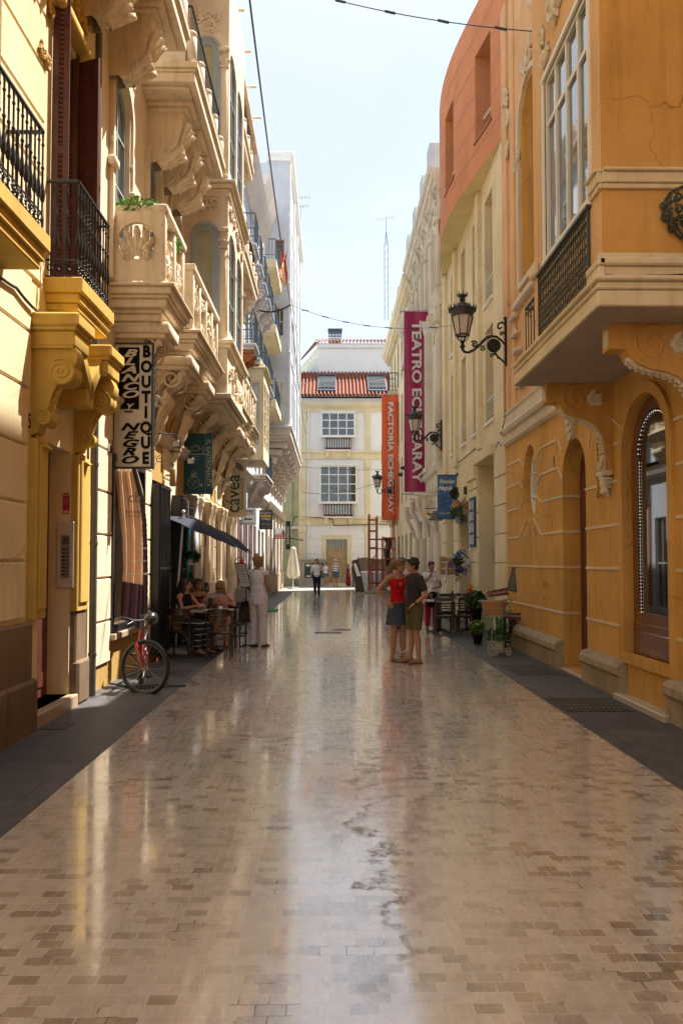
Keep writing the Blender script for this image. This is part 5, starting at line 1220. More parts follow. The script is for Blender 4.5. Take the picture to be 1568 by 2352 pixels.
d = d.build('door', MT('tan_door',(.42,.30,.17),.5), E); h = MB(F); h.ball((.30,1.25,-.08),.05); h.ball((.46,1.25,-.08),.05); h.build('handle', M_['black'], d)
d = MB(F); d.box(-.34,1.1,2.55,3.15,-.25,-.2); d.build('fanlight', M_['glassb'], E); d = MB(F); [d.box(-.30+.1*i,-.27+.1*i,2.57,3.13,-.2,-.17) for i in range(14)]; d.build('fanlight_bars', M_['paley'], E)
for i, (xa,xb,va,vb,rb,n) in enumerate(((-.68,1.64,10.2,11.85,9.3,4),(-.77,1.76,5.65,8.2,4.72,4))):
    dp = .42
    m = MB(F); m.bbox(xa-.05,xb+.05,va-.08,va,0,dp+.05,.01); m.bbox(xa-.06,xb+.06,vb,vb+.08,0,dp+.08,.01); m.box(xa+.03,xb-.03,va,vb,.0,dp-.08); b_ = m.build('glazed_bay', M_['wht'], E)
    window(F @ Matrix.Translation((0,0,dp)), E, xa, xb, va, vb, 0, n, 3 if i == 0 else 4, fr='wht', gl='glass', t=.09, bt=.06, name='bay_window')
    FS = Matrix(((0,0,-1,xa),(-1,0,0,YE),(0,1,0,0),(0,0,0,1))); window(FS, E, .03, dp-.03, va, vb, 0, 1, 3, fr='wht', gl='curtain', name='bay_side_window')
    m = MB(F); m.bbox(xa+.28,xb-.28,rb-.10,rb,0,.34,.01); g = m.build('balcony_slab', M_['wht'], E)
    m = MB(F); m.box(xa+.3,xb-.3,rb,va-.1,.02,.05); m.build('balcony_door', M_['glassb'], E)
    m = MB(F)
    for k in range(11): u = xa+.34+(xb-xa-.68)*k/10; m.tube([(u,rb+.12,.30),(u,va-.12,.30)], .028, 6)
    m.build('balusters', M_['wht'], g)
    m = MB(F); m.box(xa+.28,xb-.28,rb,rb+.14,.27,.33); m.box(xa+.28,xb-.28,va-.14,va-.10,.27,.33); m.box(xa+.28,xa+.33,rb,va-.1,.0,.33); m.box(xb-.33,xb-.28,rb,va-.1,0,.33); m.build('rail_frame', M_['brown'], g)
    for u in (xa+.45,xb-.45): m = MB(F); m.bbox(u-.12,u+.12,rb-.55,rb-.1,0,.25,.03); m.build('bracket', M_['paley'], E)
for q in ((4.2,5.2,5.6,8.2),(4.2,5.2,10.0,12.0)): window(F, E, *q, -.15, 2, 3)
m = MB(F); m.tube([(-1.55,0.6,.08),(-1.55,12.4,.08)], .05, 8); m.tube([(-1.55,3.6,.08),(-1.45,3.4,.12)], .05, 8); m.build('downpipe', M_['white'], E)
def tiles(name, p0, du, dv, nu, nv, parent, mat):      # curved clay tiles on a sloping plane
    p0, du, dv = Vector(p0), Vector(du), Vector(dv); n = du.cross(dv).normalized()
    if n.z < 0: n = -n
    m = MB()
    for i in range(nu):
        def fn(a, b, i=i):
            q = math.pi*a; j = b*nv; fr = j-math.floor(j) if b < 1 else 1
            return p0 + du*((i+a*.62)/nu) + dv*b + n*(math.sin(q)*.09 + .02 + .05*(1-fr))
        m.grid(fn, 5, nv*3)
        def f2(a, b, i=i): return p0 + du*((i+.6+a*.42)/nu) + dv*b + n*(.02-.05*math.sin(math.pi*a))
        m.grid(f2, 3, nv)
    return m.build(name, mat, parent, recalc=False)
tm = MT('clay_tiles', (.25,.075,.038), .8, var=.45, vs=9, bump=.3, bs=20, dirt=.5)
tiles('roof', (x0-.1, YE-.45, 12.98), (13.2,0,0), (0,3.6,2.45), 52, 10, E, tm)
m = MB(); m.box(x0,x1,YE+.0,YE+3.2,12.9,13.02); m.box(x0,x1,YE+3.0,YE+9.9,13.0,15.2); m.build('attic_floor', M_['white'], E)
for xa in (-.95, 2.55):
    m = MB(); nrm = Vector((0,-2.45,3.6)).normalized(); o0 = Vector((0,YE-.45,12.98)); dv = Vector((0,3.6,2.45))
    c = [(xa,.12),(xa+1.28,.12),(xa+1.28,.80),(xa,.80)]; pts = [o0+Vector((x,0,0))+dv*k for x,k in c]
    for i in range(4):
        a_, b_ = pts[i], pts[(i+1)%4]; cc = sum(pts, Vector())/4
        a2, b2 = a_.lerp(cc,.10), b_.lerp(cc,.10)
        m.add([a_+nrm*.03,b_+nrm*.03,b_+nrm*.2,a_+nrm*.2,a2+nrm*.03,b2+nrm*.03,b2+nrm*.2,a2+nrm*.2],[(0,1,2,3),(4,5,6,7),(3,2,6,7),(0,3,7,4),(1,5,6,2)])
    s_ = m.build('skylight', M_['blueiron'], E); m = MB(); m.add([p.lerp(sum(pts, Vector())/4,.1)+nrm*.15 for p in pts],[(0,1,2,3)]); m.build('pane', M_['glass'], s_)
m = MB(); m.box(-.9,11,YE+3.1,YE+9.8,14.5,17.4); m.bbox(-1.05,11.1,YE+2.95,YE+9.9,17.2,17.55,.05); m.build('attic', M_['white'], E)
m = MB(); m.add([(-.9,YE+3.1,14.6),(-.9,YE+3.1,17.4),(-2.6,YE+8.5,16.9),(-2.6,YE+8.5,14.6)],[(0,1,2,3)]); m.build('attic_side', M_['white'], E)
window(Matrix(((-.3,0,-.954,-.90),(.954,0,-.3,YE+3.1),(0,1,0,0),(0,0,0,1))), E, .5, 2.9, 15.3, 16.6, .03, 2, 1, fr='wht', name='attic_window')
tiles('attic_roof', (-1.2, YE+2.8, 17.55), (12.5,0,0), (0,3.0,1.0), 48, 7, E, tm)
m = MB(); m.add([(-1.2,YE+2.8,17.58),(-3.2,YE+9,17.0),(-.8,YE+5.8,18.5)],[(0,1,2)]); m.build('attic_roof_hip', tm, E)
m = MB(); m.box(-.15,.75,YE+5.6,YE+6.4,17.9,18.7); c_ = m.build('chimney', M_['pinkwhite'], E)
m = MB(); m.box(-.25,.85,YE+5.5,YE+6.5,19.30,19.38)
for i in range(5): m.box(-.2,.8,YE+5.55,YE+5.6,18.75+.11*i,18.81+.11*i)
for i in range(5): m.box(-.2+.24*i,-.16+.24*i,YE+5.53,YE+6.45,18.7,19.3)
m.build('chimney_cowl', M_['blueiron'], c_)
cable(F, [(-2.7,4.0,.15),(-2.5,4.7,.16),(-.9,4.65,.2),(.1,4.55,.2),(.2,4.1,.2),(3,4.2,.2),(6,4.2,.2)], .03, 'black cable looped across the lower yellow band of the end house')
# neighbour on the left of the end house
E2 = thing('green_corner_house', 'narrow pale green and yellow house wedged left of the white end house', 'building', (-6, 57, 0))
F2 = FC(55.6); m = MB(F2); wall(m, -14, -2.2, 0, 16.0, [(-3.6,-2.9,9.2,11.0)], .2); m.build('wall', M_['green'], E2); m = MB(); m.box(-14,-2.22,55.9,64,-.3,16); m.build('core', M_['green'], E2)
window(F2, E2, -3.6,-2.9,9.2,11.0,-.1,2,2,fr='greyshut')
m = MB(F2); m.bbox(-14,-2.15,8.5,9.0,0,.25,.02); m.bbox(-14,-2.1,8.95,9.15,0,.4,.03); m.bbox(-14,-2.2,3.9,4.1,0,.2,.02); m.bbox(-2.62,-2.2,9.1,15.4,0,.1,.02); m.bbox(-2.7,-2.15,15.4,15.7,0,.25,.03); m.build('bands', M_['pinkwhite'], E2)
m = MB(F2)
for p in (-3.3,-4.6,-5.9): m.cut(); m.bbox(p,p+.6,0.8,7.8,0,.12,.02); m.bbox(p-.1,p+.7,7.6,7.9,0,.2,.02); m.bbox(p-.1,p+.7,0,.9,0,.25,.02)
m.build_all('pilaster', M_['green'], E2)
# the walls of the cross street
E3 = thing('cross_street_house', 'plain pale house across the side street, behind the far right corner', 'building', (30, 62, 0))
m = MB(FC(56)); wall(m, 11.2, 60, 0, 12, [(c,c+1,v,v+1.8) for c in (14,18,22,26,30) for v in (1,4.5,8)], .2); m.build('wall', M_['pinkwhite'], E3); m = MB(); m.box(11.2,60,56.3,66,-.3,12); m.build('core', M_['pinkwhite'], E3)
for c in (14,18,22,26,30):
    for v in (1,4.5,8): window(FC(56), E3, c, c+1, v, v+1.8, -.1, 2, 2)
# ================================================================ signs, banners, lamps, wires
def B(px0, py0, px1, py1, Y):
    a, b = P(px0, py0, Y=Y), P(px1, py1, Y=Y); return a.x, b.x, b.z, a.z      # x0, x1, z0 (bottom), z1 (top)
def panel(name, label, cat, box, Y, mat, th=.02, group=None, wave=0., bevel=.004):
    x0, x1, z0, z1 = box; r = thing(name, label, cat, ((x0+x1)/2, Y, z0), group)
    m = MB()
    if wave:
        m.grid(lambda a,b: (x0+(x1-x0)*a, Y + wave*math.sin(b*5+a*2)*math.sin(b*3.1) + wave*.5*math.sin(a*9+b*4), z0+(z1-z0)*b), 16, 40)
    else: m.bbox(x0,x1,Y,Y+th,z0,z1,bevel)
    m.build('cloth' if wave else 'board', mat, r); return r, FC(Y-.006 if not wave else Y-abs(wave)*1.5-.004)
# --- black and white boutique sign
bx = B(262,788,350,1075,11.25); r, F = panel('hanging_sign', 'tall black and white boutique sign in an iron frame hung above the draped banner', 'sign', bx, 11.25, MT('sign_white',(.62,.57,.48),.35,var=.05), .12)
x0,x1,z0,z1 = bx; W, H = x1-x0, z1-z0
m = MB(F); ring(m, [(x0-.004,z0-.004),(x1+.004,z0-.004),(x1+.004,z1+.004),(x0-.004,z1+.004)], .022, .012, .14); m.build('frame', M_['black'], r)
m = MB(F); m.box(x0+W*.12,x0+W*.655,z1-H*.53,z1-H*.035,.0,.003); m.build('black_field', M_['dark'], r)
cw, cb = colmat('letter_cream',(.66,.60,.50)), M_['dark']
for i, ch in enumerate('BLANCO'): text(ch, .145, F, x0+W*.39, z1-H*(.085+.066*i), .004, cw, r, sx=2.0, bold=.005, shear=.35)
text('Y', .12, F, x0+W*.39, z1-H*.515, .004, cw, r, sx=1.2, bold=.004, shear=.3); m = MB(F); m.box(x0+W*.28,x0+W*.50,z1-H*.555,z1-H*.545,.0,.004); m.build('lettering', cb, r)
for i, ch in enumerate('NEGRO'): text(ch, .145, F, x0+W*.39, z1-H*(.675+.066*i), .004, cb, r, sx=2.0, bold=.005, shear=.35)
for i, ch in enumerate('BOUTIQUE'): text(ch, .225, F, x0+W*.83, z1-H*(.072+.122*i), .004, cb, r, sx=.85, bold=.010)
m = MB()
for cx, cz, d in ((x0+.03,z1+.05,1),(x1-.03,z1+.05,-1),(x1+.10,z1-.09,1),(x1+.09,z0+.13,1)): m.tube(spiral((cx,11.31,cz),.06,1.5,((1,0,0),(0,0,1)),22,d,.5),.007,5)
for i in range(16):
    z = z0+.05+i*(H-.1)/15; m.tube([(x1+.01,11.31,z-.03),(x1+.05,11.31,z+.05)],.003,4); m.tube([(x0-.01,11.31,z-.02),(x0-.045,11.31,z+.04)],.003,4)
m.tube([(XL,11.31,z1-.12),(x0,11.31,z1-.12)],.014,6); m.tube([(XL,11.31,z0+.12),(x0,11.31,z0+.12)],.014,6)
m.build('scrollwork', M_['black'], r)
# --- teal banner
bx = B(423,997,487,1135,16.6); r, F = panel('cloth_banner', 'dark teal restaurant banner with pale astronaut drawings and vertical lettering', 'banner', bx, 16.6, colmat('teal_cloth',(.006,.085,.11),.6), wave=.012)
x0,x1,z0,z1 = bx; W, H = x1-x0, z1-z0; pale = colmat('banner_pale',(.55,.60,.58))
text('EL GASTRONAUTA', .135, F, x0+W*.88, (z0+z1)/2+.02, 0, pale, r, sx=.86, rot=R(-90))
m = MB(F); m.box(x0+W*.76,x0+W*.768,z0+.01,z1-.01,0,.003); m.box(x0+.01,x0+W*.76,z0+H*.655,z0+H*.665,0,.003)
c = (x0+W*.42, z0+H*.74); m.tube([(c[0]+.10*math.cos(q),c[1]+.085*math.sin(q)+.01,.003) for q in [i*math.pi/14-.3 for i in range(19)]],.004,4); m.tube([(c[0]+.07*math.cos(q),c[1]+.045*math.sin(q)+.015,.003) for q in [i*math.pi/8 for i in range(16)]],.004,4,True)
m.tube([(x0+W*.12,c[1]-.08,.003),(x0+W*.12,c[1]+.08,.003)],.004,4); m.tube([(x0+W*.68,c[1]-.08,.003),(x0+W*.68,c[1]+.08,.003)],.005,4)
c = (x0+W*.36, z0+H*.21); m.tube([(c[0]+.125*math.cos(q),c[1]+.125*math.sin(q)-.02,.003) for q in [i*math.pi/12 for i in range(24)]],.004,4,True)
for a,b,s_ in ((-.04,.02,.05),(.05,.01,.04),(.0,-.06,.03)): m.tube([(c[0]+a+s_*math.cos(q)*(1+.3*math.sin(3*q)),c[1]+b+s_*.7*math.sin(q)-.02,.003) for q in [i*math.pi/6 for i in range(12)]],.003,4,True)
for (a,b,s_) in ((.0,.17,.045),(.03,.13,.05),(-.02,.11,.04)): m.tube([(c[0]+a+s_*math.cos(q),c[1]+b+s_*math.sin(q),.003) for q in [i*math.pi/6 for i in range(12)]],.004,4,True)
for k in range(6): q = k*math.pi/6; m.tube([(x0+W*.63-.045*math.cos(q),z0+H*.15-.045*math.sin(q),.003),(x0+W*.63+.045*math.cos(q),z0+H*.15+.045*math.sin(q),.003)],.002,4)
m.build('line_drawing', pale, r)
text('T A P A S', .035, F, x0+W*.42, z0+H*.62, 0, pale, r); text('B A R', .035, F, x0+W*.42, z0+H*.575, 0, pale, r)
m = MB(); m.tube([(XL,16.6,z1),(x1+.02,16.6,z1)],.012,6); m.build('pole', M_['black'], r)
# --- cream banner
bx = B(515,1054,566,1188,22.9); r, F = panel('cloth_banner', 'cream restaurant banner with dark green rounded lettering running upwards', 'banner', bx, 22.9, colmat('cream_cloth',(.52,.45,.34),.7), wave=.010)
x0,x1,z0,z1 = bx; W, H = x1-x0, z1-z0; dg = colmat('dark_green',(.01,.06,.04))
text('cávea', .56, F, x0+W*.42, z0+H*.40, 0, dg, r, sx=.90, rot=R(90), bold=.004); text('RESTAURANTE', .105, F, x0+W*.82, z0+H*.40, 0, dg, r, sx=1.3, rot=R(90)); m = MB(F); m.box(x0+W*.69,x0+W*.70,z0+H*.07,z0+H*.73,0,.003)
for k in range(3): m.tube([(x0+W*.52+(.10+.055*k)*math.cos(q),z0+H*.80+(.10+.055*k)*math.sin(q),.003) for q in [R(-5)+i*R(19) for i in range(10)]],.012,4)
m.build('logo_arcs', dg, r); m = MB(); m.tube([(XL,22.9,z1),(x1+.04,22.9,z1)],.015,6); m.tube([(XL,22.9,z0),(x1+.04,22.9,z0)],.015,6); m.build('pole', M_['wht'], r)
# --- small signs
bx = B(548,1167,588,1206,27.3); r, F = panel('hanging_sign', 'white hairdresser sign with thin black script, left of the dark grey hotel sign', 'sign', bx, 27.3, M_['wht'], .05)
x0,x1,z0,z1 = bx; W, H = x1-x0, z1-z0; text('peluqueros', .11, F, x0+W*.55, z0+H*.66, .002, colmat('sign_grey',(.15,.15,.15)), r, sx=.95); text('cores', .17, F, x0+W*.5, z0+H*.82, .003, cb, r, shear=.3, bold=.003); text('davines', .09, F, x0+W*.55, z0+H*.36, .002, cb, r, bold=.004); text('www.corespeluqueros.com', .045, F, x0+W*.5, z0+H*.1, .002, cb, r)
bx = B(595,1171,626,1216,34.2); r, F = panel('hanging_sign', 'dark grey hotel sign with a yellow middle word, between the white signs', 'sign', bx, 34.2, colmat('sign_slate',(.05,.055,.06)), .05)
x0,x1,z0,z1 = bx; W, H = x1-x0, z1-z0; sg = colmat('sign_pale',(.5,.5,.5)); text('picasso', .155, F, x0+W*.5, z0+H*.86, .002, sg, r); text('suites', .20, F, x0+W*.5, z0+H*.70, .002, colmat('sign_yellow',(.65,.42,.02)), r, bold=.004); text('málaga', .15, F, x0+W*.5, z0+H*.55, .002, sg, r); text('952 221 000', .07, F, x0+W*.5, z0+H*.25, .002, sg, r)
bx = B(628,1213,655,1238,42.6); r, F = panel('hanging_sign', 'small red and white for-transfer sign with a telephone number', 'sign', bx, 42.6, M_['wht'], .05)
x0,x1,z0,z1 = bx; W, H = x1-x0, z1-z0; m = MB(F); m.box(x0+.01,x1-.01,z0+.01,z0+H*.45,0,.004); m.build('red_field', colmat('sign_red',(.45,.01,.02)), r); text('SE TRASPASA', .085, F, x0+W*.45, z0+H*.36, .005, M_['wht'], r, bold=.003); text('659 483 870', .12, F, x0+W*.5, z0+H*.15, .005, M_['wht'], r, bold=.004, sx=.8)
m = MB(F); m.ball((x1-.1,z0+H*.78,.01),.04,8,(1,1.1,.2)); m.box(x1-.17,x1-.03,z0+H*.46,z0+H*.68,.0,.005); m.build('portrait', colmat('portrait_brown',(.10,.05,.05)), r)
# --- theatre banners
for (lab, px, Y, col, s, sz, ty, nm) in (('long magenta theatre banner hanging down the right facade', (927,716,985,1130), 29.6, (.33,.004,.075), 'TEATRO ECHEGARAY', .72, 'magenta_cloth', 0), ('orange banner, shorter and further down the street than the magenta one', (876,907,915,1195), 42.8, (.72,.095,.012), 'FACTORÍA ECHEGARAY', .66, 'orange_cloth', 1)):
    bx = B(*px, Y); r, F = panel('facade_banner', lab, 'banner', bx, Y, MT(ty, col, .4, var=.08, vs=1.2, coat=.15), wave=.035)
    x0,x1,z0,z1 = bx; W, H = x1-x0, z1-z0
    o = text(s, sz, F, x0+W*.48, (z0+z1)/2, 0, colmat('banner_letters%d'%nm,(.72,.66,.60)), r, rot=R(-90), bold=.022)
    hz = [ (o.matrix_world @ v.co).z for v in o.data.vertices] if False else None
    lz = [v.co.z for v in o.data.vertices]; lx = [v.co.x for v in o.data.vertices]; kz = H*(.90 if nm == 0 else .89)/(max(lz)-min(lz)); kx = W*.40/(max(lx)-min(lx)); cz, cx = (max(lz)+min(lz))/2, (max(lx)+min(lx))/2
    for v in o.data.vertices: v.co.z = (v.co.z-cz)*kz + cz; v.co.x = (v.co.x-cx)*kx + cx
    m = MB(); m.tube([(x0-.1,Y,z1+.02),(XR,Y,z1+.02)],.03,6); m.tube([(x0-.1,Y-.02,z0-.08),(XR,Y-.02,z0-.08)],.03,6); m.ball((x0-.12,Y,z1+.02),.05,8); m.build('pole', M_['steel'], r)
# --- blue banner of the trattoria
bx = B(1004,1091,1050,1192,22.8); r, F = panel('cloth_banner', 'blue trattoria banner with white script and a black volcano outline', 'banner', bx, 22.8, MT('blue_cloth',(.055,.15,.36),.55,var=.15), wave=.012)
x0,x1,z0,z1 = bx; W, H = x1-x0, z1-z0; wl = colmat('script_white',(.75,.75,.75))
text('Ristobar', .165, F, x0+W*.48, z0+H*.85, 0, wl, r, shear=.25, sx=.78, bold=.004); text('Napule è', .185, F, x0+W*.50, z0+H*.70, 0, wl, r, shear=.25, sx=.78, bold=.005); text('Cucina Napoletana', .085, F, x0+W*.5, z0+H*.13, 0, wl, r, shear=.25, sx=.78)
m = MB(F); m.tube([(x0+W*a,z0+H*b,.003) for a,b in ((.16,.39),(.25,.44),(.33,.49),(.38,.47),(.45,.46),(.55,.45),(.68,.50),(.76,.53))],.006,4); m.tube([(x0+W*a,z0+H*b,.003) for a,b in ((.72,.37),(.5,.35),(.3,.345),(.17,.30),(.2,.26),(.4,.25))],.006,4); m.build('volcano_outline', M_['dark'], r)
m = MB(); m.tube([(x0-.02,22.8,z1),(XR,22.8,z1)],.012,6); m.tube([(x0-.02,22.8,z0),(XR,22.8,z0)],.012,6); m.box(XR-.05,XR+.0,22.77,22.83,z0-.06,z0+.06); m.box(XR-.05,XR,22.77,22.83,z1-.06,z1+.06); m.build('pole', M_['iron'], r)
bx = B(983,1172,1014,1197,25.2); r, F = panel('warning_sign', 'white vehicle exit warning sign with a yellow lamp, half hidden behind the blue banner', 'sign', bx, 25.2, M_['wht'], .03)
x0,x1,z0,z1 = bx; W, H = x1-x0, z1-z0
for i, s in enumerate(('LUZ','ENCENDIDA','SALIDA','VEHÍCULOS')): text(s, .085, F, x0+W*.52, z1-H*(.15+.235*i), .003, cb, r, bold=.004)
m = MB(); m.tube([(x0-.12,25.2,z1+.06),(XR,25.2,z1+.06)],.014,6); m.build('arm', M_['iron'], r); m = MB(); m.lathe([(.0,-.13),(.05,-.13),(.055,-.02),(.04,0)],(x0-.06,25.18,z1-.02),10,2); m.build('warning_lamp', colmat('amber',(.75,.40,.01),.3), r)
for i, (lab, px) in enumerate((('upper spotlight arm reaching from the theatre towards the orange banner',(950,1075)),('lower spotlight arm reaching from the theatre towards the orange banner',(944,1090)))):
    a = P(*px, Y=32); m = MB(); m.tube([(XR,32,a.z+.05),(a.x-.4,32,a.z+.03)],.018,5); r = thing('spotlight', lab, 'spotlight', (XR,32,a.z)); m.build('arm', M_['steel'], r); m = MB(); m.lathe([(.05,-.12),(.09,.02),(.09,.05),(.03,.07)],(a.x-.42,32,a.z),10,0); m.build('lamp_head', M_['black'], r)
# --- spotlights on the left shop fronts
def flood(x_, y_, z_, lab, w=.13):
    r = thing('floodlight', lab, 'spotlight', (XL, y_, z_), 'spotlights over the shop fronts'); m = MB(); m.tube([(XL,y_,z_+.13),(x_,y_,z_+.10),(x_,y_,z_+.04)],.012,6); m.build('arm', M_['black'], r)
    m = MB(); m.bbox(x_-w/2,x_+w/2,y_-.05,y_+.07,z_-.12,z_+.0,.02); m.tube([(x_-w*.6,y_,z_-.08),(x_-w*.6,y_,z_+.05),(x_+w*.6,y_,z_+.05),(x_+w*.6,y_,z_-.08)],.006,5); m.build('lamp_head', M_['black'], r); m = MB(); m.box(x_-w*.42,x_+w*.42,y_-.056,y_-.05,z_-.11,z_-.02); m.build('lens', M_['curtain'], r)
a = P(405,1012,Y=13.3); flood(a.x,13.3,a.z,'floodlight on the long arm right of the boutique sign'); a = P(439,1052,Y=15.0); flood(a.x,15.0,a.z,'floodlight in front of the teal banner'); a = P(525,1107,Y=21.5); flood(a.x,21.5,a.z,'slim floodlight in front of the cream banner',.2); a = P(248,1020,Y=10.9); flood(a.x,10.9,a.z,'small floodlight on the wall left of the boutique sign',.10)
m = MB(); a = P(360,915,Y=12.3); m.lathe([(.02,.05),(.08,.02),(.10,-.08),(.08,-.12)],(a.x,12.3,a.z),10,2); m.tube([(XL,12.3,a.z+.05),(a.x,12.3,a.z+.05)],.012,5); tag(m.build('wall_lamp', M_['steel']), 'small grey metal wall lamp peeping out behind the boutique sign', 'lamp')
m = MB(); a = P(397,1092,Y=14.6); m.bbox(a.x-.05,a.x+.05,14.55,14.65,a.z-.2,a.z+.12,.01); m.tube([(XL,14.6,a.z),(a.x,14.6,a.z)],.02,6); tag(m.build('wall_lamp', colmat('brass_box',(.30,.22,.10),.35)), 'square brass wall lamp on the pier between the black grilles', 'lamp')
# --- street lamps
def street_lamp():
    r = thing('street_lamp', 'big wall lantern on the orange house corner, nearest of the three street lamps', 'street lamp', (0,0,0), 'ornate wall lanterns')
    A = .90                                            # distance of the lantern from the wall, local -X is away from the wall
    m = MB(); L = lambda a, h: (-a, 0, h)
    m.box(-.045,-.0,-.03,.03,-.36,.60); m.ball((-.02,0,.62),.04,8)
    m.tube([L(.03,.50),L(.10,.54),L(.17,.50),L(.18,.43),L(.13,.40),L(.10,.44)],.022,6)
    m.tube([L(a,h) for a,h in ((.90,.0),(.87,-.07),(.78,-.09),(.66,-.03),(.55,.07),(.44,.19),(.32,.25),(.2,.24),(.1,.16),(.04,.08))],[.03,.028,.026,.026,.03,.032,.03,.026,.022,.02],7)
    m.tube([L(.26+.125*math.cos(q),.06+.125*math.sin(q)) for q in [i*math.pi/12 for i in range(24)]],.020,6,True)
    m.lathe([(.0,-.015),(.105,-.012),(.105,.012),(.0,.015)],(-.26,0,.06),20,1)
    m.tube([L(.24,-.07),L(.20,-.15),L(.12,-.22),L(.04,-.30)],[.024,.02,.018,.02],6); m.tube(spiral(L(.30,-.15),.05,1.2,((1,0,0),(0,0,1)),14,1),.014,5); m.tube([L(.3,-.12),L(.24,-.10)],.014,5)
    m.tube(spiral(L(.66,.08),.075,1.4,((1,0,0),(0,0,1)),18,-1,2.5),.017,5); m.tube(spiral(L(.48,.0),.06,1.4,((1,0,0),(0,0,1)),18,1,1),.016,5); m.tube(spiral(L(.10,.30),.05,1.3,((1,0,0),(0,0,1)),14,1),.014,5)
    for a, h in ((.6,.03),(.5,.13),(.38,.24),(.72,-.05),(.16,-.2)): m.ball(L(a,h),.032,6,(1.4,.7,.7))
    m.build('bracket', M_['iron'], r)
    m = MB(); c = L(A, 0)
    m.lathe([(.02,-.05),(.035,0),(.06,.03),(.04,.06),(.03,.10),(.055,.13),(.03,.16)], c, 10)
    for k in range(6): q = k*math.pi/3; m.tube([(c[0]+.03*math.cos(q),.03*math.sin(q),.14),(c[0]+.09*math.cos(q),.09*math.sin(q),.18),(c[0]+.14*math.cos(q),.14*math.sin(q),.27)],.010,5)
    for k in range(6):
        q = k*math.pi/3; m.tube([(c[0]+.135*math.cos(q),.135*math.sin(q),.27),(c[0]+.215*math.cos(q),.215*math.sin(q),.66)],.011,5)
    m.tube([(c[0]+.135*math.cos(k*math.pi/3),.135*math.sin(k*math.pi/3),.27) for k in range(6)],.014,5,True)
    m.build('lantern_frame', M_['iron'], r)
    m = MB(); m.lathe([(.125,.28),(.205,.66)], c, 6); g = m.build('lantern_glass', MT('frosted_glass',(.62,.55,.50),.35,var=.05), r)
    m = MB(); m.lathe([(.22,.65),(.225,.69),(.24,.72),(.24,.76),(.27,.80),(.20,.83),(.17,.88),(.11,.92),(.06,.94),(.045,.97),(.07,1.0),(.045,1.02),(.06,1.05),(.10,1.09)], c, 18)
    for k in range(16):
        q = k*math.pi/8; e = (c[0]+.255*math.cos(q), .255*math.sin(q)); m.tube([(e[0],e[1],.76),(c[0]+.29*math.cos(q),.29*math.sin(q),.87)],[.032,.004],5)
    for k in range(8): q = k*math.pi/4; m.tube([(c[0]+.085*math.cos(q),.085*math.sin(q),1.07),(c[0]+.12*math.cos(q),.12*math.sin(q),1.15)],[.018,.003],5)
    m.build('crown_roof', MT('lamp_roof',(.05,.05,.055),.45,.3), r)
    return r
lamp = street_lamp(); hgt = P(1075,800,Y=16.05).z; lamp.location = (XR-.075, 16.05, hgt)
for Y, (px,py), lab in ((26.0,(970,1010),'wall lantern hanging in front of the magenta banner'),(42.0,(868,1130),'small distant wall lantern left of the orange banner')):
    q = copy_tree(lamp); q.location = (XR-.01, Y, P(px,py,Y=Y).z); q['label'] = lab
    if Y > 40: q.location.x = 3.35
# --- cables across the street
I4 = Matrix.Identity(4)
def wire(a, b, r, label, sag=.2, name='overhead_cable', bits=0):
    a, b = Vector(a), Vector(b); m = MB(); n = 30; m.tube([a.lerp(b, i/n) - Vector((0,0,4*sag*(i/n)*(1-i/n))) for i in range(n+1)], r, 5)
    for k in range(bits):
        q = .1+.8*k/max(1,bits-1); p = a.lerp(b,q)-Vector((0,0,4*sag*q*(1-q))); m.tube([p-(b-a).normalized()*.12,p+(b-a).normalized()*.12],r*2.4,6)
    return tag(m.build(name, M_['black']), label, 'cable')
J = P(667,700,Y=26)
wire(P(566,-60,Y=11.2), J, .016, 'thick black cable coming down from the top of the picture to the wire junction', .25)
wire(J, P(596,713,X=-2.3), .03, 'short thick cable from the wire junction to the left balconies', .12)
wire(J, P(1035,748,X=3.6), .007, 'thin span wire from the junction to the cream house on the right', .35, bits=7)
wire(J, P(701,995,Y=49), .014, 'black cable falling away from the junction towards the end house', .5)
wire(P(520,-80,X=-2.3), P(1237,73,X=3.62), .010, 'wire crossing the sky high above the street to the orange house', .25, bits=6)
wire(P(694,1130,Y=50), P(868,1108,Y=40), .014, 'thin wire slung low in front of the end house', .3)
wire(P(600,870,X=-2.5), P(960,850,X=3.4), .005, 'hair-thin wire crossing in front of the red tiled roof', .3)
wire(P(680,1070,Y=49), P(900,1078,X=3.5), .012, 'wire crossing in front of the middle bay of the end house', .12)
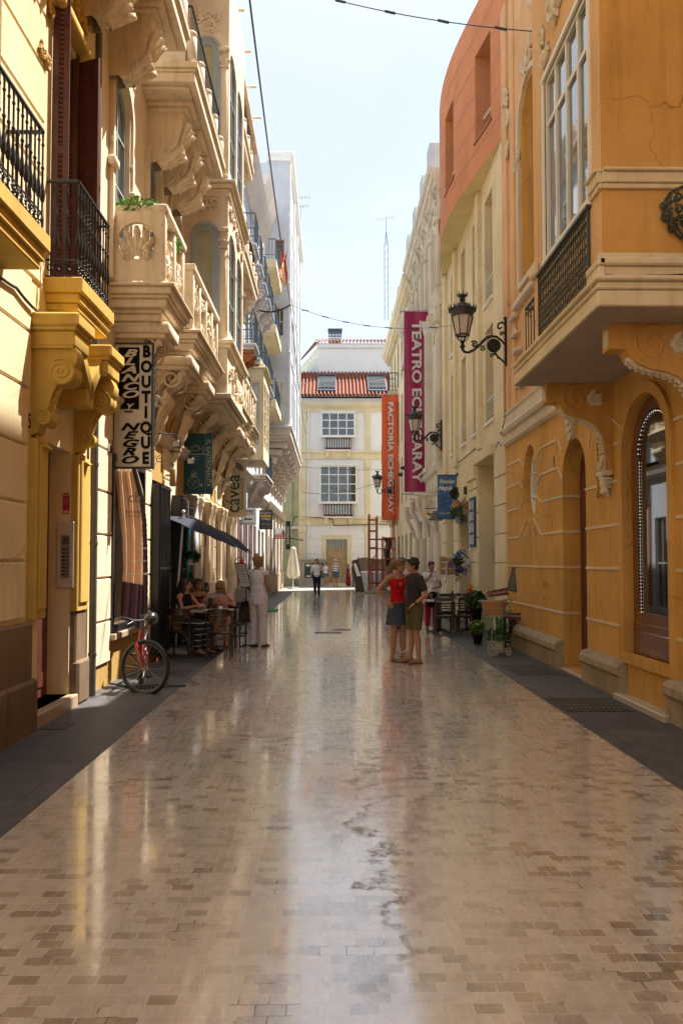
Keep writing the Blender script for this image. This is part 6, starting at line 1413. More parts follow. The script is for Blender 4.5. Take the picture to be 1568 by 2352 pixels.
# --- antennas
def antenna(px, py0, py1, Y, label, lattice=False, L=.9, dx=1):
    a, b = P(px,py1,Y=Y), P(px,py0,Y=Y); r = thing('roof_antenna', label, 'antenna', a); m = MB()
    if lattice:
        s = .13; top = a.z+(b.z-a.z)*.72
        for q in ((-s,-s),(s,-s),(s,s),(-s,s)): m.tube([(a.x+q[0],Y+q[1],a.z),(a.x+q[0],Y+q[1],top),(a.x,Y,top+1.2)],.018,4)
        z = a.z; k = 0
        while z < top: m.tube([(a.x-s*(1 if k%2 else -1),Y-s,z),(a.x+s*(1 if k%2 else -1),Y-s,z+.3)],.011,4); z += .3; k += 1
        m.tube([(a.x,Y,top),(a.x,Y,b.z)],.025,5)
    else: m.tube([tuple(a),tuple(b)],.02,5)
    m.build('mast', MT('mast_blue_grey',(.30,.38,.45),.5,.2) if lattice else M_['steel'], r); m = MB()
    z = b.z-.15; m.tube([(a.x-L*.5,Y,z-.1*dx),(a.x+L*.5,Y,z+.1*dx)],.014,5)
    for i in range(7): x = a.x-L*.5+L*i/6; m.tube([(x,Y-.3,z+(i-3)*.033*dx),(x,Y+.3,z+(i-3)*.033*dx)],.008,4); m.tube([(x,Y,z-.12+(i-3)*.033*dx),(x,Y,z+.14+(i-3)*.033*dx)],.008,4)
    m.build('aerial', M_['steel'], r)
antenna(887, 497, 735, 60, 'tall lattice mast with an aerial above the far right roofs', True, 1.3)
antenna(690, 470, 505, 45, 'upper television aerial on the white tower roof edge', False, .9); antenna(684, 448, 470, 42, 'television aerial pointing right from the white tower', False, 1.2, .4)
# --- things at the far end
r = thing('folded_parasol', 'closed cream parasol standing by the far left corner', 'parasol', (P(673,1335,Y=48).x,48,0)); c = (r.location.x,48,0)
m = MB(); n = 14; prof = [(.04,2.55),(.14,2.45),(.17,2.2),(.24,1.6),(.32,1.0),(.34,.75),(.30,.7)]
def fn(a, b):
    k = b*(len(prof)-1); i = min(len(prof)-2,int(k)); f = k-i; rr = prof[i][0]*(1-f)+prof[i+1][0]*f; h = prof[i][1]*(1-f)+prof[i+1][1]*f
    q = a*2*math.pi; rr *= 1+.22*math.sin(q*7)*min(1,b*2); h += .10*math.sin(q*7)*b
    return (c[0]+rr*math.cos(q), c[1]+rr*math.sin(q), h)
m.grid(fn, 70, 18); m.build('canopy', MT('cream_canvas',(.74,.68,.55),.8), r); m = MB(); m.tube([(c[0],48,0),(c[0],48,2.6)],.03,8); m.box(c[0]-.3,c[0]+.3,47.7,48.3,0,.07); m.build('pole', M_['wht'], r)
x0,x1,z0,z1 = B(690,1325,748,1345,53.3); r = thing('electric_cabinet', 'grey stone electricity cabinet with a dark green door before the end house', 'cabinet', ((x0+x1)/2,53.6,0))
m = MB(); m.bbox(x0,x1,53.3,54.4,0,1.72,.02); m.bbox(x0-.08,x1+.08,53.2,54.42,1.70,1.86,.03); m.build('housing', MT('cabinet_stone',(.40,.38,.34),.8,dirt=.2), r)
m = MB(); m.box(x0+.28,x0+1.0,53.27,53.3,.55,1.55); m.box(x0+1.02,x0+1.55,53.27,53.3,.55,1.55); d = m.build('door', colmat('cabinet_green',(.03,.06,.055)), r); m = MB(); m.box(x0+.38,x0+.62,53.26,53.27,1.32,1.48); m.box(x0+.4,x0+.65,53.26,53.27,.62,.72); m.build('notice', M_['wht'], d); m = MB(); m.prism([(x0+.66,1.34),(x0+.82,1.34),(x0+.74,1.5)], .012, 53.258, 1); m.build('hazard_triangle', colmat('hazard_yellow',(.7,.45,.01)), d)
r = thing('awning', 'dark red shop awning sticking out near the far left corner', 'awning', (-2.6,49.4,3.4)); a, b = P(657,1215,Y=49), P(694,1243,Y=49)
m = MB(); m.add([(a.x,48.6,a.z),(a.x,50.3,a.z),(b.x,50.3,b.z+.12),(b.x,48.6,b.z+.12),(b.x,48.6,b.z-.06),(b.x,50.3,b.z-.06),(a.x,48.6,a.z-.02),(a.x,50.3,a.z-.02),(b.x,50.3,b.z+.09),(b.x,48.6,b.z+.09)],[(0,1,2,3),(3,2,5,4),(6,9,8,7)]); m.build('canvas', colmat('awning_red',(.22,.03,.025),.8), r)
m = MB(); m.tube([(a.x,48.65,a.z-.5),(b.x,48.65,b.z+.05)],.02,5); m.tube([(a.x,50.2,a.z-.5),(b.x,50.2,b.z+.05)],.02,5); m.tube([(b.x,48.6,b.z+.1),(b.x,50.3,b.z+.1)],.025,5); m.build('folding_arms', M_['black'], r)
bx = B(656,1197,667,1262,47.5); r, F = panel('hanging_sign', 'narrow black vertical sign below the dark red awning', 'sign', bx, 47.5, M_['black'], .04); text('BAR PINCHO', .2, F, (bx[0]+bx[1])/2, (bx[2]+bx[3])/2, .002, M_['wht'], r, rot=R(90), sx=.9)
# scaffold, bags, fence, board
r = thing('scaffold', 'rusty red tube scaffold standing at the right side near the end of the street', 'scaffold', (2.9,43,0)); m = MB()
xs = [P(px,1355,Y=42.5).x for px in (848,866,880,905)]; tops = (4.2,4.1,3.0,4.1)
for x, t_ in zip(xs, tops):
    for y in (42.3,43.5): m.tube([(x,y,0),(x,y,t_)],.032,6)
for z in (.5,1.2,1.75,2.35,2.85,3.3,3.9):
    for y in (42.3,43.5):
        for i in (0,2): 
            if z < min(tops[i],tops[i+1]): m.tube([(xs[i],y,z),(xs[i+1],y,z)],.026,6)
        if z < 2.9: m.tube([(xs[1],y,z),(xs[2],y,z)],.026,6)
for i, x in enumerate(xs):
    for z in (1.15,2.3,3.85):
        if z < tops[i]: m.tube([(x,42.3,z),(x,43.5,z)],.026,6)
m.tube([(xs[0],42.3,1.2),(xs[1],42.3,2.3)],.022,6); m.tube([(xs[2],42.3,.5),(xs[3],42.3,1.7)],.022,6); m.tube([(xs[2],42.3,2.9),(xs[3],42.3,1.75)],.022,6)
m.build('tubes', M_['rust'], r)
for z, i in ((2.38,0),(1.2,0),(2.9,2),(1.78,2)): m = MB(); m.bbox(xs[i],xs[i+1],42.3,43.5,z,z+.05,.01); m.build('platform', M_['rust'], r)
m = MB(); m.grid(lambda a,b: (xs[2]+.1+.35*a+.05*math.sin(b*9), 42.9+.1*math.sin(a*8+b*5), 2.9-1.5*b), 8, 14); tag(m.build('hanging_tarp', MT('dirty_tarp',(.12,.10,.08),.7)), 'grey dirty sheet draped inside the red scaffold', 'tarp')
for i, (px, lab) in enumerate(((838,'white builders bag, left of two behind the scaffold'),(866,'white builders bag, right of two behind the scaffold'))):
    c = P(px,1352,Y=45); r = thing('rubble_bag', lab, 'bag', (c.x,45,0), 'white rubble bags'); m = MB(); m.grid(lambda a,b: (c.x+.55*math.copysign(abs(math.cos(a*2*math.pi))**.45,math.cos(a*2*math.pi))*(1+.08*math.sin(b*3.1))*(1-.12*b*b), 45+.5*math.copysign(abs(math.sin(a*2*math.pi))**.45,math.sin(a*2*math.pi)), 1.05*b+.03*math.sin(a*14)), 40, 10); m.ball((c.x,45,1.0),.5,14,(1,.9,.25)); m.build('sack', MT('woven_white',(.66,.64,.62),.8,bump=.3), r); m = MB()
    for s_ in (-.32,.32): m.tube([(c.x+s_,44.48,.1),(c.x+s_,44.46,1.0),(c.x+s_,44.6,1.2),(c.x+s_*.7,44.9,1.15)],.02,4)
    m.build('strap', colmat('strap_red',(.5,.06,.02)), r)
x0,x1,z0,z1 = B(822,1300,850,1345,47); m = MB(); m.grid(lambda a,b: (x0+(3.4-x0)*a, 47+.05*math.sin(a*12), .1+1.75*b+.05*math.sin(a*7)), 20, 6); r = tag(thing('barrier_mesh','',''), 'brown grey site netting stretched behind the white bags', 'fence'); m.build('netting', MT('brown_net',(.26,.20,.15),.9), r); m = MB(); [m.tube([(x,47.04,0),(x,47.04,1.95)],.025,6) for x in (x0,(x0+3.4)/2,3.4)]; m.build('post', M_['iron'], r)
a, b = P(832,1362,Y=41.5), P(808,1283,Y=41.5); r = thing('notice_board', 'dark wooden site board leaning beside the scaffold with a pasted notice', 'board', (a.x,41.5,0)); m = MB(); m.add([(a.x-.35,41.4,.05),(a.x+.12,41.4,.05),(b.x+.33,41.7,b.z-.02),(b.x+.02,41.7,b.z-.1),(a.x-.35,41.75,.05),(a.x+.12,41.75,.05),(b.x+.33,42.05,b.z-.02),(b.x+.02,42.05,b.z-.1)],[(0,1,2,3),(4,7,6,5),(0,3,7,4),(1,5,6,2),(3,2,6,7),(0,4,5,1)]); m.build('board', MT('old_board',(.07,.05,.04),.8,dirt=.3), r); m = MB(); m.add([(a.x-.30+.0,41.44,.9),(a.x-.08,41.44,.9),(b.x+.22,41.66,b.z-.25),(b.x+.08,41.66,b.z-.25)],[(0,1,2,3)]); m.v = [v+Vector((0,-.02,0)) for v in m.v]; m.build('notice', M_['wht'], r)
m = MB(); m.bbox(a.x-.5,a.x+.5,41.2,41.9,0,.08,.01); m.bbox(a.x-.1,a.x+1.3,41.5,42.1,.0,.10,.01); tag(m.build('pallet', MT('pallet_wood',(.30,.24,.17),.8)), 'low wooden pallet boards lying under the leaning site board', 'pallet')
# ================================================================ cafe furniture, plants, bicycles
def place(r, loc, rz=0): r.location = loc; r.rotation_euler = (0,0,rz); return r
def bistro_chair(label, group='bentwood armchairs of the left cafe'):   # faces +Y, back towards -Y
    r = thing('cafe_chair', label, 'chair', (0,0,0), group)
    m = MB(); m.lathe([(.0,.43),(.20,.43),(.215,.445),(.215,.465),(.20,.475),(.0,.47)], (0,0,0), 18); m.build('seat', M_['dkwood'], r)
    for sx in (-1,1):
        m = MB(); m.tube([(sx*.19,.17,0),(sx*.175,.155,.43)],[.014,.018],6); m.build('leg', M_['dkwood'], r)
        m = MB(); m.tube([(sx*.20,-.22,0),(sx*.19,-.17,.44),(sx*.215,-.20,.66),(sx*.22,-.24,.84)],[.014,.018,.015,.014],6); m.build('leg', M_['dkwood'], r)
    m = MB(); pts = [(.225*math.sin(q), -.02-.24*math.cos(q)-.03, .76+.0*q) for q in [R(-118)+i*R(236)/20 for i in range(21)]]; m.tube(pts, .017, 6, flat=1.2)
    m.grid(lambda a,b: (.235*math.sin(R(-62+124*a)), -.05-.245*math.cos(R(-62+124*a)), .76+.115*b*(1-.25*(2*a-1)**2)), 14, 3); m.grid(lambda a,b: (.215*math.sin(R(-62+124*a)), -.05-.225*math.cos(R(-62+124*a)), .76+.115*b*(1-.25*(2*a-1)**2)), 14, 3)
    for sx in (-1,1): m.tube([(sx*.21,.06,.76),(sx*.20,.11,.62),(sx*.18,.13,.46)],.012,6)
    m.build('backrest', M_['dkwood'], r)
    m = MB()
    for i in range(-3,4): m.tube([(i*.015,-.19,.46),(i*.028,-.235,.60),(i*.055,-.285,.77)],[.006,.008,.010],5)
    m.ball((0,-.20,.52),.035,8,(1.6,.6,.8)); m.build('fan_splat', MT('raffia',(.16,.09,.04),.6), r)
    m = MB(); m.lathe([(.178,.20),(.192,.20)],(0,0,0),20) if False else m.tube([(.17*math.cos(q),.17*math.sin(q)-.01,.20) for q in [i*math.pi/10 for i in range(20)]],.010,5,True)
    for sx in (-1,1): m.tube([(sx*.19,-.19,.24),(sx*.15,-.18,.38),(sx*.05,-.18,.43)],.009,5)
    m.build('stretcher', M_['dkwood'], r); return r
def slat_chair(label, group='slatted wooden chairs of the right restaurant'):
    r = thing('restaurant_chair', label, 'chair', (0,0,0), group)
    m = MB(); m.bbox(-.21,.21,-.20,.21,.435,.465,.015); m.build('seat', M_['dkwood'], r)
    for sx in (-1,1):
        m = MB(); m.tube([(sx*.19,.18,0),(sx*.18,.17,.44)],[.016,.022],6); m.build('leg', M_['dkwood'], r)
        m = MB(); m.tube([(sx*.20,-.24,0),(sx*.19,-.19,.44),(sx*.205,-.24,.86)],[.016,.024,.018],6); m.build('leg', M_['dkwood'], r)
    m = MB()
    m.bbox(-.215,.215,-.255,-.225,.80,.88,.012)
    for z in (.745,.685,.625,.565): m.bbox(-.195,.195,-.205-(z-.44)*.10,-.185-(z-.44)*.10,z-.014,z+.014,.006)
    m.build('backrest', M_['dkwood'], r)
    m = MB()
    for sx in (-1,1): m.tube([(sx*.185,.16,.25),(sx*.14,.165,.36),(sx*.02,.17,.42)],.010,5); m.tube([(sx*.19,-.20,.25),(sx*.14,-.19,.36),(sx*.02,-.18,.42)],.010,5)
    m.bbox(-.19,.19,.14,.16,.39,.43,.006); m.build('seat_rail', M_['dkwood'], r); return r
def pedestal_table(label, w, d, h, cat='table', group=None, top='table_top'):
    r = thing('cafe_table', label, cat, (0,0,0), group)
    m = MB(); m.bbox(-w/2,w/2,-d/2,d/2,h-.035,h,.01); m.build('tabletop', M_[top], r)
    m = MB(); m.lathe([(.05,.04),(.04,.1),(.035,.3),(.045,.5),(.035,.62),(.06,h-.05),(.10,h-.036)],(0,0,0),12)
    for k in range(4): q = k*math.pi/2+math.pi/4; m.tube([(0,0,.10),(.16*math.cos(q),.16*math.sin(q),.06),(.28*math.cos(q),.28*math.sin(q),.015)],[.035,.025,.016],6)
    m.build('pedestal', M_['iron'], r); return r
M_['table_top'] = MT('pale_marble_top', (.55,.47,.40), .3, var=.1)
def gpos(px, Y): return P(px, 1400, Y=Y).x
T1 = (gpos(484,14.75), 14.75)
place(pedestal_table('marble topped cafe table where three women sit on the left', .78, .70, .80), (*T1,0))
ch = bistro_chair('dark armchair with fan back, nearest on the left beside the paving edge'); place(ch, (gpos(507,14.0), 13.95, 0), R(0))
c2 = copy_tree(ch); place(c2, (gpos(416,14.1), 14.15, 0), R(-8)); c2['label'] = 'dark armchair with fan back under the black haired woman'
c3 = copy_tree(ch); place(c3, (T1[0]+.15, 15.45, 0), R(180)); c3['label'] = 'dark armchair under the blonde woman with sunglasses'
c4 = copy_tree(ch); place(c4, (gpos(545,15.9), 15.95, 0), R(150)); c4['label'] = 'dark armchair behind the blonde woman beside the menu stand'
c5 = copy_tree(ch); place(c5, (gpos(452,15.3), 15.45, 0), R(170)); c5['label'] = 'dark armchair under the woman half hidden behind the black hair'
c6 = copy_tree(ch); place(c6, (gpos(566,16.6), 16.7, 0), R(20)); c6['label'] = 'dark armchair in front of the standing woman with bags on it'
# things on the table
def glass(x, y, z, label, h=.11, r_=.033, mat=None, cat='glass'):
    m = MB(); m.lathe([(r_*.8,0),(r_,h),(r_*.93,h),(r_*.74,.008),(0,.008)],(x,y,z),14); return tag(m.build('drinking_glass', mat or M_['clear']), label, cat)
M_['clear'] = MT('clear_glass', (.8,.82,.84), .05, var=0, trans=.85)
TZ = .80
glass(T1[0]-.18,T1[1]-.05,TZ,'low glass tumbler nearest the black haired woman'); glass(T1[0]-.08,T1[1]-.12,TZ,'glass tumbler beside the water bottle on the marble table'); 
m = MB(); m.lathe([(.03,0),(.033,.02),(.031,.12),(.033,.15),(.015,.19),(.013,.205)],(T1[0]-.13,T1[1]+.08,TZ),12); b_ = tag(m.build('water_bottle', M_['clear']), 'plastic water bottle with blue cap and label on the marble table', 'bottle'); m = MB(); m.lathe([(.015,.205),(.015,.22)],(T1[0]-.13,T1[1]+.08,TZ),10); m.lathe([(.0335,.06),(.0335,.10)],(T1[0]-.13,T1[1]+.08,TZ),12); m.build('cap', colmat('cap_blue',(.02,.12,.5),.4), b_)
m = MB(); m.lathe([(.03,0),(.045,.02),(.047,.05),(.035,.075),(.0,.075)],(T1[0]+.20,T1[1]-.15,TZ),14); b_ = tag(m.build('sugar_pourer', M_['wht']), 'round white sugar pourer with red lid on the marble table', 'pourer'); m = MB(); m.lathe([(.037,.075),(.03,.10),(.012,.105),(.008,.15),(.0,.15)],(T1[0]+.20,T1[1]-.15,TZ),12); m.build('lid', colmat('lid_red',(.45,.01,.01),.3), b_)
m = MB(); m.bbox(T1[0]-.05,T1[0]+.03,T1[1]+.02,T1[1]+.07,TZ+.08,TZ+.215,.008); tag(m.build('mobile_phone', M_['black']), 'black phone held up by the blonde woman in sunglasses', 'phone')
m = MB(); m.lathe([(.075,0),(.08,.012),(.0,.008)],(T1[0]-.02,T1[1]-.2,TZ),16); tag(m.build('saucer', M_['wht']), 'small white saucer near the front edge of the marble table', 'plate')
# parasol
r = thing('cafe_parasol', 'tilted navy blue parasol on a white pole over the left cafe tables', 'parasol', (gpos(409,14.9), 14.9, 0))
px_ = gpos(409,14.9); top = P(422,1180,Y=14.9)
m = MB(); m.tube([(px_-.04,14.9,0),(px_,14.9,1.3),(top.x,14.9,top.z-.02)],.022,8); m.ball((top.x,14.9,top.z+.04),.035,8); m.box(px_-.28,px_+.22,14.65,15.15,0,.06); m.build('pole', M_['wht'], r)
Rr = 1.15; ax = Vector((.40,.0,.92)).normalized(); e1 = ax.cross(Vector((0,1,0))).normalized(); e2 = ax.cross(e1).normalized(); hub = Vector((top.x,14.9,top.z+.0))
rim = []
def par(cn, r_, dome=.30, k=6, lab=None):
    mm = MB(); pts = [cn + e1*r_*math.cos(R(30)+i*2*math.pi/k) + e2*r_*math.sin(R(30)+i*2*math.pi/k) - ax*dome for i in range(k)]
    for i in range(k):
        a, b = pts[i], pts[(i+1)%k]
        mm.grid(lambda u,v,a=a,b=b: cn.lerp(a.lerp(b,u), v) + ax*(.05*math.sin(math.pi*v)) - ax*(.0) - (a.lerp(b,u)-cn)*.10*math.sin(math.pi*u)*v, 8, 8)
    return mm, pts
cn = hub + (e1 if e1.x > 0 else -e1)*.42 + Vector((0,.30,0))
mm, pts = par(cn, .86, .20); mm.build('canopy', M_['navy'], r, recalc=False)
m = MB(); [m.tube([tuple(cn-ax*.04), tuple(p)], .007, 4) for p in pts]; [m.tube([tuple(hub-Vector((0,0,.25))), tuple(cn.lerp(p,.5)-ax*.03)], .006, 4) for p in pts]; m.tube([tuple(cn),tuple(hub)],.015,5); m.build('ribs', M_['steel'], r)
r = thing('cafe_parasol', 'second navy parasol with grey pole, partly hidden below the first', 'parasol', (gpos(470,16.3),16.3,0)); t2 = P(472,1218,Y=16.3)
m = MB(); m.tube([(gpos(462,16.3),16.3,0),(t2.x,16.3,t2.z)],.02,8); m.build('pole', M_['steel'], r); cn = Vector((t2.x+.35,16.6,t2.z-.02)); mm, pts = par(cn, .78, .20); mm.build('canopy', M_['navy'], r, recalc=False)
# menu stand
a, b = P(539,1292,Y=15.9), P(578,1352,Y=15.9); r = thing('menu_stand', 'black iron menu stand with a framed card and a red lamp, before the standing woman', 'menu stand', ((a.x+b.x)/2+.05,15.9,0)); cx = (a.x+b.x)/2+.06
m = MB(); m.tube([(cx,15.95,0),(cx,15.95,1.25)],.014,6); [m.tube([(cx,15.95,.03),(cx+.2*math.cos(q),15.95+.2*math.sin(q),.0)],.012,5) for q in (0,2.1,4.2)]; m.tube([(a.x+.0,15.9,a.z+.02),(a.x+.06,15.9,a.z+.10),(a.x+.16,15.9,a.z+.09)],.008,5); m.build('stand', M_['black'], r)
c = [(a.x,a.z),(a.x+.20,a.z-.03),(b.x,b.z+.02),(b.x-.20,b.z+.05)]
c = [(a.x,a.z),(a.x+.22,a.z-.01),(b.x,b.z+.02),(b.x-.21,b.z+.01)]
F = FC(15.88); m = MB(F); m.add([(x,z,0) for x,z in c]+[(x,z,-.02) for x,z in c],[(0,1,2,3),(4,7,6,5),(0,3,7,4),(1,5,6,2),(0,4,5,1),(3,2,6,7)]); m.build('frame', M_['black'], r)
ce = (sum(x for x,_ in c)/4, sum(z for _,z in c)/4); m = MB(F); m.add([(ce[0]+(x-ce[0])*.86,ce[1]+(z-ce[1])*.9,.004) for x,z in c],[(0,1,2,3)]); cd = m.build('menu_card', colmat('menu_paper',(.55,.52,.45)), r)
m = MB(F)
for i in range(9):
    q = .15+.08*i; p1 = Vector(c[0]).lerp(Vector(c[3]),q); p2 = Vector(c[1]).lerp(Vector(c[2]),q); a_, b_ = p1.lerp(p2,.2), p1.lerp(p2,.8 if i%3 else .6); m.add([(a_.x,a_.y,.006),(b_.x,b_.y,.006),(b_.x,b_.y+.007,.006),(a_.x,a_.y+.007,.006)],[(0,1,2,3)])
m.build('menu_lines', M_['dark'], cd); m = MB(); m.lathe([(.02,0),(.035,.04),(.015,.09),(.0,.09)],(a.x+.14,15.88,a.z-.01),8); m.build('red_lamp', colmat('lamp_red',(.5,.01,.01)), r)
x0,x1,z0,z1 = B(540,1362,566,1400,16.9); r, F = panel('menu_board', 'cream menu board standing behind the blonde woman', 'menu board', (x0,x1,.75,z1+.1), 16.9, colmat('board_cream',(.55,.50,.40)), .04); m = MB(); m.box(x0+.02,x0+.05,16.9,16.94,0,.75); m.box(x1-.05,x1-.02,16.9,16.94,0,.75); m.build('leg', M_['wht'], r)
x0,x1,z0,z1 = B(513,1368,540,1400,16.2); m = MB(); m.bbox(x0,x1,16.2,16.3,.5,z1,.03); m.bbox(x0,x1,16.3,16.75,.42,.5,.02); r = tag(thing('wicker_chair','',''), 'pale high backed chair behind the blonde woman', 'chair'); m.build('backrest', colmat('pale_seat',(.42,.40,.34)), r); [MB().box(x,x+.04,y,y+.04,0,.44).build('leg', M_['wht'], r) for x in (x0,x1-.04) for y in (16.25,16.7)]
x0,x1,z0,z1 = B(570,1404,590,1412,19); 
m = MB(); a = P(600,1404,Z=0); m.bbox(a.x-.25,a.x+.55,a.y-.3,a.y+.6,0,.03,.01); tag(m.build('green_mat', colmat('mat_green',(.02,.16,.05),.9)), 'small green mat lying on the left pavement edge behind the standing woman', 'mat')
# wall things by the cafe
x0,x1,z0,z1 = B(372,1193,392,1325,14.5); r = thing('chalk_menu', 'tall narrow chalkboard menu in a wooden frame on the left wall', 'blackboard', (XL+.05,14.9,z0)); m = MB(FL); m.bbox(14.62,15.12,z0,z1,.03,.07,.01); m.build('frame', M_['wood'], r); m = MB(FL); m.box(14.67,15.07,z0+.06,z1-.1,.07,.075); bd = m.build('board', colmat('chalk_black',(.03,.035,.03)), r); m = MB(FL); [m.box(14.72,14.72+random.uniform(.12,.28),z0+.15+.09*i,z0+.17+.09*i,.075,.078) for i in range(13)]; m.build('chalk_lines', colmat('chalk',(.35,.33,.28)), bd)
x0,x1,z0,z1 = B(545,1240,555,1262,20.5)
def plant(name, label, cat, c, ext, n, s, mats, pot=None, seed=1, stems=0):
    r = thing(name, label, cat, (c[0],c[1],0 if pot else c[2])); rn = random.Random(seed)
    for i, mt in enumerate(mats):
        m = MB(); leaves(m, c, ext, n//len(mats), s, rn); m.build('foliage', M_[mt], r)
    if stems: m = MB(); [m.tube([(c[0],c[1],c[2]-ext[2]*1.3),(c[0]+rn.uniform(-1,1)*ext[0]*.6,c[1],c[2]+rn.uniform(-.3,.5)*ext[2])],.006,4) for _ in range(stems)]; m.build('stem', M_['greenleaf'], r)
    if pot: 
        m = MB(); (pr, ph, pz, pm) = pot; m.lathe([(pr*.72,pz),(pr*.95,pz+ph*.9),(pr*1.05,pz+ph*.9),(pr*1.05,pz+ph),(pr*.9,pz+ph),(pr*.9,pz+ph*.85),(0,pz+ph*.85)],(c[0],c[1],0),16); m.build('pot', pm, r)
    return r
a = P(432,1280,Y=15.7); r = plant('hanging_plant', 'trailing green plant hanging beside the parasol pole', 'plant', (a.x,15.7,a.z), (.26,.25,.13), 420, .05, ('greenleaf','darkleaf'), seed=3)
m = MB(); rn = random.Random(8); [leaves(m, (a.x-.02+rn.uniform(-.14,.14), 15.7+rn.uniform(-.1,.1), a.z-.1-rn.random()*.45), (.05,.05,.08), 14, .04, rn) for _ in range(14)]; m.build('trailing_shoots', M_['greenleaf'], r); m = MB(); m.lathe([(.10,-.13),(.14,0),(.0,0)],(a.x,15.7,a.z-.02),12); m.tube([(a.x,15.7,a.z),(a.x,15.7,a.z+1.1),(XL,15.7,a.z+1.15)],.006,4); m.build('pot', M_['wht'], r)
a = P(456,1370,Y=16.2); plant('climbing_plant', 'leafy green shoots rising behind the dark haired woman', 'plant', (a.x,16.2,a.z-.05), (.12,.12,.33), 260, .045, ('greenleaf',), seed=5, pot=(.12,.25,.25,M_['wht']))
a = P(502,1350,Y=18.0); plant('potted_plant', 'small green plant in a steel pot by the yellow pier', 'plant', (a.x-.3,18.0,a.z), (.10,.10,.14), 120, .04, ('greenleaf',), seed=6, pot=(.10,.35,.42,M_['steel']))
m = MB(FL); m.bbox(17.7,18.3,.72,.80,0,.35,.01); m.bbox(17.8,18.2,.0,.72,.02,.3,.01); tag(m.build('side_stand', M_['ochre']), 'small yellow stand below the steel plant pot', 'stand')
m = MB(); m.ball((gpos(566,16.7),16.68,.62),.17,12,(1,.9,1.2)); m.tube([(gpos(566,16.7)-.12,16.66,.70),(gpos(566,16.7)-.05,16.6,.93),(gpos(566,16.7)+.10,16.66,.70)],.012,5); tag(m.build('handbag', MT('black_leather',(.02,.018,.02),.4)), 'black bag lying on the armchair beside the standing woman', 'bag')
# ---------------- right restaurant
s1 = slat_chair('dark slatted chair, left of the pair, nearest the couple'); place(s1, (gpos(1017,18.1),18.1,0), R(-2))
s2 = copy_tree(s1); place(s2, (gpos(1069,18.2),18.2,0), R(3)); s2['label'] = 'dark slatted chair, right of the pair, next to the leafy pots'
s3 = copy_tree(s1); place(s3, (gpos(1022,19.6),19.7,0), R(178)); s3['label'] = 'dark slatted chair on the far side of the restaurant table'
s4 = copy_tree(s1); place(s4, (gpos(1066,19.8),19.9,0), R(182)); s4['label'] = 'dark slatted chair on the far side of the right hand restaurant table'
ta = pedestal_table('pale topped restaurant table, left of the pair, with glasses and a candle', .75, .75, .78, group='restaurant tables on the right'); place(ta, (gpos(1010,18.8),18.85,0))
tb = copy_tree(ta); place(tb, (gpos(1072,18.9),18.95,0)); tb['label'] = 'pale topped restaurant table, right of the pair, against the wall'
TA = (ta.location.x, ta.location.y); TB = (tb.location.x, tb.location.y)
glass(TA[0]-.22,TA[1]-.15,.78,'tall clear glass on the left restaurant table',.16,.035); q = glass(TA[0]-.04,TA[1]-.15,.78,'glass holding a candle on the left restaurant table',.14,.038,cat='candle glass'); m = MB(); m.lathe([(.026,.01),(.026,.06),(0,.06)],(TA[0]-.04,TA[1]-.15,.78),10); m.build('candle', colmat('wax',(.7,.6,.5)), q)
glass(TB[0]-.28,TB[1]-.1,.78,'clear glass beside the dark napkin on the right table',.14,.034); glass(TB[0]-.12,TB[1]-.1,.78,'second clear glass on the right table',.15,.036)
m = MB(); m.add([(TA[0]+.22,TA[1],.78),(TA[0]+.32,TA[1],.78),(TA[0]+.32,TA[1],1.02),(TA[0]+.22,TA[1],.86),(TA[0]+.24,TA[1]+.08,.78),(TA[0]+.34,TA[1]+.08,.78)],[(0,1,2,3),(0,4,3),(1,2,5)]); tag(m.build('folded_napkin', MT('napkin_brown',(.05,.02,.015),.7)), 'dark folded napkin standing on the restaurant table', 'napkin')
m = MB(); m.box(TB[0]-.05,TB[0]+.08,TB[1]-.05,TB[1]+.02,.78,.86); tag(m.build('table_box', M_['dkwood']), 'small dark box on the right restaurant table', 'box')
m = MB(); m.box(TA[0]-.30,TA[0]+.02,TA[1]-.33,TA[1]-.1,.781,.786); tag(m.build('paper_menu', M_['wht']), 'white paper menu lying on the left restaurant table', 'menu')
Yr = 20.9
a = P(1028,1334,Y=20.6); r = thing('wall_shelf', 'white wooden wall bracket shelf holding the left crate', 'shelf', (XR-.35,21,a.z)); m = MB(); xs = (P(1012,1334,Y=21.3).x, P(1048,1334,Y=21.3).x); m.bbox(xs[0],xs[1],21.1,21.5,1.28,1.32,.008)
for x in (xs[0]+.04, xs[1]-.04): m.tube([(x,21.15,1.28),(x+.0,21.15,.9),(x+(.04 if x>xs[0]+.1 else -.0),21.15,.35)],.018,6)
m.tube([(xs[0]+.04,21.15,1.0),(xs[0]+.1,21.15,1.18),(sum(xs)/2,21.15,1.25),(xs[1]-.1,21.15,1.18),(xs[1]-.04,21.15,1.0)],.014,6); m.build('frame', M_['wht'], r)
def crate(x0, x1, y0, y1, z0, z1, lab, mt, n=3):
    r = thing('wooden_crate', lab, 'crate', ((x0+x1)/2,(y0+y1)/2,z0), 'wooden crates on the right wall'); m = MB(); h = (z1-z0)/n
    for i in range(n):
        z = z0+h*i+h*.1
        m.box(x0,x1,y0,y0+.012,z,z+h*.8); m.box(x0,x1,y1-.012,y1,z,z+h*.8); m.box(x0,x0+.012,y0+.012,y1-.012,z,z+h*.8); m.box(x1-.012,x1,y0+.012,y1-.012,z,z+h*.8)
    m.box(x0,x1,y0,y1,z0,z0+.012); m.build('slats', mt, r); m = MB()
    for x in (x0+.013,x1-.04): 
        for y in (y0+.013,y1-.04): m.box(x,x+.025,y,y+.025,z0+.012,z1)
    m.build('corner_posts', mt, r); return r
pine = MT('pine',(.42,.25,.09),.6,var=.2,vs=8)
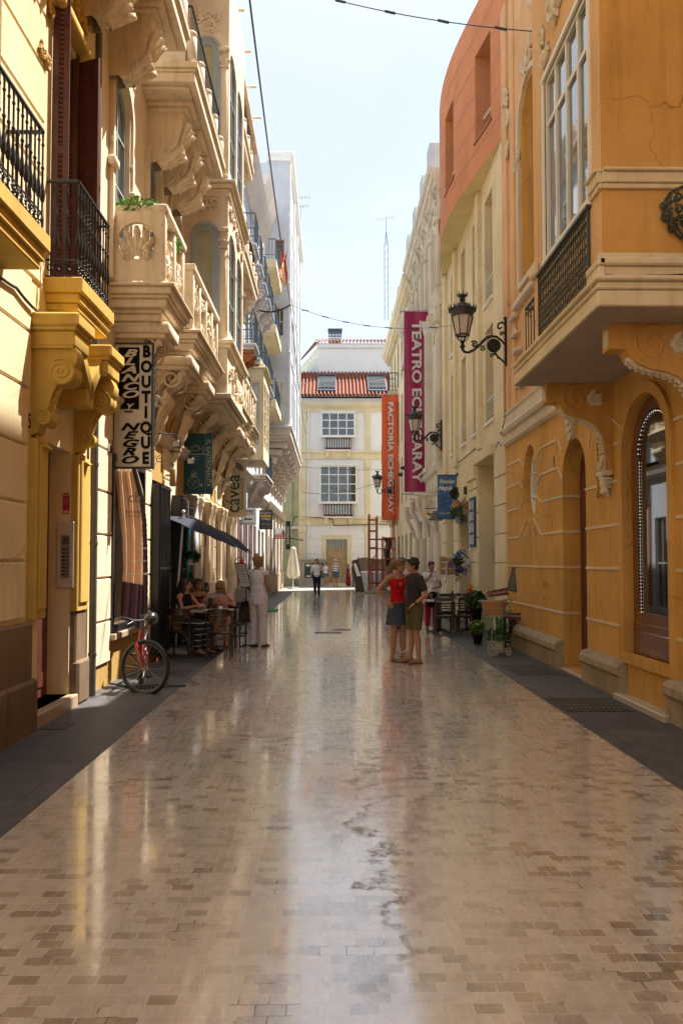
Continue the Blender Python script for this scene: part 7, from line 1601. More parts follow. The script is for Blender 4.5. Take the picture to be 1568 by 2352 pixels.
crate(xs[0]-.03,xs[1]-.02,21.12,21.45,1.33,1.33+.50,'brown pine crate with a bottle, standing on the white shelf',pine,3)
m = MB(); m.lathe([(.035,0),(.035,.2),(.012,.27),(.012,.34),(0,.34)],(xs[0]+.12,21.08,1.34),10); tag(m.build('wine_bottle', MT('bottle_label',(.5,.48,.4),.3)), 'pale labelled bottle in the brown crate', 'bottle')
a, b = P(1055,1322,Y=20.6), P(1096,1290,Y=20.6); crate(a.x+.05,b.x,20.6,20.95,a.z-.02,b.z+.02,'white painted crate spilling flowers on the right wall',MT('whitewash',(.62,.56,.50),.6,dirt=.1),3)
cx, cz = P(1052,1300,Y=20.5).x, P(1052,1285,Y=20.5).z
r = thing('flower_spray', 'blue, violet and white flowers hanging out of the white crate', 'flowers', (cx,20.5,cz)); rn = random.Random(4)
m = MB(); leaves(m, (cx,20.5,cz), (.16,.1,.20), 260, .045, rn); [leaves(m, (cx+rn.uniform(-.08,.1),20.48,cz-.2-rn.random()*.35),(.05,.04,.07),14,.035,rn) for _ in range(12)]; m.build('foliage', M_['darkleaf'], r)
for nm, colr, cs in (('blossom_blue',(.10,.18,.50),((.02,.20),(.12,.18),(-.02,.08))),('blossom_white',(.7,.7,.68),((-.25,.10),(-.18,.05),(.10,.08),(.16,-.02),(.20,-.12),(.12,-.16))),('blossom_violet',(.09,.06,.30),((-.22,-.08),(-.20,-.18),(-.05,-.22),(.05,-.26),(.16,-.30)))):
    for (u, v) in cs:
        m = MB(); [m.ball((cx+u+rn.gauss(0,.03),20.42+rn.gauss(0,.03),cz+v+rn.gauss(0,.03)),.022,6,(1,1,.7)) for _ in range(16)]; m.build('blossom', M_.setdefault(nm, colmat(nm,colr)), r)
for nm, c_, pts in (('a',(.01,.25,.06),[(0,0,0),(.16,0,-.18),(0,0,-.15)]),('b',(.7,.7,.7),[(0,0,-.15),(.16,0,-.18),(.22,0,-.32),(0,0,-.32)]),('c',(.5,.02,.02),[(0,0,-.32),(.22,0,-.32),(.26,0,-.40),(0,0,-.37)])):
    if nm == 'a': fl = thing('small_flag', 'small green white and red paper flag in the white crate', 'flag', (0,0,0))
    q = P(1064,1268,Y=20.62); m = MB(); n = len(pts); m.add([(q.x+p[0],20.62,q.z+p[2]) for p in pts]+[(q.x+p[0],20.625,q.z+p[2]) for p in pts],[list(range(n)),list(range(n,2*n))]); m.build('flag_stripe', colmat('flagstripe_'+nm,c_), fl)
# straw hats and leaves over the door
for lab, (px,py), (sx,sy,sz), rot in (('big straw hat hanging over the trattoria door, right of the small one',(1080,1152),(.26,.10,.20),-20),('smaller straw hat at the edge of the blue banner',(1048,1164),(.15,.10,.19),5)):
    a = P(px,py,Y=21.6); m = MB(); Rm = Matrix.Rotation(R(rot),3,'Y'); m.ball((a.x,21.6,a.z),1,16,(sx,sy,sz),Rm); m.ball((a.x,21.56,a.z),1,12,(sx*.5,sy*1.6,sz*.5),Rm); tag(m.build('straw_hat', MT('straw',(.42,.27,.10),.8,bump=.6,bs=120)), lab, 'hat', 'straw hats over the door')
a = P(1046,1180,Y=21.4); m = MB()
for k in range(9): q = R(-130+32*k); leafpad(m, (a.x,21.35,a.z), (a.x+.20*math.sin(q),21.3,a.z+.20*math.cos(q)), (math.cos(q),0,-math.sin(q)), (0,-1,0), .10, 1, .01)
tag(m.build('big_leaf', M_['darkleaf']), 'dark split monstera leaf hanging below the small straw hat', 'leaf')
a = P(1042,1132,Y=21.5); m = MB(); rn = random.Random(5); leaves(m, (a.x,21.4,a.z), (.10,.1,.18), 60, .08, rn); a = P(1056,1180,Y=21.5); leaves(m, (a.x,21.4,a.z), (.06,.06,.22), 90, .04, rn); tag(m.build('hanging_greenery', M_['darkleaf']), 'dark green sprigs hanging between the hats and the blue banner', 'plant')
x0,x1,z0,z1 = B(1066,1117,1102,1139,21.4); r = thing('loudspeaker', 'dark outdoor loudspeaker box above the straw hats', 'loudspeaker', (x0,21.4,z0)); m = MB(); m.bbox(x0,x1-.05,21.3,21.6,z0+.05,z1,.02); m.build('box', M_['black'], r); m = MB(); m.box(x1-.12,x1-.05,21.45,21.55,z0-.05,z1+.15); m.build('wooden_bracket', pine, r)
m = MB(); a = P(1060,1190,Y=21.5); m.box(a.x-.03,XR+.02,21.45,22.4,2.75,2.95); tag(m.build('door_blind', MT('grey_metal',(.10,.11,.12),.5)), 'grey roller shutter box over the trattoria door', 'shutter box')
# board, intercom and signs on the cream piers
x0,x1,z0,z1 = B(1099,1140,1111,1256,19.7); r = thing('menu_case', 'tall blue framed menu case on the cream pier', 'menu board', (XR,20.2,z0)); m = MB(FR); m.bbox(19.72,20.45,z0,z1,.05,.10,.01); m.build('case', colmat('case_blue',(.03,.06,.16)), r); m = MB(FR)
for i in range(4): m.box(19.80,20.37,z0+.08+i*(z1-z0-.1)/4,z0+.02+(i+1)*(z1-z0-.1)/4,.10,.106)
pg = m.build('pages', colmat('page_blue',(.45,.50,.55)), r); m = MB(FR); [m.box(19.85,20.1+random.uniform(0,.2),z0+.12+.06*i,z0+.135+.06*i,.106,.109) for i in range(19)]; m.build('printed_lines', M_['dark'], pg)
x0,x1,z0,z1 = B(1132,1262,1149,1289,19.6); F = FC(19.6-.01); r = thing('door_intercom', 'steel door intercom on the cream house entrance', 'intercom', (x0,19.6,z0)); m = MB(F); m.bbox(x0,x1,z0,z1,0,.03,.005); m.build('plate', M_['steel'], r); m = MB(F); m.box(x0+.03,x1-.03,z0+.03,z1-.03,.03,.034); m.build('button_field', M_['black'], r); m = MB(F); [m.box(x0+.05+.05*(k%2),x0+.085+.05*(k%2),z0+.05+.035*(k//2),z0+.065+.035*(k//2),.034,.037) for k in range(10)]; m.build('buttons', M_['curtain'], r)
m = MB(F); m.box(P(1126,1100,Y=19.6).x,P(1142,1100,Y=19.6).x,2.6,3.6,0,.02); tag(m.build('meter_door', M_['rcream']), 'flat cream meter cupboard door above the steel intercom', 'cupboard')
x0,x1,z0,z1 = B(1072,1340,1092,1368,20.4); r, F = panel('open_sign', 'yellow and red OPEN sign hung on a string by the trattoria door', 'sign', (x0,x1,z0,z1), 20.35, colmat('open_yellow',(.62,.45,.04)), .01); text('OPEN', .17, F, (x0+x1)/2, z0+.11, .002, colmat('open_red',(.5,.03,.01)), r, sx=.62, bold=.010); text('Welcome', .06, F, (x0+x1)/2, z1-.06, .002, colmat('open_green',(.05,.15,.05)), r, shear=.3); text('we\'re', .05, F, (x0+x1)/2, z1-.12, .002, colmat('open_green2',(.05,.15,.05)), r, shear=.3); m = MB(); m.tube([(x0+.05,20.35,z1),((x0+x1)/2,20.35,z1+.12),(x1-.05,20.35,z1)],.004,4); m.build('string', M_['dark'], r)
# small chalkboard on the orange wall
c = P(1183,1332,Y=15.6); r = thing('wall_chalkboard', 'little slate chalkboard leaning off the orange wall above the green bicycle', 'blackboard', (c.x,15.6,c.z)); m = MB(Matrix.Translation((c.x+.02,15.75,c.z)) @ Matrix.Rotation(R(14),4,'Y') @ Matrix.Rotation(R(-52),4,'Z')); m.bbox(-.13,.13,-.012,.012,-.24,.24,.005); m.build('slate', colmat('slate_board',(.05,.055,.055)), r); m.v = []; m.f = []; m.sm = []
[m.box(-.09,random.uniform(.0,.08),-.0145,-.012,.16-.05*i,.168-.05*i) for i in range(8)]; m.build('chalk_lines', colmat('chalk2',(.35,.35,.32)), r)
# leafy pots by the tables
a = P(1098,1395,Y=16.6); plant('potted_plant', 'upper dark green bush in a pot stand left of the green bicycle', 'plant', (a.x-.03,16.7,.86), (.21,.19,.19), 560, .06, ('greenleaf','darkleaf'), seed=11, pot=(.13,.35,.35,M_['dark']), stems=5)
a = P(1098,1440,Y=16.0); plant('potted_plant', 'lime green leafy plant in a low dark pot left of the green bicycle', 'plant', (a.x,16.1,.36), (.13,.13,.14), 200, .06, ('limeleaf','greenleaf'), seed=12, pot=(.11,.2,.02,M_['dark']), stems=5)
# flower pot on a little white wire tricycle
c = P(1137,1500,Z=0); c = Vector((P(1145,1480,Y=14.35).x,14.35,0)); plant('potted_plant', 'dark leafed plant in a cream pot carried by the white wire tricycle', 'plant', (c.x,14.35,.36), (.19,.16,.11), 460, .07, ('darkleaf','greenleaf'), seed=13, pot=(.11,.19,.08,colmat('pot_cream',(.50,.44,.32))), stems=8)
r = thing('wire_tricycle', 'white wire tricycle plant holder in front of the green bicycle', 'plant stand', (c.x,14.35,0)); m = MB()
for x, rr in ((-.14,.13),(-.07,.06),(.15,.07)):
    cc = (c.x+x, 14.25-.0, rr+.01); m.tube([(cc[0]+rr*.55*math.cos(q),cc[1]-rr*.5*math.cos(q),cc[2]+rr*math.sin(q)) for q in [i*math.pi/10 for i in range(20)]],.008,5,True)
    for k in range(5): q = k*math.pi/5; m.tube([(cc[0]+rr*.55*math.cos(q),cc[1]-rr*.5*math.cos(q),cc[2]+rr*math.sin(q)),(cc[0]-rr*.55*math.cos(q),cc[1]+rr*.5*math.cos(q),cc[2]-rr*math.sin(q))],.004,4)
m.tube([(c.x-.15,14.25,.18),(c.x-.05,14.2,.07),(c.x+.16,14.2,.10)],.008,5); m.tube([(c.x-.15,14.25,.18),(c.x-.14,14.25,.45),(c.x-.1,14.2,.50)],.008,5)
for z in (.12,.35): m.tube([(c.x+.15*math.cos(q),14.35+.15*math.sin(q),z) for q in [i*math.pi/10 for i in range(20)]],.006,4,True)
m.build('wire_frame', colmat('cream_wire',(.48,.43,.33)), r)
# ---------------- bicycles: built along +X (front), standing on z = 0
def bike(kind, name, label):
    r = thing(name, label, 'bicycle', (0,0,0)); fm = MT(kind+'_frame', (.42,.008,.012) if kind == 'mtb' else (.015,.33,.10), .3, coat=.5); Rw = .335 if kind == 'mtb' else .34; wb = 1.05
    tw = .031 if kind == 'mtb' else .017
    tyre = M_['black'] if kind == 'mtb' else None; steer = R(62) if kind == 'mtb' else R(10)
    hx = wb-.12; pivot = Vector((hx,0,0)); Rz = Matrix.Rotation(steer,3,'Z')
    def st(p): p = Vector(p); return pivot + Rz @ (p-pivot)
    for fx, front in ((0,0),(wb,1)):
        T = (lambda p: st(p)) if front else (lambda p: Vector(p)); c = Vector((fx,0,Rw)); n = 40
        m = MB(); m.tube([T(c+Vector((Rw*math.cos(q),0,Rw*math.sin(q)))) - Vector((0,0,0)) for q in [i*2*math.pi/n for i in range(n)]], tw, 8, True)
        if kind == 'mtb': [m.box(0,0,0,0,0,0) for _ in range(0)]; [m.ball(T(c+Vector(((Rw+.018)*math.cos(q),d,(Rw+.018)*math.sin(q)))),.010,4) for q in [i*2*math.pi/54 for i in range(54)] for d in (-.015,.015)]
        w_ = m.build('wheel', M_['black'] if (kind == 'mtb' or not front) else colmat('tyre_cream',(.50,.42,.30)), r)
        m = MB(); m.tube([T(c+Vector(((Rw-.03)*math.cos(q),0,(Rw-.03)*math.sin(q)))) for q in [i*2*math.pi/n for i in range(n)]], .009, 6, True); m.build('rim', M_['steel'] if kind != 'mtb' else colmat('rim_dark',(.16,.16,.16),.35), w_)
        m = MB()
        for k in range(28): q = k*2*math.pi/28; h_ = c+Vector((.02*math.cos(q+1),(.03 if k%2 else -.03),.02*math.sin(q+1))); m.tube([T(h_),T(c+Vector(((Rw-.03)*math.cos(q),0,(Rw-.03)*math.sin(q))))],.0016,3,caps=False)
        m.tube([T(c+Vector((0,-.05,0))),T(c+Vector((0,.05,0)))],.018,8); m.build('spokes', M_['steel'], w_)
    bb = Vector((.42,0,.29)); seat_c = Vector((.27,0,.80 if kind == 'mtb' else .74)); ht = Vector((.86,0,.80)); hb = Vector((.90,0,.66))
    m = MB()
    if kind == 'mtb':
        for a, b, q in ((bb,seat_c.lerp(bb,.3)+Vector((0,0,0)),.017),(bb,hb,.022),(seat_c.lerp(bb,.25),ht,.017),(hb,ht,.024),(Vector((.15,0,.55)),Vector((.42,0,.36)),.02)): m.tube([a,b],q,8)
        m.tube([(0,.06,Rw),(.2,.05,.5),seat_c.lerp(bb,.35)],.010,6); m.tube([(0,-.06,Rw),(.2,-.05,.5),seat_c.lerp(bb,.35)],.010,6)
    else:
        for a, b, q in ((bb,seat_c,.014),(hb,ht,.02)): m.tube([a,b],q,8)
        m.tube([bb,(.55,0,.36),(.72,0,.48),hb],.016,8); m.tube([seat_c.lerp(bb,.55),(.5,0,.47),(.68,0,.60),ht],.013,8)
        m.tube([(0,.06,Rw),seat_c.lerp(bb,.15)],.008,6); m.tube([(0,-.06,Rw),seat_c.lerp(bb,.15)],.008,6)
    for s_ in (-1,1): m.tube([bb,(0,s_*.06,Rw)],.010,6)
    m.build('frame', fm, r)
    m = MB()
    for s_ in (-1,1): m.tube([st(hb+Vector((.02,s_*.055,-.04))),st((wb-.02,s_*.058,.46)),st((wb,s_*.058,Rw))],[.020,.018,.012] if kind == 'mtb' else [.012,.011,.009],7)
    m.tube([st(hb+Vector((.02,-.06,-.03))),st(hb+Vector((.02,.06,-.03)))],.018,6); m.build('fork', fm, r)
    m = MB(); top = ht+Vector((-.02,0,.13))
    m.tube([tuple(ht),tuple(top)],.014,6)
    if kind == 'mtb': bar = [st(top+Vector(p)) for p in ((.02,-.30,.03),(.06,-.1,.0),(.06,.1,0),(.02,.30,.03))]
    else: bar = [st(top+Vector(p)) for p in ((-.20,-.30,.02),(-.02,-.25,.05),(.06,-.12,.03),(.05,0,0),(.06,.12,.03),(-.02,.25,.05),(-.20,.30,.02))]
    m.tube(bar,.011,7); m.tube([tuple(top),tuple(bar[len(bar)//2])],.013,6); m.build('handlebar', M_['steel'] if kind != 'mtb' else colmat('bar_dark',(.10,.10,.11),.35), r)
    for i in (0,-1):
        j = 1 if i == 0 else -2; m = MB(); m.tube([bar[i]+(bar[i]-bar[j]).normalized()*.02, bar[i].lerp(bar[j],.42)],.017,8); m.build('grip', M_['black'] if kind == 'mtb' else M_['wood'], r)
    m = MB(); s0 = seat_c + (seat_c-bb).normalized()*.10; m.tube([tuple(seat_c),tuple(s0)],.013,6); m.build('seat_post', M_['steel'], r)
    m = MB(); m.grid(lambda a,b: (s0.x-.12+.26*b, (.085*(1-b)**.8+.02)*math.sin((a-.5)*math.pi*1.9), s0.z+.03+.03*math.cos((a-.5)*math.pi*1.6)), 12, 8); m.ball(s0+Vector((-.07,0,.03)),.08,10,(1,1.1,.45)); m.build('saddle', M_['black'] if kind == 'mtb' else MT('saddle_brown',(.16,.05,.025),.4), r)
    m = MB(); m.tube([bb+Vector((.09*math.cos(q),.04,.09*math.sin(q))) for q in [i*math.pi/9 for i in range(18)]],.008,4,True); m.tube([bb+Vector((0,-.07,0)),bb+Vector((0,.07,0))],.02,8)
    m.tube([bb+Vector((0,.08,0)),bb+Vector((.12,.08,-.12))],.009,5); m.tube([bb+Vector((0,-.08,0)),bb+Vector((-.12,-.08,.12))],.009,5); m.bbox(bb.x+.08,bb.x+.17,.09,.17,bb.z-.14,bb.z-.11,.006); m.bbox(bb.x-.17,bb.x-.08,-.17,-.09,bb.z+.11,bb.z+.14,.006)
    m.tube([bb+Vector((0,.045,.09)),(0,.045,Rw+.04)],.005,4); m.tube([bb+Vector((0,.045,-.09)),(0,.045,Rw-.04)],.005,4); m.build('crank', M_['iron'], r)
    return r, st, top, s0, Rw, wb
r, st, top, s0, Rw, wb = bike('mtb', 'mountain_bike', 'red mountain bike leaning on the left wall with its front wheel turned to the camera')
m = MB(); m.tube([top+Vector((.05,.08,.0)),top+Vector((.2,.12,.02)),top+Vector((.22,.05,-.15)),Vector((.9,.03,.5))],.004,4); m.tube([top+Vector((.05,-.08,0)),top+Vector((.18,-.16,-.05)),top+Vector((.1,-.12,-.25)),Vector((.5,-.02,.6))],.004,4); m.build('brake_cable', M_['black'], r)
m = MB(); c = st((wb+.0,0,Rw)); d = (st((wb+1,0,Rw))-c); p_ = c+Vector((d.x*.17,d.y*.17,.12)); m.ball(p_,.035,8,(.4,.4,1)); m.build('reflector', colmat('orange_reflector',(.75,.16,.01),.3), r)
m = MB(); p_ = top+Vector((-.12,.10,.02)); m.ball(p_,.115,14,(1.15,.85,.8)); tagged = m.build('helmet', MT('helmet_black',(.02,.02,.022),.25,coat=.5), r)
r.location = (-2.74, 11.25, .0); r.rotation_euler = (R(-5), 0, R(-82)); MTB = r
r.location = (-2.66, 11.30, .0)
m = MB(); m.tube([(-2.95,10.75,.06),(-2.5,10.62,.02),(-2.1,10.72,.03),(-1.95,10.8,.02)],.012,5); m.tube([(-2.9,10.6,.02),(-2.2,10.9,.03)],.010,5); tag(m.build('cycle_stand', M_['iron']), 'thin iron cycle stand lying under the red bike wheel', 'bike rack')
r, st, top, s0, Rw, wb = bike('city', 'city_bike', 'green city bike with wicker basket and restaurant arrows against the orange wall')
bc = st((wb+.06,0,.83)); m = MB(); m.grid(lambda a,b: tuple(bc+Vector((( .13+.03*b)*math.copysign(abs(math.cos(a*2*math.pi))**.5,math.cos(a*2*math.pi)), (.17+.04*b)*math.copysign(abs(math.sin(a*2*math.pi))**.5,math.sin(a*2*math.pi)), -.13+.27*b))), 36, 8); m.build('basket', MT('wicker',(.42,.20,.06),.7,bump=.9,bs=130), r)
m = MB()
for b_ in (0,.5,1): m.tube([tuple(bc+Vector(((.14+.03*b_)*math.copysign(abs(math.cos(a))**.5,math.cos(a)),(.18+.04*b_)*math.copysign(abs(math.sin(a))**.5,math.sin(a)),-.13+.27*b_))) for a in [i*math.pi/14 for i in range(28)]],.004,4,True)
for k in range(12):
    a = k*math.pi/6; e = [bc+Vector(((.14+.03*b_)*math.copysign(abs(math.cos(a))**.5,math.cos(a)),(.18+.04*b_)*math.copysign(abs(math.sin(a))**.5,math.sin(a)),-.13+.27*b_)) for b_ in (0,1)]; m.tube([tuple(x) for x in e],.003,4)
m.build('basket_wire', colmat('basket_wire',(.50,.46,.38)), r)
m = MB(); m.bbox(-.32,.20,-.06,.06,.70,.715,.004); [m.tube([(x,s_*.06,.70),(0,s_*.06,Rw)],.006,5) for x in (-.28,.1) for s_ in (-1,1)]; m.tube([(-.3,-.06,.71),(-.3,-.06,.80),(-.3,.06,.80),(-.3,.06,.71)],.008,5); m.build('luggage_rack', colmat('rack_green',(.02,.30,.10)), r)
for s_ in (-1,1):
    m = MB(); m.grid(lambda a,b: (-.34+.44*a, s_*(.07+.10*math.sin(math.pi*a)*math.sin(math.pi*(b*.9+.05))), .68-.40*b), 10, 10); nm, tt, bb_ = node_mat('floral_cloth%d'%(s_+1)); g = tt.nodes.new('ShaderNodeNewGeometry'); v = tt.nodes.new('ShaderNodeTexNoise'); v.inputs['Scale'].default_value = 28; v.inputs['Detail'].default_value = 3; cr = tt.nodes.new('ShaderNodeValToRGB'); cr.color_ramp.interpolation = 'CONSTANT'; cr.color_ramp.elements[0].color = (.012,.012,.02,1); cr.color_ramp.elements[1].position = .58; cr.color_ramp.elements[1].color = (.35,.33,.36,1); tt.links.new(g.outputs['Position'],v.inputs['Vector']); tt.links.new(v.outputs['Fac'],cr.inputs[0]); tt.links.new(cr.outputs[0],bb_.inputs['Base Color']); m.build('pannier_bag', nm, r)
m = MB(); m.ball((-.36,0,.60),.04,10,(.5,1.6,1)); m.bbox(-.40,-.36,-.02,.02,.35,.52,.006); m.build('rear_light', colmat('tail_red',(.5,.01,.01),.3), r)
CB = r; r.location = (3.44, 15.55, 0); r.rotation_euler = (R(3), 0, R(-114)); bpy.context.view_layer.update()
# two arrow-shaped signs that hang on the bicycle
for (lab, c, w_, rot) in (('dark red arrow sign reading restaurant on the rear of the green bicycle', P(1180,1415,Y=15.35), .50, -3), ('dark red arrow sign reading restaurant lying over the bicycle basket', P(1140,1362,Y=14.7), .46, 9)):
    T = Matrix.Translation((c.x,c.y,c.z)) @ Matrix.Rotation(R(rot) if False else R(-rot),4,'Y') @ Matrix(((1,0,0,0),(0,0,-1,0),(0,1,0,0),(0,0,0,1))); h = .055
    r = thing('arrow_sign', lab, 'sign', c, 'restaurant arrow signs'); m = MB(T); hw = w_/2; pts = [(-hw,0),(-hw+.08,-h*1.1),(-hw+.08,-h),(hw,-h*1.3),(hw-.03,0),(hw,h*1.3),(-hw+.08,h),(-hw+.08,h*1.1)]; m.prism(pts, .015, -.015, 2); m.build('board', colmat('sign_maroon',(.10,.012,.010)), r); text('RESTAURANT', .066, T, -.02, 0, .003, colmat('sign_pink',(.62,.42,.36)), r, bold=.001); m = MB(T); m.tube([(x*.97,y*.9,.003) for x,y in pts],.003,4,True); m.ball((hw-.07,.01,.003),.02,6,(.6,1.3,.2)); m.build('border', colmat('sign_trim',(.45,.25,.2)), r)
# ================================================================ people
def capsule(m, p0, r0, p1, r1, n=12):
    p0, p1 = Vector(p0), Vector(p1); d = p1-p0
    if d.length < 1e-6: d = Vector((0,0,1e-4))
    u = d.normalized(); pts, rs = [], []
    for i in range(5): q = R(90-90*i/4); pts.append(p0-u*r0*math.sin(q)); rs.append(max(1e-4,r0*math.cos(q)))
    for i in range(5): q = R(90*i/4); pts.append(p1+u*r1*math.sin(q)); rs.append(max(1e-4,r1*math.cos(q)))
    m.tube(pts, rs, n)
def blob(shapes, voxel, name, mat, parent, cuts=(), smooth=4, label=None, X=None, disp=0.):
    """one continuous surface grown round tapered limbs and ellipsoids"""
    m = MB()
    for s in shapes:
        if s[0] == 'c': capsule(m, *s[1:])
        else: m.ball(s[1], 1, 18, s[2], s[3] if len(s) > 3 else None)
    me = bpy.data.meshes.new('b'); me.from_pydata([(X @ v) if X else v for v in m.v], [], m.f)
    o = bpy.data.objects.new('b', me); COL.objects.link(o)
    md = o.modifiers.new('r', 'REMESH'); md.mode = 'VOXEL'; md.voxel_size = voxel; md.adaptivity = 0
    ms = o.modifiers.new('s', 'SMOOTH'); ms.factor = .5; ms.iterations = smooth
    dg = bpy.context.evaluated_depsgraph_get(); out = bpy.data.meshes.new_from_object(o.evaluated_get(dg)); bpy.data.objects.remove(o); bpy.data.meshes.remove(me)
    b = bmesh.new(); b.from_mesh(out)
    for co, no in cuts: bmesh.ops.bisect_plane(b, geom=b.verts[:]+b.edges[:]+b.faces[:], plane_co=co, plane_no=no, clear_outer=True)
    if disp:
        for v in b.verts: v.co += v.normal*disp*noise.noise(v.co*38)
    for f in b.faces: f.smooth = True
    b.to_mesh(out); b.free(); out.name = name; out.materials.clear(); out.materials.append(mat)
    r = bpy.data.objects.new(name, out); COL.objects.link(r); r.parent = parent; ORG[r.name] = Vector()
    if label: r['label'] = label
    return r
SK = {'tan': MT('skin_tan',(.42,.20,.115),.5,var=.06), 'fair': MT('skin_fair',(.52,.28,.18),.5,var=.06), 'brown': MT('skin_brown',(.33,.15,.085),.5,var=.06)}
for k_ in SK.values(): k_.node_tree.nodes['Principled BSDF'].inputs['Subsurface Weight'].default_value = .08
def hand(sh, wr, d, n, s, curl=.35, side=1):
    """palm, four fingers and a thumb; d points along the fingers, n out of the back of the hand"""
    d, n = Vector(d).normalized(), Vector(n).normalized(); l = d.cross(n).normalized()*side; n = l.cross(d).normalized()*side if False else n
    wr = Vector(wr); pc = wr+d*.045*s
    sh.append(('c', wr+l*.012*s, .021*s, wr+d*.075*s+l*.022*s, .019*s)); sh.append(('c', wr-l*.012*s, .021*s, wr+d*.075*s-l*.022*s, .019*s)); sh.append(('c', wr, .023*s, wr+d*.075*s, .018*s))
    for i, (o_, L) in enumerate(((.033,.070),(.011,.082),(-.011,.078),(-.033,.062))):
        b = wr+d*.082*s+l*o_*s; a1 = curl*(1+.12*i); k1 = b+(d*math.cos(a1)-n*math.sin(a1))*L*.48*s; k2 = k1+(d*math.cos(a1*2.3)-n*math.sin(a1*2.3))*L*.52*s
        sh.append(('c', b, .0095*s, k1, .0088*s)); sh.append(('c', k1, .0088*s, k2, .0072*s))
    t0 = wr+d*.02*s+l*.025*s; t1 = t0+(d*.6+l*.75-n*.25).normalized()*.045*s; t2 = t1+(d*.85+l*.3-n*.4).normalized()*.034*s
    sh.append(('c', t0, .014*s, t1, .0105*s)); sh.append(('c', t1, .0105*s, t2, .0085*s))
def person(label, loc, rz, H=1.75, fem=False, skin='tan', J=None, head=(0,0), vox=.011, hands=None, hair=None, clothes=None, feet='shoe', shoe=(.02,.02,.02), build_=1.0, face=True):
    s = 1.0; r = thing('person', label, 'person', (0,0,0))
    sw = .165 if fem else .19; hw = .092
    j = dict(P=(0,0,.95), N=(0,.01,1.46), H=(0,-.012,1.615), sL=(sw,.01,1.405), sR=(-sw,.01,1.405), eL=(sw+.045,.03,1.12), eR=(-sw-.045,.03,1.12), wL=(sw+.05,-.04,.87), wR=(-sw-.05,-.04,.87),
             hL=(hw,0,.93), hR=(-hw,0,.93), kL=(hw+.005,-.012,.50), kR=(-hw-.005,-.012,.50), aL=(hw+.01,.015,.085), aR=(-hw-.01,.015,.085), fL=None, fR=None)
    j.update(J or {}); V = {k: (Vector(v) if v is not None else None) for k, v in j.items()}
    b = build_
    spine = (V['N']-V['P']).normalized(); lat = (V['sL']-V['sR']).normalized(); fr = spine.cross(lat).normalized()*-1; fr = lat.cross(spine).normalized()
    RT = Matrix((lat, -fr, spine)).transposed(); latp = (V['hL']-V['hR']).normalized(); RP = RT
    T = lambda t, f=0., l=0.: V['P'].lerp(V['N'], t) + fr*f + lat*l
    # fr points forward
    if fr.dot(Vector((0,-1,0))) < 0 and abs(fr.y) > .2: fr = -fr
    T = lambda t, f=0., l=0.: V['P'].lerp(V['N'], t) + fr*f + lat*l
    def torso(g=0.):
        q = [('e', T(.02), ((.158 if fem else .15)*b+g, .108*b+g, .125+g), RT), ('e', T(.36), ((.118 if fem else .138)*b+g, .088*b+g, .17+g), RT), ('e', T(.70), ((.138 if fem else .163)*b+g, .100*b+g, .185+g), RT)]
        if fem: q += [('e', T(.66,.062*b,.06), (.058+g,.055+g,.062+g), RT), ('e', T(.66,.062*b,-.06), (.058+g,.055+g,.062+g), RT)]
        else: q += [('e', T(.74,.04,.07), (.075+g,.06+g,.075+g), RT), ('e', T(.74,.04,-.07), (.075+g,.06+g,.075+g), RT)]
        return q
    def shoulders(g=0.): return [('c', V['sL'], .052*b+g, V['sR'], .052*b+g), ('c', V['sL'], .050+g, T(1.0), .058+g), ('c', V['sR'], .050+g, T(1.0), .058+g)]
    k = .88 if fem else 1.0
    def arm(S_, g=0., to=1.0, fore=True):
        sh, el, wr = V['s'+S_], V['e'+S_], V['w'+S_]; q = [('c', sh, .050*k*b+g, sh.lerp(el,to), (.050-.012*to)*k*b+g)]
        if fore: q += [('c', el, .038*k*b+g, el.lerp(wr,.3), .040*k*b+g), ('c', el.lerp(wr,.3), .040*k*b+g, wr, .024*k+g)]
        return q
    def leg(S_, g=0., to=2.0):
        h, kn, an = V['h'+S_], V['k'+S_], V['a'+S_]; q = [('c', h, .088*b+g, h.lerp(kn,min(1,to)), (.088-.032*min(1,to))*b+g)]
        if to > 1: mid = kn.lerp(an,.32)+(-fr*.012); q += [('c', kn, .054*b+g, mid, .056*b+g), ('c', mid, .056*b+g, kn.lerp(an,max(.33,to-1)), (.036 if to > 1.9 else .045)*b+g)]
        return q
    yaw, pit = head; RH = Matrix.Rotation(R(yaw),3,'Z') @ Matrix.Rotation(R(pit),3,'X'); HC = V['H']; hp = lambda x, y, z: HC + RH @ Vector((x,y,z))
    sh = torso() + shoulders()
    sh += [('c', T(.97), .056*k, HC+RH @ Vector((0,.02,-.06)), .050*k), ('e', hp(0,.012,.03), (.074,.092,.088), RH), ('e', hp(0,-.018,-.035), (.060,.068,.078), RH), ('e', hp(0,-.045,-.075), (.036,.036,.032), RH),
           ('c', hp(0,-.085,.012), .009, hp(0,-.104,-.022), .013), ('e', hp(.073,.012,-.01), (.010,.018,.028), RH), ('e', hp(-.073,.012,-.01), (.010,.018,.028), RH), ('e', hp(0,-.072,-.062), (.022,.014,.012), RH), ('e', hp(0,-.076,.028), (.045,.016,.012), RH)]
    for S_ in 'LR':
        sh += arm(S_) + leg(S_)
        d = (V['w'+S_]-V['e'+S_]).normalized(); hd = (hands or {}).get(S_, (d, fr.cross(d) if abs(fr.dot(d)) < .9 else Vector((0,0,1)), .35)); sd = 1 if S_ == 'R' else -1
        nrm = Vector(hd[1]); hand(sh, V['w'+S_], hd[0], nrm, 1.0 if not fem else .92, hd[2], sd)
        an = V['a'+S_]; ft = V['f'+S_] or (an + Vector((.02 if S_ == 'L' else -.02, -.165, -.055))); heel = an + (an-ft).normalized()*.045; heel.z = min(an.z-.04, ft.z+.02)
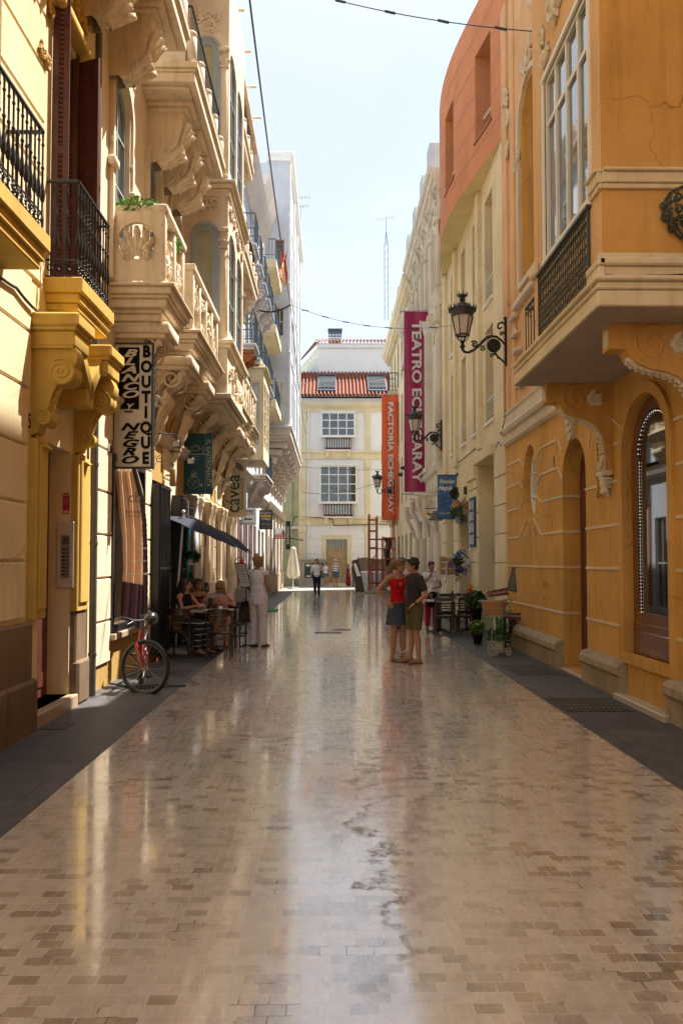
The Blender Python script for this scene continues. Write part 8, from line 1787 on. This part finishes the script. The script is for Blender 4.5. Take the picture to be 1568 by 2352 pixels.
        sh += [('c', an, .034, heel+Vector((0,0,.005)), .028), ('c', heel, .026, ft, .018), ('c', an, .034, an.lerp(ft,.55)+Vector((0,0,-.004)), .024), ('c', an.lerp(ft,.6), .024, ft, .016)]
        sdv = (ft-an); sdv.z = 0; sdv = sdv.normalized().cross(Vector((0,0,1)))
        for i in range(5): sh.append(('c', ft+sdv*(-.026+.013*i), .011, ft+sdv*(-.028+.014*i)+(ft-heel).normalized()*(.022-.003*i if S_ == 'L' else .010+.003*i), .0085))
        if feet == 'shoe':
            blob([('c', heel, .038, ft, .036), ('c', an.lerp(heel,.3), .040, an.lerp(ft,.5)+Vector((0,0,.01)), .034)], vox, 'shoe', colmat('shoe_%s_%d'%(S_,len(bpy.data.materials)), shoe, .5), r, smooth=2)
        elif feet == 'sandal':
            m = MB(); u = (ft-heel).normalized(); z0 = min(heel.z,ft.z)-.030
            pts = [heel-u*.03, heel+u*.05+sdv*.0, ft+u*.035]; prof = [(-.035,.026),(.0,.035),(.06,.030),(.12,.036),(.17,.042),(.215,.036),(.24,.015)]
            top = [heel+u*a+sdv*w_ for a,w_ in prof]+[heel+u*a-sdv*w_ for a,w_ in reversed(prof)]; n = len(top)
            m.add([(p.x,p.y,z0+.014) for p in top]+[(p.x,p.y,z0) for p in top],[list(range(n)),list(range(n,2*n))[::-1]]+[(i,(i+1)%n,n+(i+1)%n,n+i) for i in range(n)])
            q_ = heel.lerp(ft,.62); m.tube([q_+sdv*.036+Vector((0,0,-.02)), q_+sdv*.02+Vector((0,0,.028)), ft+Vector((0,0,.018)), q_-sdv*.02+Vector((0,0,.028)), q_-sdv*.036+Vector((0,0,-.02))], .006, 5)
            m.tube([an+Vector((.037*math.cos(t),.037*math.sin(t),-.01)) for t in [i*math.pi/6 for i in range(12)]], .005, 5, True) if fem else None
            m.build('sandal', colmat('sandal_%s_%d'%(S_,len(bpy.data.materials)), shoe, .5), r)
    blob(sh, vox, 'body', SK[skin], r, smooth=3)
    if face:
        for sx in (-1,1):
            m = MB(); m.ball(hp(sx*.028,-.079,.010), .0105, 8, (1.25,.6,.7), RH); e = m.build('eye', colmat_c('eye_white',(.6,.57,.52)), r); m = MB(); m.ball(hp(sx*.028,-.0845,.010), .0052, 8, (1,.6,1), RH); m.build('iris', colmat_c('iris',(.02,.012,.008)), e)
            m = MB(); m.tube([hp(sx*.013,-.093,.030),hp(sx*.03,-.090,.036),hp(sx*.046,-.078,.030)], [.003,.004,.002], 5); m.build('eyebrow', colmat_c('brow',(.04,.02,.012)), r)
        m = MB(); m.tube([hp(-.022,-.086,-.060),hp(0,-.0925,-.058),hp(.022,-.086,-.060)], [.003,.0065,.003], 6); m.build('mouth', colmat_c('lips',(.30,.08,.06)), r)
    ctx = dict(r=r, T=T, V=V, torso=torso, shoulders=shoulders, arm=arm, leg=leg, hp=hp, RH=RH, RT=RT, vox=vox, fr=fr, lat=lat, b=b)
    if hair: hair(ctx)
    if clothes: clothes(ctx)
    r.scale = (H/1.745,)*3; r.location = loc; r.rotation_euler = (0,0,R(rz)); return r, ctx
_cm = {}
def colmat_c(n, c, rough=.6):
    if n not in _cm: _cm[n] = colmat(n, c, rough)
    return _cm[n]
def hair_cap(col, extra=lambda c: [], size=(.084,.098,.090), disp=.006, fringe=.036, name='hair'):
    def f(c):
        hp = c['hp']; sh = [('e', hp(0,.024,.040), size, c['RH']), ('e', hp(0,-.035,.088), (.060,.045,.030), c['RH']), ('e', hp(0,.055,-.01), (.070,.058,.075), c['RH'])] + extra(c)
        RHf = c['RH'] @ Vector((0,-1,-.25)).normalized()
        o = blob(sh, c['vox']*.8, name, MT('hair_%d'%len(bpy.data.materials), col, .45, var=.35, vs=60, bump=.6, bs=150), c['r'], cuts=[(c['hp'](0,-.082,fringe), RHf)] if False else (), smooth=1, disp=disp); return o
    return f
def garment(c, shapes, name, col, cuts=(), rough=.85, smooth=2, disp=.004, mat=None, label=None):
    return blob(shapes, c['vox'], name, mat or MT('%s_%d'%(name,len(bpy.data.materials)), col, rough, var=.10, vs=9, bump=.35, bs=55, spec=.2), c['r'], cuts, smooth, label, disp=disp)
def skirt(c, z0, z1, r0, r1, ry, col, name='skirt', flare=.0, cx=0, folds=9, disp=.004):
    m = MB(); w0, w1 = r0, r1
    m.grid(lambda a,b: (cx+(w1+(w0-w1)*(1-b)**1.2)*math.cos(a*2*math.pi)*(1+.02*math.sin(a*folds*6.28)*(1-b)), (w1+(w0-w1)*(1-b)**1.2)*ry*math.sin(a*2*math.pi), z0+(z1-z0)*b), 48, 14)
    return m.build(name, MT('%s_%d'%(name,len(bpy.data.materials)), col, .85, var=.22, vs=14, bump=.5, bs=120), c['r'])
Dn, Up = Vector((0,0,-1)), Vector((0,0,1))
# ---- the couple
def ponytail(c):
    hp = c['hp']; return [('c', hp(0,.085,.085), .036, hp(-.02,.135,.03), .050), ('c', hp(-.02,.135,.03), .050, hp(-.05,.15,-.13), .050), ('c', hp(-.05,.15,-.13), .048, hp(-.07,.12,-.30), .016), ('c', hp(-.02,.14,.0), .04, hp(.0,.14,-.26), .018), ('c', hp(.072,-.02,.05), .016, hp(.082,-.02,-.10), .008)]
def cl_girl(c):
    T, V = c['T'], c['V']; red = (.50,.006,.012)
    garment(c, c['torso'](.009), 'tank_top', red, cuts=[(T(.86), Vector((0,0,1))), (T(.10), Dn)], disp=.003)
    garment(c, [('c', T(.80,.075,.085), .018, T(1.0,.0,.10), .014), ('c', T(1.0,0,.10), .014, T(.82,-.08,.10), .018), ('c', T(.80,.075,-.085), .018, T(1.0,.0,-.10), .014), ('c', T(1.0,0,-.10), .014, T(.82,-.08,-.10), .018), ('e', T(.82,-.055), (.12,.045,.06), c['RT'])], 'strap', red)
    m = MB(); [m.ball(T(.72-.045*i,.108 if i<2 else .100,.0+.018*(k)), .006, 6) for i in range(4) for k in (-.6,.6)]; m.build('buttons', M_['wht'], c['r'])
    skirt(c, .62, .985, .215, .155, .78, (.045,.06,.085), 'denim_skirt')
    m = MB(); m.tube([(.158*math.cos(t),.158*.79*math.sin(t),.975) for t in [i*math.pi/16 for i in range(32)]], .012, 6, True); m.box(-.004,.004,-.168,-.150,.66,.96); m.build('waistband', colmat_c('denim_dark',(.03,.04,.06)), c['r'])
    m = MB(); m.lathe([(.046,-.03),(.047,.03)], (V['aL'].x,V['aL'].y,.17), 12); m.build('ankle_bandage', M_['wht'], c['r'])
gx = lambda px, Y: P(px, 1500, Y=Y).x
person('young woman in a red tank top and denim skirt, hand on hip, facing the man', (gx(912,13.6),13.6,.0), 28, 1.75, True, 'tan',
    J=dict(eR=(-.37,.05,1.20), wR=(-.205,-.03,1.02), eL=(.23,.14,1.15), wL=(.17,.16,.90), N=(.005,.01,1.46), H=(.035,-.03,1.60), hL=(.085,0,.93), hR=(-.085,0,.93), kL=(.10,-.02,.50), aL=(.13,.02,.085), kR=(-.075,-.02,.50), aR=(-.085,.01,.085)),
    head=(38,8), vox=.009, hands={'R': (Vector((.25,-.55,-.75)), Vector((-.9,-.4,.1)), .25)}, hair=hair_cap((.16,.075,.025), ponytail, disp=.004), clothes=cl_girl, feet='sandal', shoe=(.12,.07,.035))
def curls(c):
    rn = random.Random(2); hp = c['hp']; out = []
    for _ in range(46):
        a, e = rn.uniform(-2.3,2.3), rn.uniform(-.25,1.45); d = Vector((math.sin(a)*math.cos(e), math.cos(a)*math.cos(e), math.sin(e))); out.append(('e', hp(d.x*.085, .03+d.y*.085, .055+d.z*.075), (.020,.020,.020)))
    for _ in range(14): out.append(('e', hp(rn.uniform(-.05,.05), -.062+rn.uniform(-.01,.012), .092+rn.uniform(-.012,.02)), (.017,.017,.015)))
    return out
def cl_man(c):
    T, V = c['T'], c['V']; t = (.045,.035,.038)
    garment(c, c['torso'](.020)+c['shoulders'](.010)+c['arm']('L',.018,.62,False)+c['arm']('R',.018,.62,False)+[('e', T(.0), (.165,.125,.20), c['RT']), ('e', T(-.22), (.165,.125,.12), c['RT'])], 't_shirt', t, cuts=[(T(1.02)+Vector((0,0,.02)), Up), ((0,0,.83), Dn)], disp=.006)
    garment(c, c['leg']('L',.028,.88)+c['leg']('R',.028,.88)+[('e',(0,0,.93),(.165,.125,.12))], 'shorts', (.115,.095,.035), cuts=[((0,0,.56),Dn)], disp=.006)
    m = MB(); w_, e_ = V['wL'], V['eL']; d = (w_-e_).normalized(); m.tube([w_-d*.045,w_-d*.01],.030,10); m.build('wristwatch', M_['black'], c['r'])
    hp = c['hp']; m = MB(); m.ball(hp(0,-.01,.150), .05, 10, (1.2,.5,.25), c['RH']); m.build('sunglasses', colmat('blue_lens',(.02,.06,.25),.1,coat=1), c['r'])
person('dark haired man in a charcoal t-shirt and khaki shorts talking to the woman in red', (gx(951,13.3),13.28,.0), -72, 1.75, False, 'tan',
    J=dict(eL=(.27,.10,1.14), wL=(.185,-.085,.985), eR=(-.22,.05,1.13), wR=(-.20,.02,.87), H=(0,-.04,1.61), kL=(.10,-.01,.50), aL=(.11,.03,.085), kR=(-.09,-.02,.50), aR=(-.10,-.03,.085)),
    head=(-8,4), vox=.009, hands={'L': (Vector((-.75,-.35,-.35)), Vector((.3,-.2,.8)), .6)}, hair=hair_cap((.012,.009,.008), curls, size=(.088,.100,.088), disp=.010), clothes=cl_man, feet='sandal', shoe=(.05,.025,.015))
a = P(928,1275,Y=13.2); m = MB(); m.add([(a.x+.02,13.35,a.z-.02),(a.x+.07,13.35,a.z-.05),(a.x+.115,13.35,a.z-.11),(a.x+.055,13.35,a.z-.115)],[(0,1,2,3)])
# ---- the waitress and the man behind
def bun(c): hp = c['hp']; return [('e', hp(0,.08,.09), (.035,.03,.03))]
def cl_wait(c):
    T, V = c['T'], c['V']
    garment(c, c['torso'](.016)+c['shoulders'](.008)+c['arm']('L',.016,.45,False)+c['arm']('R',.016,.45,False), 't_shirt', (.74,.74,.76), cuts=[(T(1.0), Up), ((0,0,.93), Dn)])
    garment(c, [('e',(0,0,.92),(.175,.135,.14)),('c',(0,0,.90),.16,(0,-.01,.66),.17)], 'apron', (.012,.012,.014), cuts=[((0,0,1.0),Up),((0,0,.60),Dn)])
    garment(c, c['leg']('L',.012,1.9)+c['leg']('R',.012,1.9), 'trousers', (.42,.008,.02), cuts=[((0,0,.13),Dn)])
    m = MB(); m.tube([T(.93,.05,.05),T(.86,.09,0),T(.93,.05,-.05)],.003,4); m.ball(T(.85,.10,0),.011,8); m.build('necklace', M_['steel'], c['r'])
person('waitress in white t-shirt, black apron and red trousers with her hand at her mouth', (gx(991,19.2),19.2,.0), 12, 1.70, True, 'brown',
    J=dict(eR=(-.24,-.05,1.19), wR=(-.09,-.14,1.36), eL=(.25,.02,1.12), wL=(.06,-.17,1.08), kL=(.09,-.02,.5), aL=(.10,.03,.085), aR=(-.13,-.05,.085)), head=(5,5), vox=.013, hands={'R':(Vector((.3,-.2,.9)),Vector((-.4,-.8,.1)),.5),'L':(Vector((-.9,-.3,0)),Vector((0,-.3,.9)),.4)}, hair=hair_cap((.035,.018,.012), bun), clothes=cl_wait, shoe=(.04,.045,.055), build_=1.05)
def cl_back(c):
    T = c['T']; garment(c, c['torso'](.022)+c['shoulders'](.012)+c['arm']('L',.02,.6,False)+c['arm']('R',.02,.6,False), 'shirt', (.60,.56,.58), cuts=[(T(1.02), Up), ((0,0,.85), Dn)])
    garment(c, c['leg']('L',.03,.9)+c['leg']('R',.03,.9)+[('e',(0,0,.93),(.165,.13,.12))], 'shorts', (.10,.10,.14), cuts=[((0,0,.55),Dn)])
person('grey haired man in a pale patterned shirt standing half hidden behind the couple', (gx(924,19.3),19.6,.0), -30, 1.80, False, 'tan', head=(-45,0), vox=.014, hair=hair_cap((.10,.10,.11), disp=.003), clothes=cl_back, shoe=(.03,.03,.05), face=False)
# ---- woman standing by the menu
def updo(c): hp = c['hp']; return [('e', hp(0,.05,.085), (.075,.07,.055)), ('e', hp(0,.09,.05), (.055,.045,.06)), ('e', hp(.01,.06,.135), (.04,.04,.03))]
def cl_white(c):
    T, V = c['T'], c['V']
    garment(c, c['torso'](.030)+c['shoulders'](.010)+[('e',(0,0,.90),(.205,.155,.20)),('e',T(.3),(.165,.135,.18))], 'blouse', (.76,.70,.74), cuts=[(T(1.02), Up), ((0,0,.80), Dn)], disp=.008)
    garment(c, c['leg']('L',.022,1.0)+c['leg']('R',.022,1.0)+[('c',V['kL'],.082,V['aL'],.092),('c',V['kR'],.082,V['aR'],.092)], 'linen_trousers', (.66,.60,.58), cuts=[((0,0,.05),Dn)], disp=.010)
    m = MB(); w_, e_ = V['wR'], V['eR']; d = (w_-e_).normalized(); m.tube([w_-d*.03,w_-d*.015],.029,10); m.build('bracelet', M_['steel'], c['r'])
person('woman in white blouse and white linen trousers reading the menu with her back turned', (gx(592,15.8),15.85,.0), 150, 1.81, True, 'brown',
    J=dict(eR=(-.23,.02,1.14), wR=(-.15,-.20,1.03), eL=(.22,.02,1.13), wL=(.16,-.16,1.0), aL=(.10,.02,.085), aR=(-.10,.0,.085)), head=(-20,6), vox=.011, hands={'R':(Vector((.1,-.8,.2)),Vector((0,.2,.9)),.5)}, hair=hair_cap((.30,.15,.055), updo, disp=.008), clothes=cl_white, feet='sandal', shoe=(.03,.02,.015), face=False, build_=1.08)
# ---- the three seated women
SIT = dict(P=(0,.04,.58), hL=(.09,.0,.54), hR=(-.09,.0,.54), kL=(.10,-.43,.52), kR=(-.10,-.43,.52), aL=(.11,-.40,.09), aR=(-.11,-.38,.09))
def sit(**k): d = dict(SIT); d.update(N=(0,-.02,1.07), H=(0,-.04,1.225), sL=(.165,-.01,1.015), sR=(-.165,-.01,1.015), eL=(.20,-.14,.80), eR=(-.20,-.14,.80), wL=(.12,-.34,.84), wR=(-.12,-.34,.84)); d.update(k); return d
def longhair(c): hp = c['hp']; return [('c', hp(0,.06,.03), .085, hp(0,.085,-.22), .10), ('c', hp(.03,.08,-.2), .085, hp(.05,.10,-.36), .04), ('c', hp(-.04,.08,-.2), .08, hp(-.05,.10,-.34), .04), ('c', hp(.07,.02,.02), .030, hp(.09,.02,-.20), .028), ('c', hp(-.07,.02,.02), .030, hp(-.09,.02,-.20), .028)]
def cl_black(c):
    T, V = c['T'], c['V']; garment(c, c['torso'](.012)+[('c', T(.80,0,.10), .05, T(1.0,0,.12), .03), ('c', T(.80,0,-.10), .05, T(1.0,0,-.12), .03)], 'sleeveless_top', (.012,.012,.014), cuts=[(T(.99), Up)])
    nm, tt, bb_ = node_mat('striped_trousers'); g = tt.nodes.new('ShaderNodeNewGeometry'); sp_ = tt.nodes.new('ShaderNodeSeparateXYZ'); wv_ = tt.nodes.new('ShaderNodeMath'); wv_.operation = 'PINGPONG'; wv_.inputs[1].default_value = .05; cp = tt.nodes.new('ShaderNodeMath'); cp.operation = 'LESS_THAN'; cp.inputs[1].default_value = .006; mxx = tt.nodes.new('ShaderNodeMixRGB'); mxx.inputs[1].default_value = (.012,.012,.014,1); mxx.inputs[2].default_value = (.5,.5,.5,1)
    tt.links.new(g.outputs['Position'],sp_.inputs[0]); tt.links.new(sp_.outputs[2],wv_.inputs[0]); tt.links.new(wv_.outputs[0],cp.inputs[0]); tt.links.new(cp.outputs[0],mxx.inputs[0]); tt.links.new(mxx.outputs[0],bb_.inputs['Base Color']); bb_.inputs['Roughness'].default_value = .8
    garment(c, c['leg']('L',.020,1.9)+c['leg']('R',.020,1.9)+[('e',V['P'],(.17,.14,.12))], 'trousers', None, mat=nm)
zo = .045
person('woman with long black hair and sleeveless black top sitting with her arm on the table', (gx(420,14.3),14.42,zo), 62, 1.74, True, 'tan', J=sit(eR=(-.19,-.10,.80), wR=(-.10,-.36,.86), eL=(.24,-.16,.83), wL=(.10,-.33,.90)), head=(25,6), vox=.010, hair=hair_cap((.014,.009,.008), longhair, disp=.004), clothes=cl_black, feet='sandal', shoe=(.05,.02,.01))
def cl_hid(c): garment(c, c['torso'](.010), 'sun_top', (.12,.01,.015), cuts=[(c['T'](.86), Up)]); garment(c, c['leg']('L',.02,1.0)+c['leg']('R',.02,1.0)+[('e',c['V']['P'],(.17,.14,.12))], 'shorts', (.03,.03,.04))
person('woman in a dark red top half hidden behind the black haired woman', (gx(452,15.3),15.35,zo), 40, 1.70, True, 'tan', J=sit(), head=(20,5), vox=.013, hair=hair_cap((.10,.07,.05), bun), clothes=cl_hid)
def blond(c): hp = c['hp']; return [('c', hp(.055,.0,.05), .040, hp(.075,-.01,-.13), .030), ('c', hp(-.055,.0,.05), .040, hp(-.075,-.01,-.13), .030), ('c', hp(0,.06,0), .075, hp(0,.07,-.12), .07), ('c', hp(.04,-.05,.085), .026, hp(.068,-.05,.0), .016), ('c', hp(-.04,-.05,.085), .026, hp(-.068,-.05,.0), .016)]
def cl_blond(c):
    T, V = c['T'], c['V']; garment(c, c['torso'](.016)+c['shoulders'](.008)+c['arm']('L',.02,.35,False)+c['arm']('R',.02,.35,False), 'pink_blouse', (.60,.40,.38), cuts=[(T(1.0), Up)], disp=.006); garment(c, c['leg']('L',.02,.7)+c['leg']('R',.02,.7)+[('e',V['P'],(.17,.14,.12))], 'shorts', (.55,.48,.38))
    hp = c['hp']; m = MB(); [m.ball(hp(s_*.031,-.088,.010),.024,12,(1,.35,.85),c['RH']) for s_ in (-1,1)]; m.tube([hp(-.06,-.07,.018),hp(0,-.098,.020),hp(.06,-.07,.018)],.0035,5); m.tube([hp(.055,-.08,.016),hp(.078,.0,.012)],.003,4); m.tube([hp(-.055,-.08,.016),hp(-.078,.0,.012)],.003,4); m.build('sunglasses', colmat('dark_lens',(.03,.012,.008),.1,coat=1), c['r'])
person('blonde woman in sunglasses and pale pink blouse leaning over her phone at the table', (gx(506,15.3),15.42,zo), 6, 1.72, True, 'tan', J=sit(N=(0,-.17,1.05), H=(-.01,-.245,1.17), sL=(.165,-.15,1.0), sR=(-.165,-.15,1.0), eL=(.26,-.34,.83), eR=(-.25,-.34,.83), wL=(.06,-.50,.90), wR=(-.06,-.50,.90)), head=(-12,24), vox=.010, hands={'L':(Vector((-.5,-.3,.5)),Vector((.3,-.8,.2)),.6),'R':(Vector((.5,-.3,.5)),Vector((-.3,-.8,.2)),.6)}, hair=hair_cap((.34,.21,.09), blond, disp=.004), clothes=cl_blond, feet='sandal', shoe=(.05,.02,.01))
# ---- far figures
def top_mat(name, c1, c2, sc): 
    nm, tt, bb_ = node_mat(name); g = tt.nodes.new('ShaderNodeNewGeometry'); sp_ = tt.nodes.new('ShaderNodeSeparateXYZ'); wv_ = tt.nodes.new('ShaderNodeMath'); wv_.operation = 'PINGPONG'; wv_.inputs[1].default_value = sc; cp = tt.nodes.new('ShaderNodeMath'); cp.operation = 'LESS_THAN'; cp.inputs[1].default_value = sc*.5; mxx = tt.nodes.new('ShaderNodeMixRGB'); mxx.inputs[1].default_value = (*c1,1); mxx.inputs[2].default_value = (*c2,1)
    tt.links.new(g.outputs['Position'],sp_.inputs[0]); tt.links.new(sp_.outputs[2],wv_.inputs[0]); tt.links.new(wv_.outputs[0],cp.inputs[0]); tt.links.new(cp.outputs[0],mxx.inputs[0]); tt.links.new(mxx.outputs[0],bb_.inputs['Base Color']); bb_.inputs['Roughness'].default_value = .85; return nm
def cl_walk(c):
    T, V = c['T'], c['V']; garment(c, c['torso'](.018)+c['shoulders'](.010)+c['arm']('L',.014,.95,False)+c['arm']('R',.014,.95,False), 'shirt', (.74,.72,.76), cuts=[(T(1.02), Up),((0,0,.92),Dn)]); garment(c, c['leg']('L',.016,1.95)+c['leg']('R',.016,1.95)+[('e',V['P'],(.155,.12,.11))], 'trousers', (.012,.016,.03)); m = MB(); m.tube([(.155*math.cos(t),.12*math.sin(t),.985) for t in [i*math.pi/12 for i in range(24)]],.014,5,True); m.build('belt', colmat_c('belt',(.10,.03,.015)), c['r'])
    m = MB(); m.bbox(-.0,.012,-.03,.03,-.06,.06,.003); m.v = [v+c['hp'](.085,-.02,-.02) for v in m.v]; m.build('mobile_phone', M_['black'], c['r'])
person('man in white shirt and navy trousers walking nearer while holding a phone to his ear', (gx(727,37.9),37.9,0), 5, 1.80, False, 'tan', J=dict(eL=(.26,-.08,1.22), wL=(.12,-.09,1.52), eR=(-.25,.05,1.13), wR=(-.27,-.02,.87), kL=(.09,-.09,.51), aL=(.09,-.10,.10), kR=(-.08,.0,.50), aR=(-.06,.14,.12)), head=(8,0), vox=.016, hands={'L':(Vector((-.2,.1,.95)),Vector((.8,-.5,0)),.5)}, hair=hair_cap((.02,.015,.012), disp=.003), clothes=cl_walk, shoe=(.012,.01,.01))
def cl_tour(c):
    T, V = c['T'], c['V']; garment(c, c['torso'](.016)+[('c', T(.80,0,.10), .05, T(1.0,0,.12), .03), ('c', T(.80,0,-.10), .05, T(1.0,0,-.12), .03)], 'white_top', (.74,.74,.74), cuts=[(T(1.0), Up),((0,0,.92),Dn)]); garment(c, c['leg']('L',.02,.4)+c['leg']('R',.02,.4)+[('e',V['P'],(.165,.125,.11))], 'denim_shorts', (.10,.14,.20)); m = MB(); m.tube([T(.98,.03,-.1),T(.5,.13,.0),T(.1,.12,.15)],.008,5); m.build('bag_strap', M_['black'], c['r'])
person('woman in white sleeveless top and denim shorts walking beside the striped man', (gx(748,52.2),52.2,0), 0, 1.62, True, 'tan', J=dict(kL=(.09,-.07,.51), aL=(.09,-.08,.09), aR=(-.06,.10,.10)), vox=.02, hair=hair_cap((.03,.02,.015), bun), clothes=cl_tour, shoe=(.6,.6,.6), face=False)
def cl_str(c):
    T, V = c['T'], c['V']; garment(c, c['torso'](.020)+[('c', T(.80,0,.10), .055, T(1.0,0,.12), .035), ('c', T(.80,0,-.10), .055, T(1.0,0,-.12), .035)], 'striped_vest', None, mat=top_mat('navy_stripes',(.72,.72,.72),(.02,.03,.10),.072), cuts=[(T(1.0), Up),((0,0,.90),Dn)]); garment(c, c['leg']('L',.03,.85)+c['leg']('R',.03,.85)+[('e',V['P'],(.165,.13,.12))], 'denim_shorts', (.05,.11,.17), cuts=[((0,0,.58),Dn)])
    m = MB(); m.bbox(-.36,-.26,-.10,.05,.38,.74,.01); m.build('paper_bag', colmat_c('kraft',(.30,.17,.08)), c['r'])
person('white haired man in a navy striped vest and denim shorts carrying a paper bag', (gx(771,51.2),51.2,0), 0, 1.82, False, 'tan', J=dict(kR=(-.09,-.08,.51), aR=(-.09,-.10,.09), aL=(.07,.08,.10)), vox=.02, hair=hair_cap((.60,.58,.55)), clothes=cl_str, shoe=(.10,.05,.04), face=False)
def cl_dress(c): T = c['T']; garment(c, c['torso'](.015)+[('c',(0,0,.9),.16,(0,0,.2),.21)], 'long_dress', (.25,.02,.025), cuts=[(T(.95), Up),((0,0,.06),Dn)])
person('woman in a long dark red dress walking away past the tan door', (gx(800,53.0),53.0,0), 115, 1.48, True, 'brown', vox=.02, hair=hair_cap((.20,.11,.05), disp=.006), clothes=cl_dress, face=False)
def cl_pur(c): T = c['T']; garment(c, c['torso'](.022)+c['shoulders'](.012)+c['arm']('L',.016,.9,False)+c['arm']('R',.016,.9,False), 'shirt', (.07,.03,.11), cuts=[(T(1.0), Up)]); garment(c, c['leg']('L',.02,1.9)+c['leg']('R',.02,1.9), 'trousers', (.16,.13,.10))
person('person in a purple shirt half hidden behind the leaning site board', (gx(811,52.5),52.5,0), 100, 1.62, False, 'tan', vox=.02, hair=hair_cap((.12,.08,.06)), clothes=cl_pur, face=False)
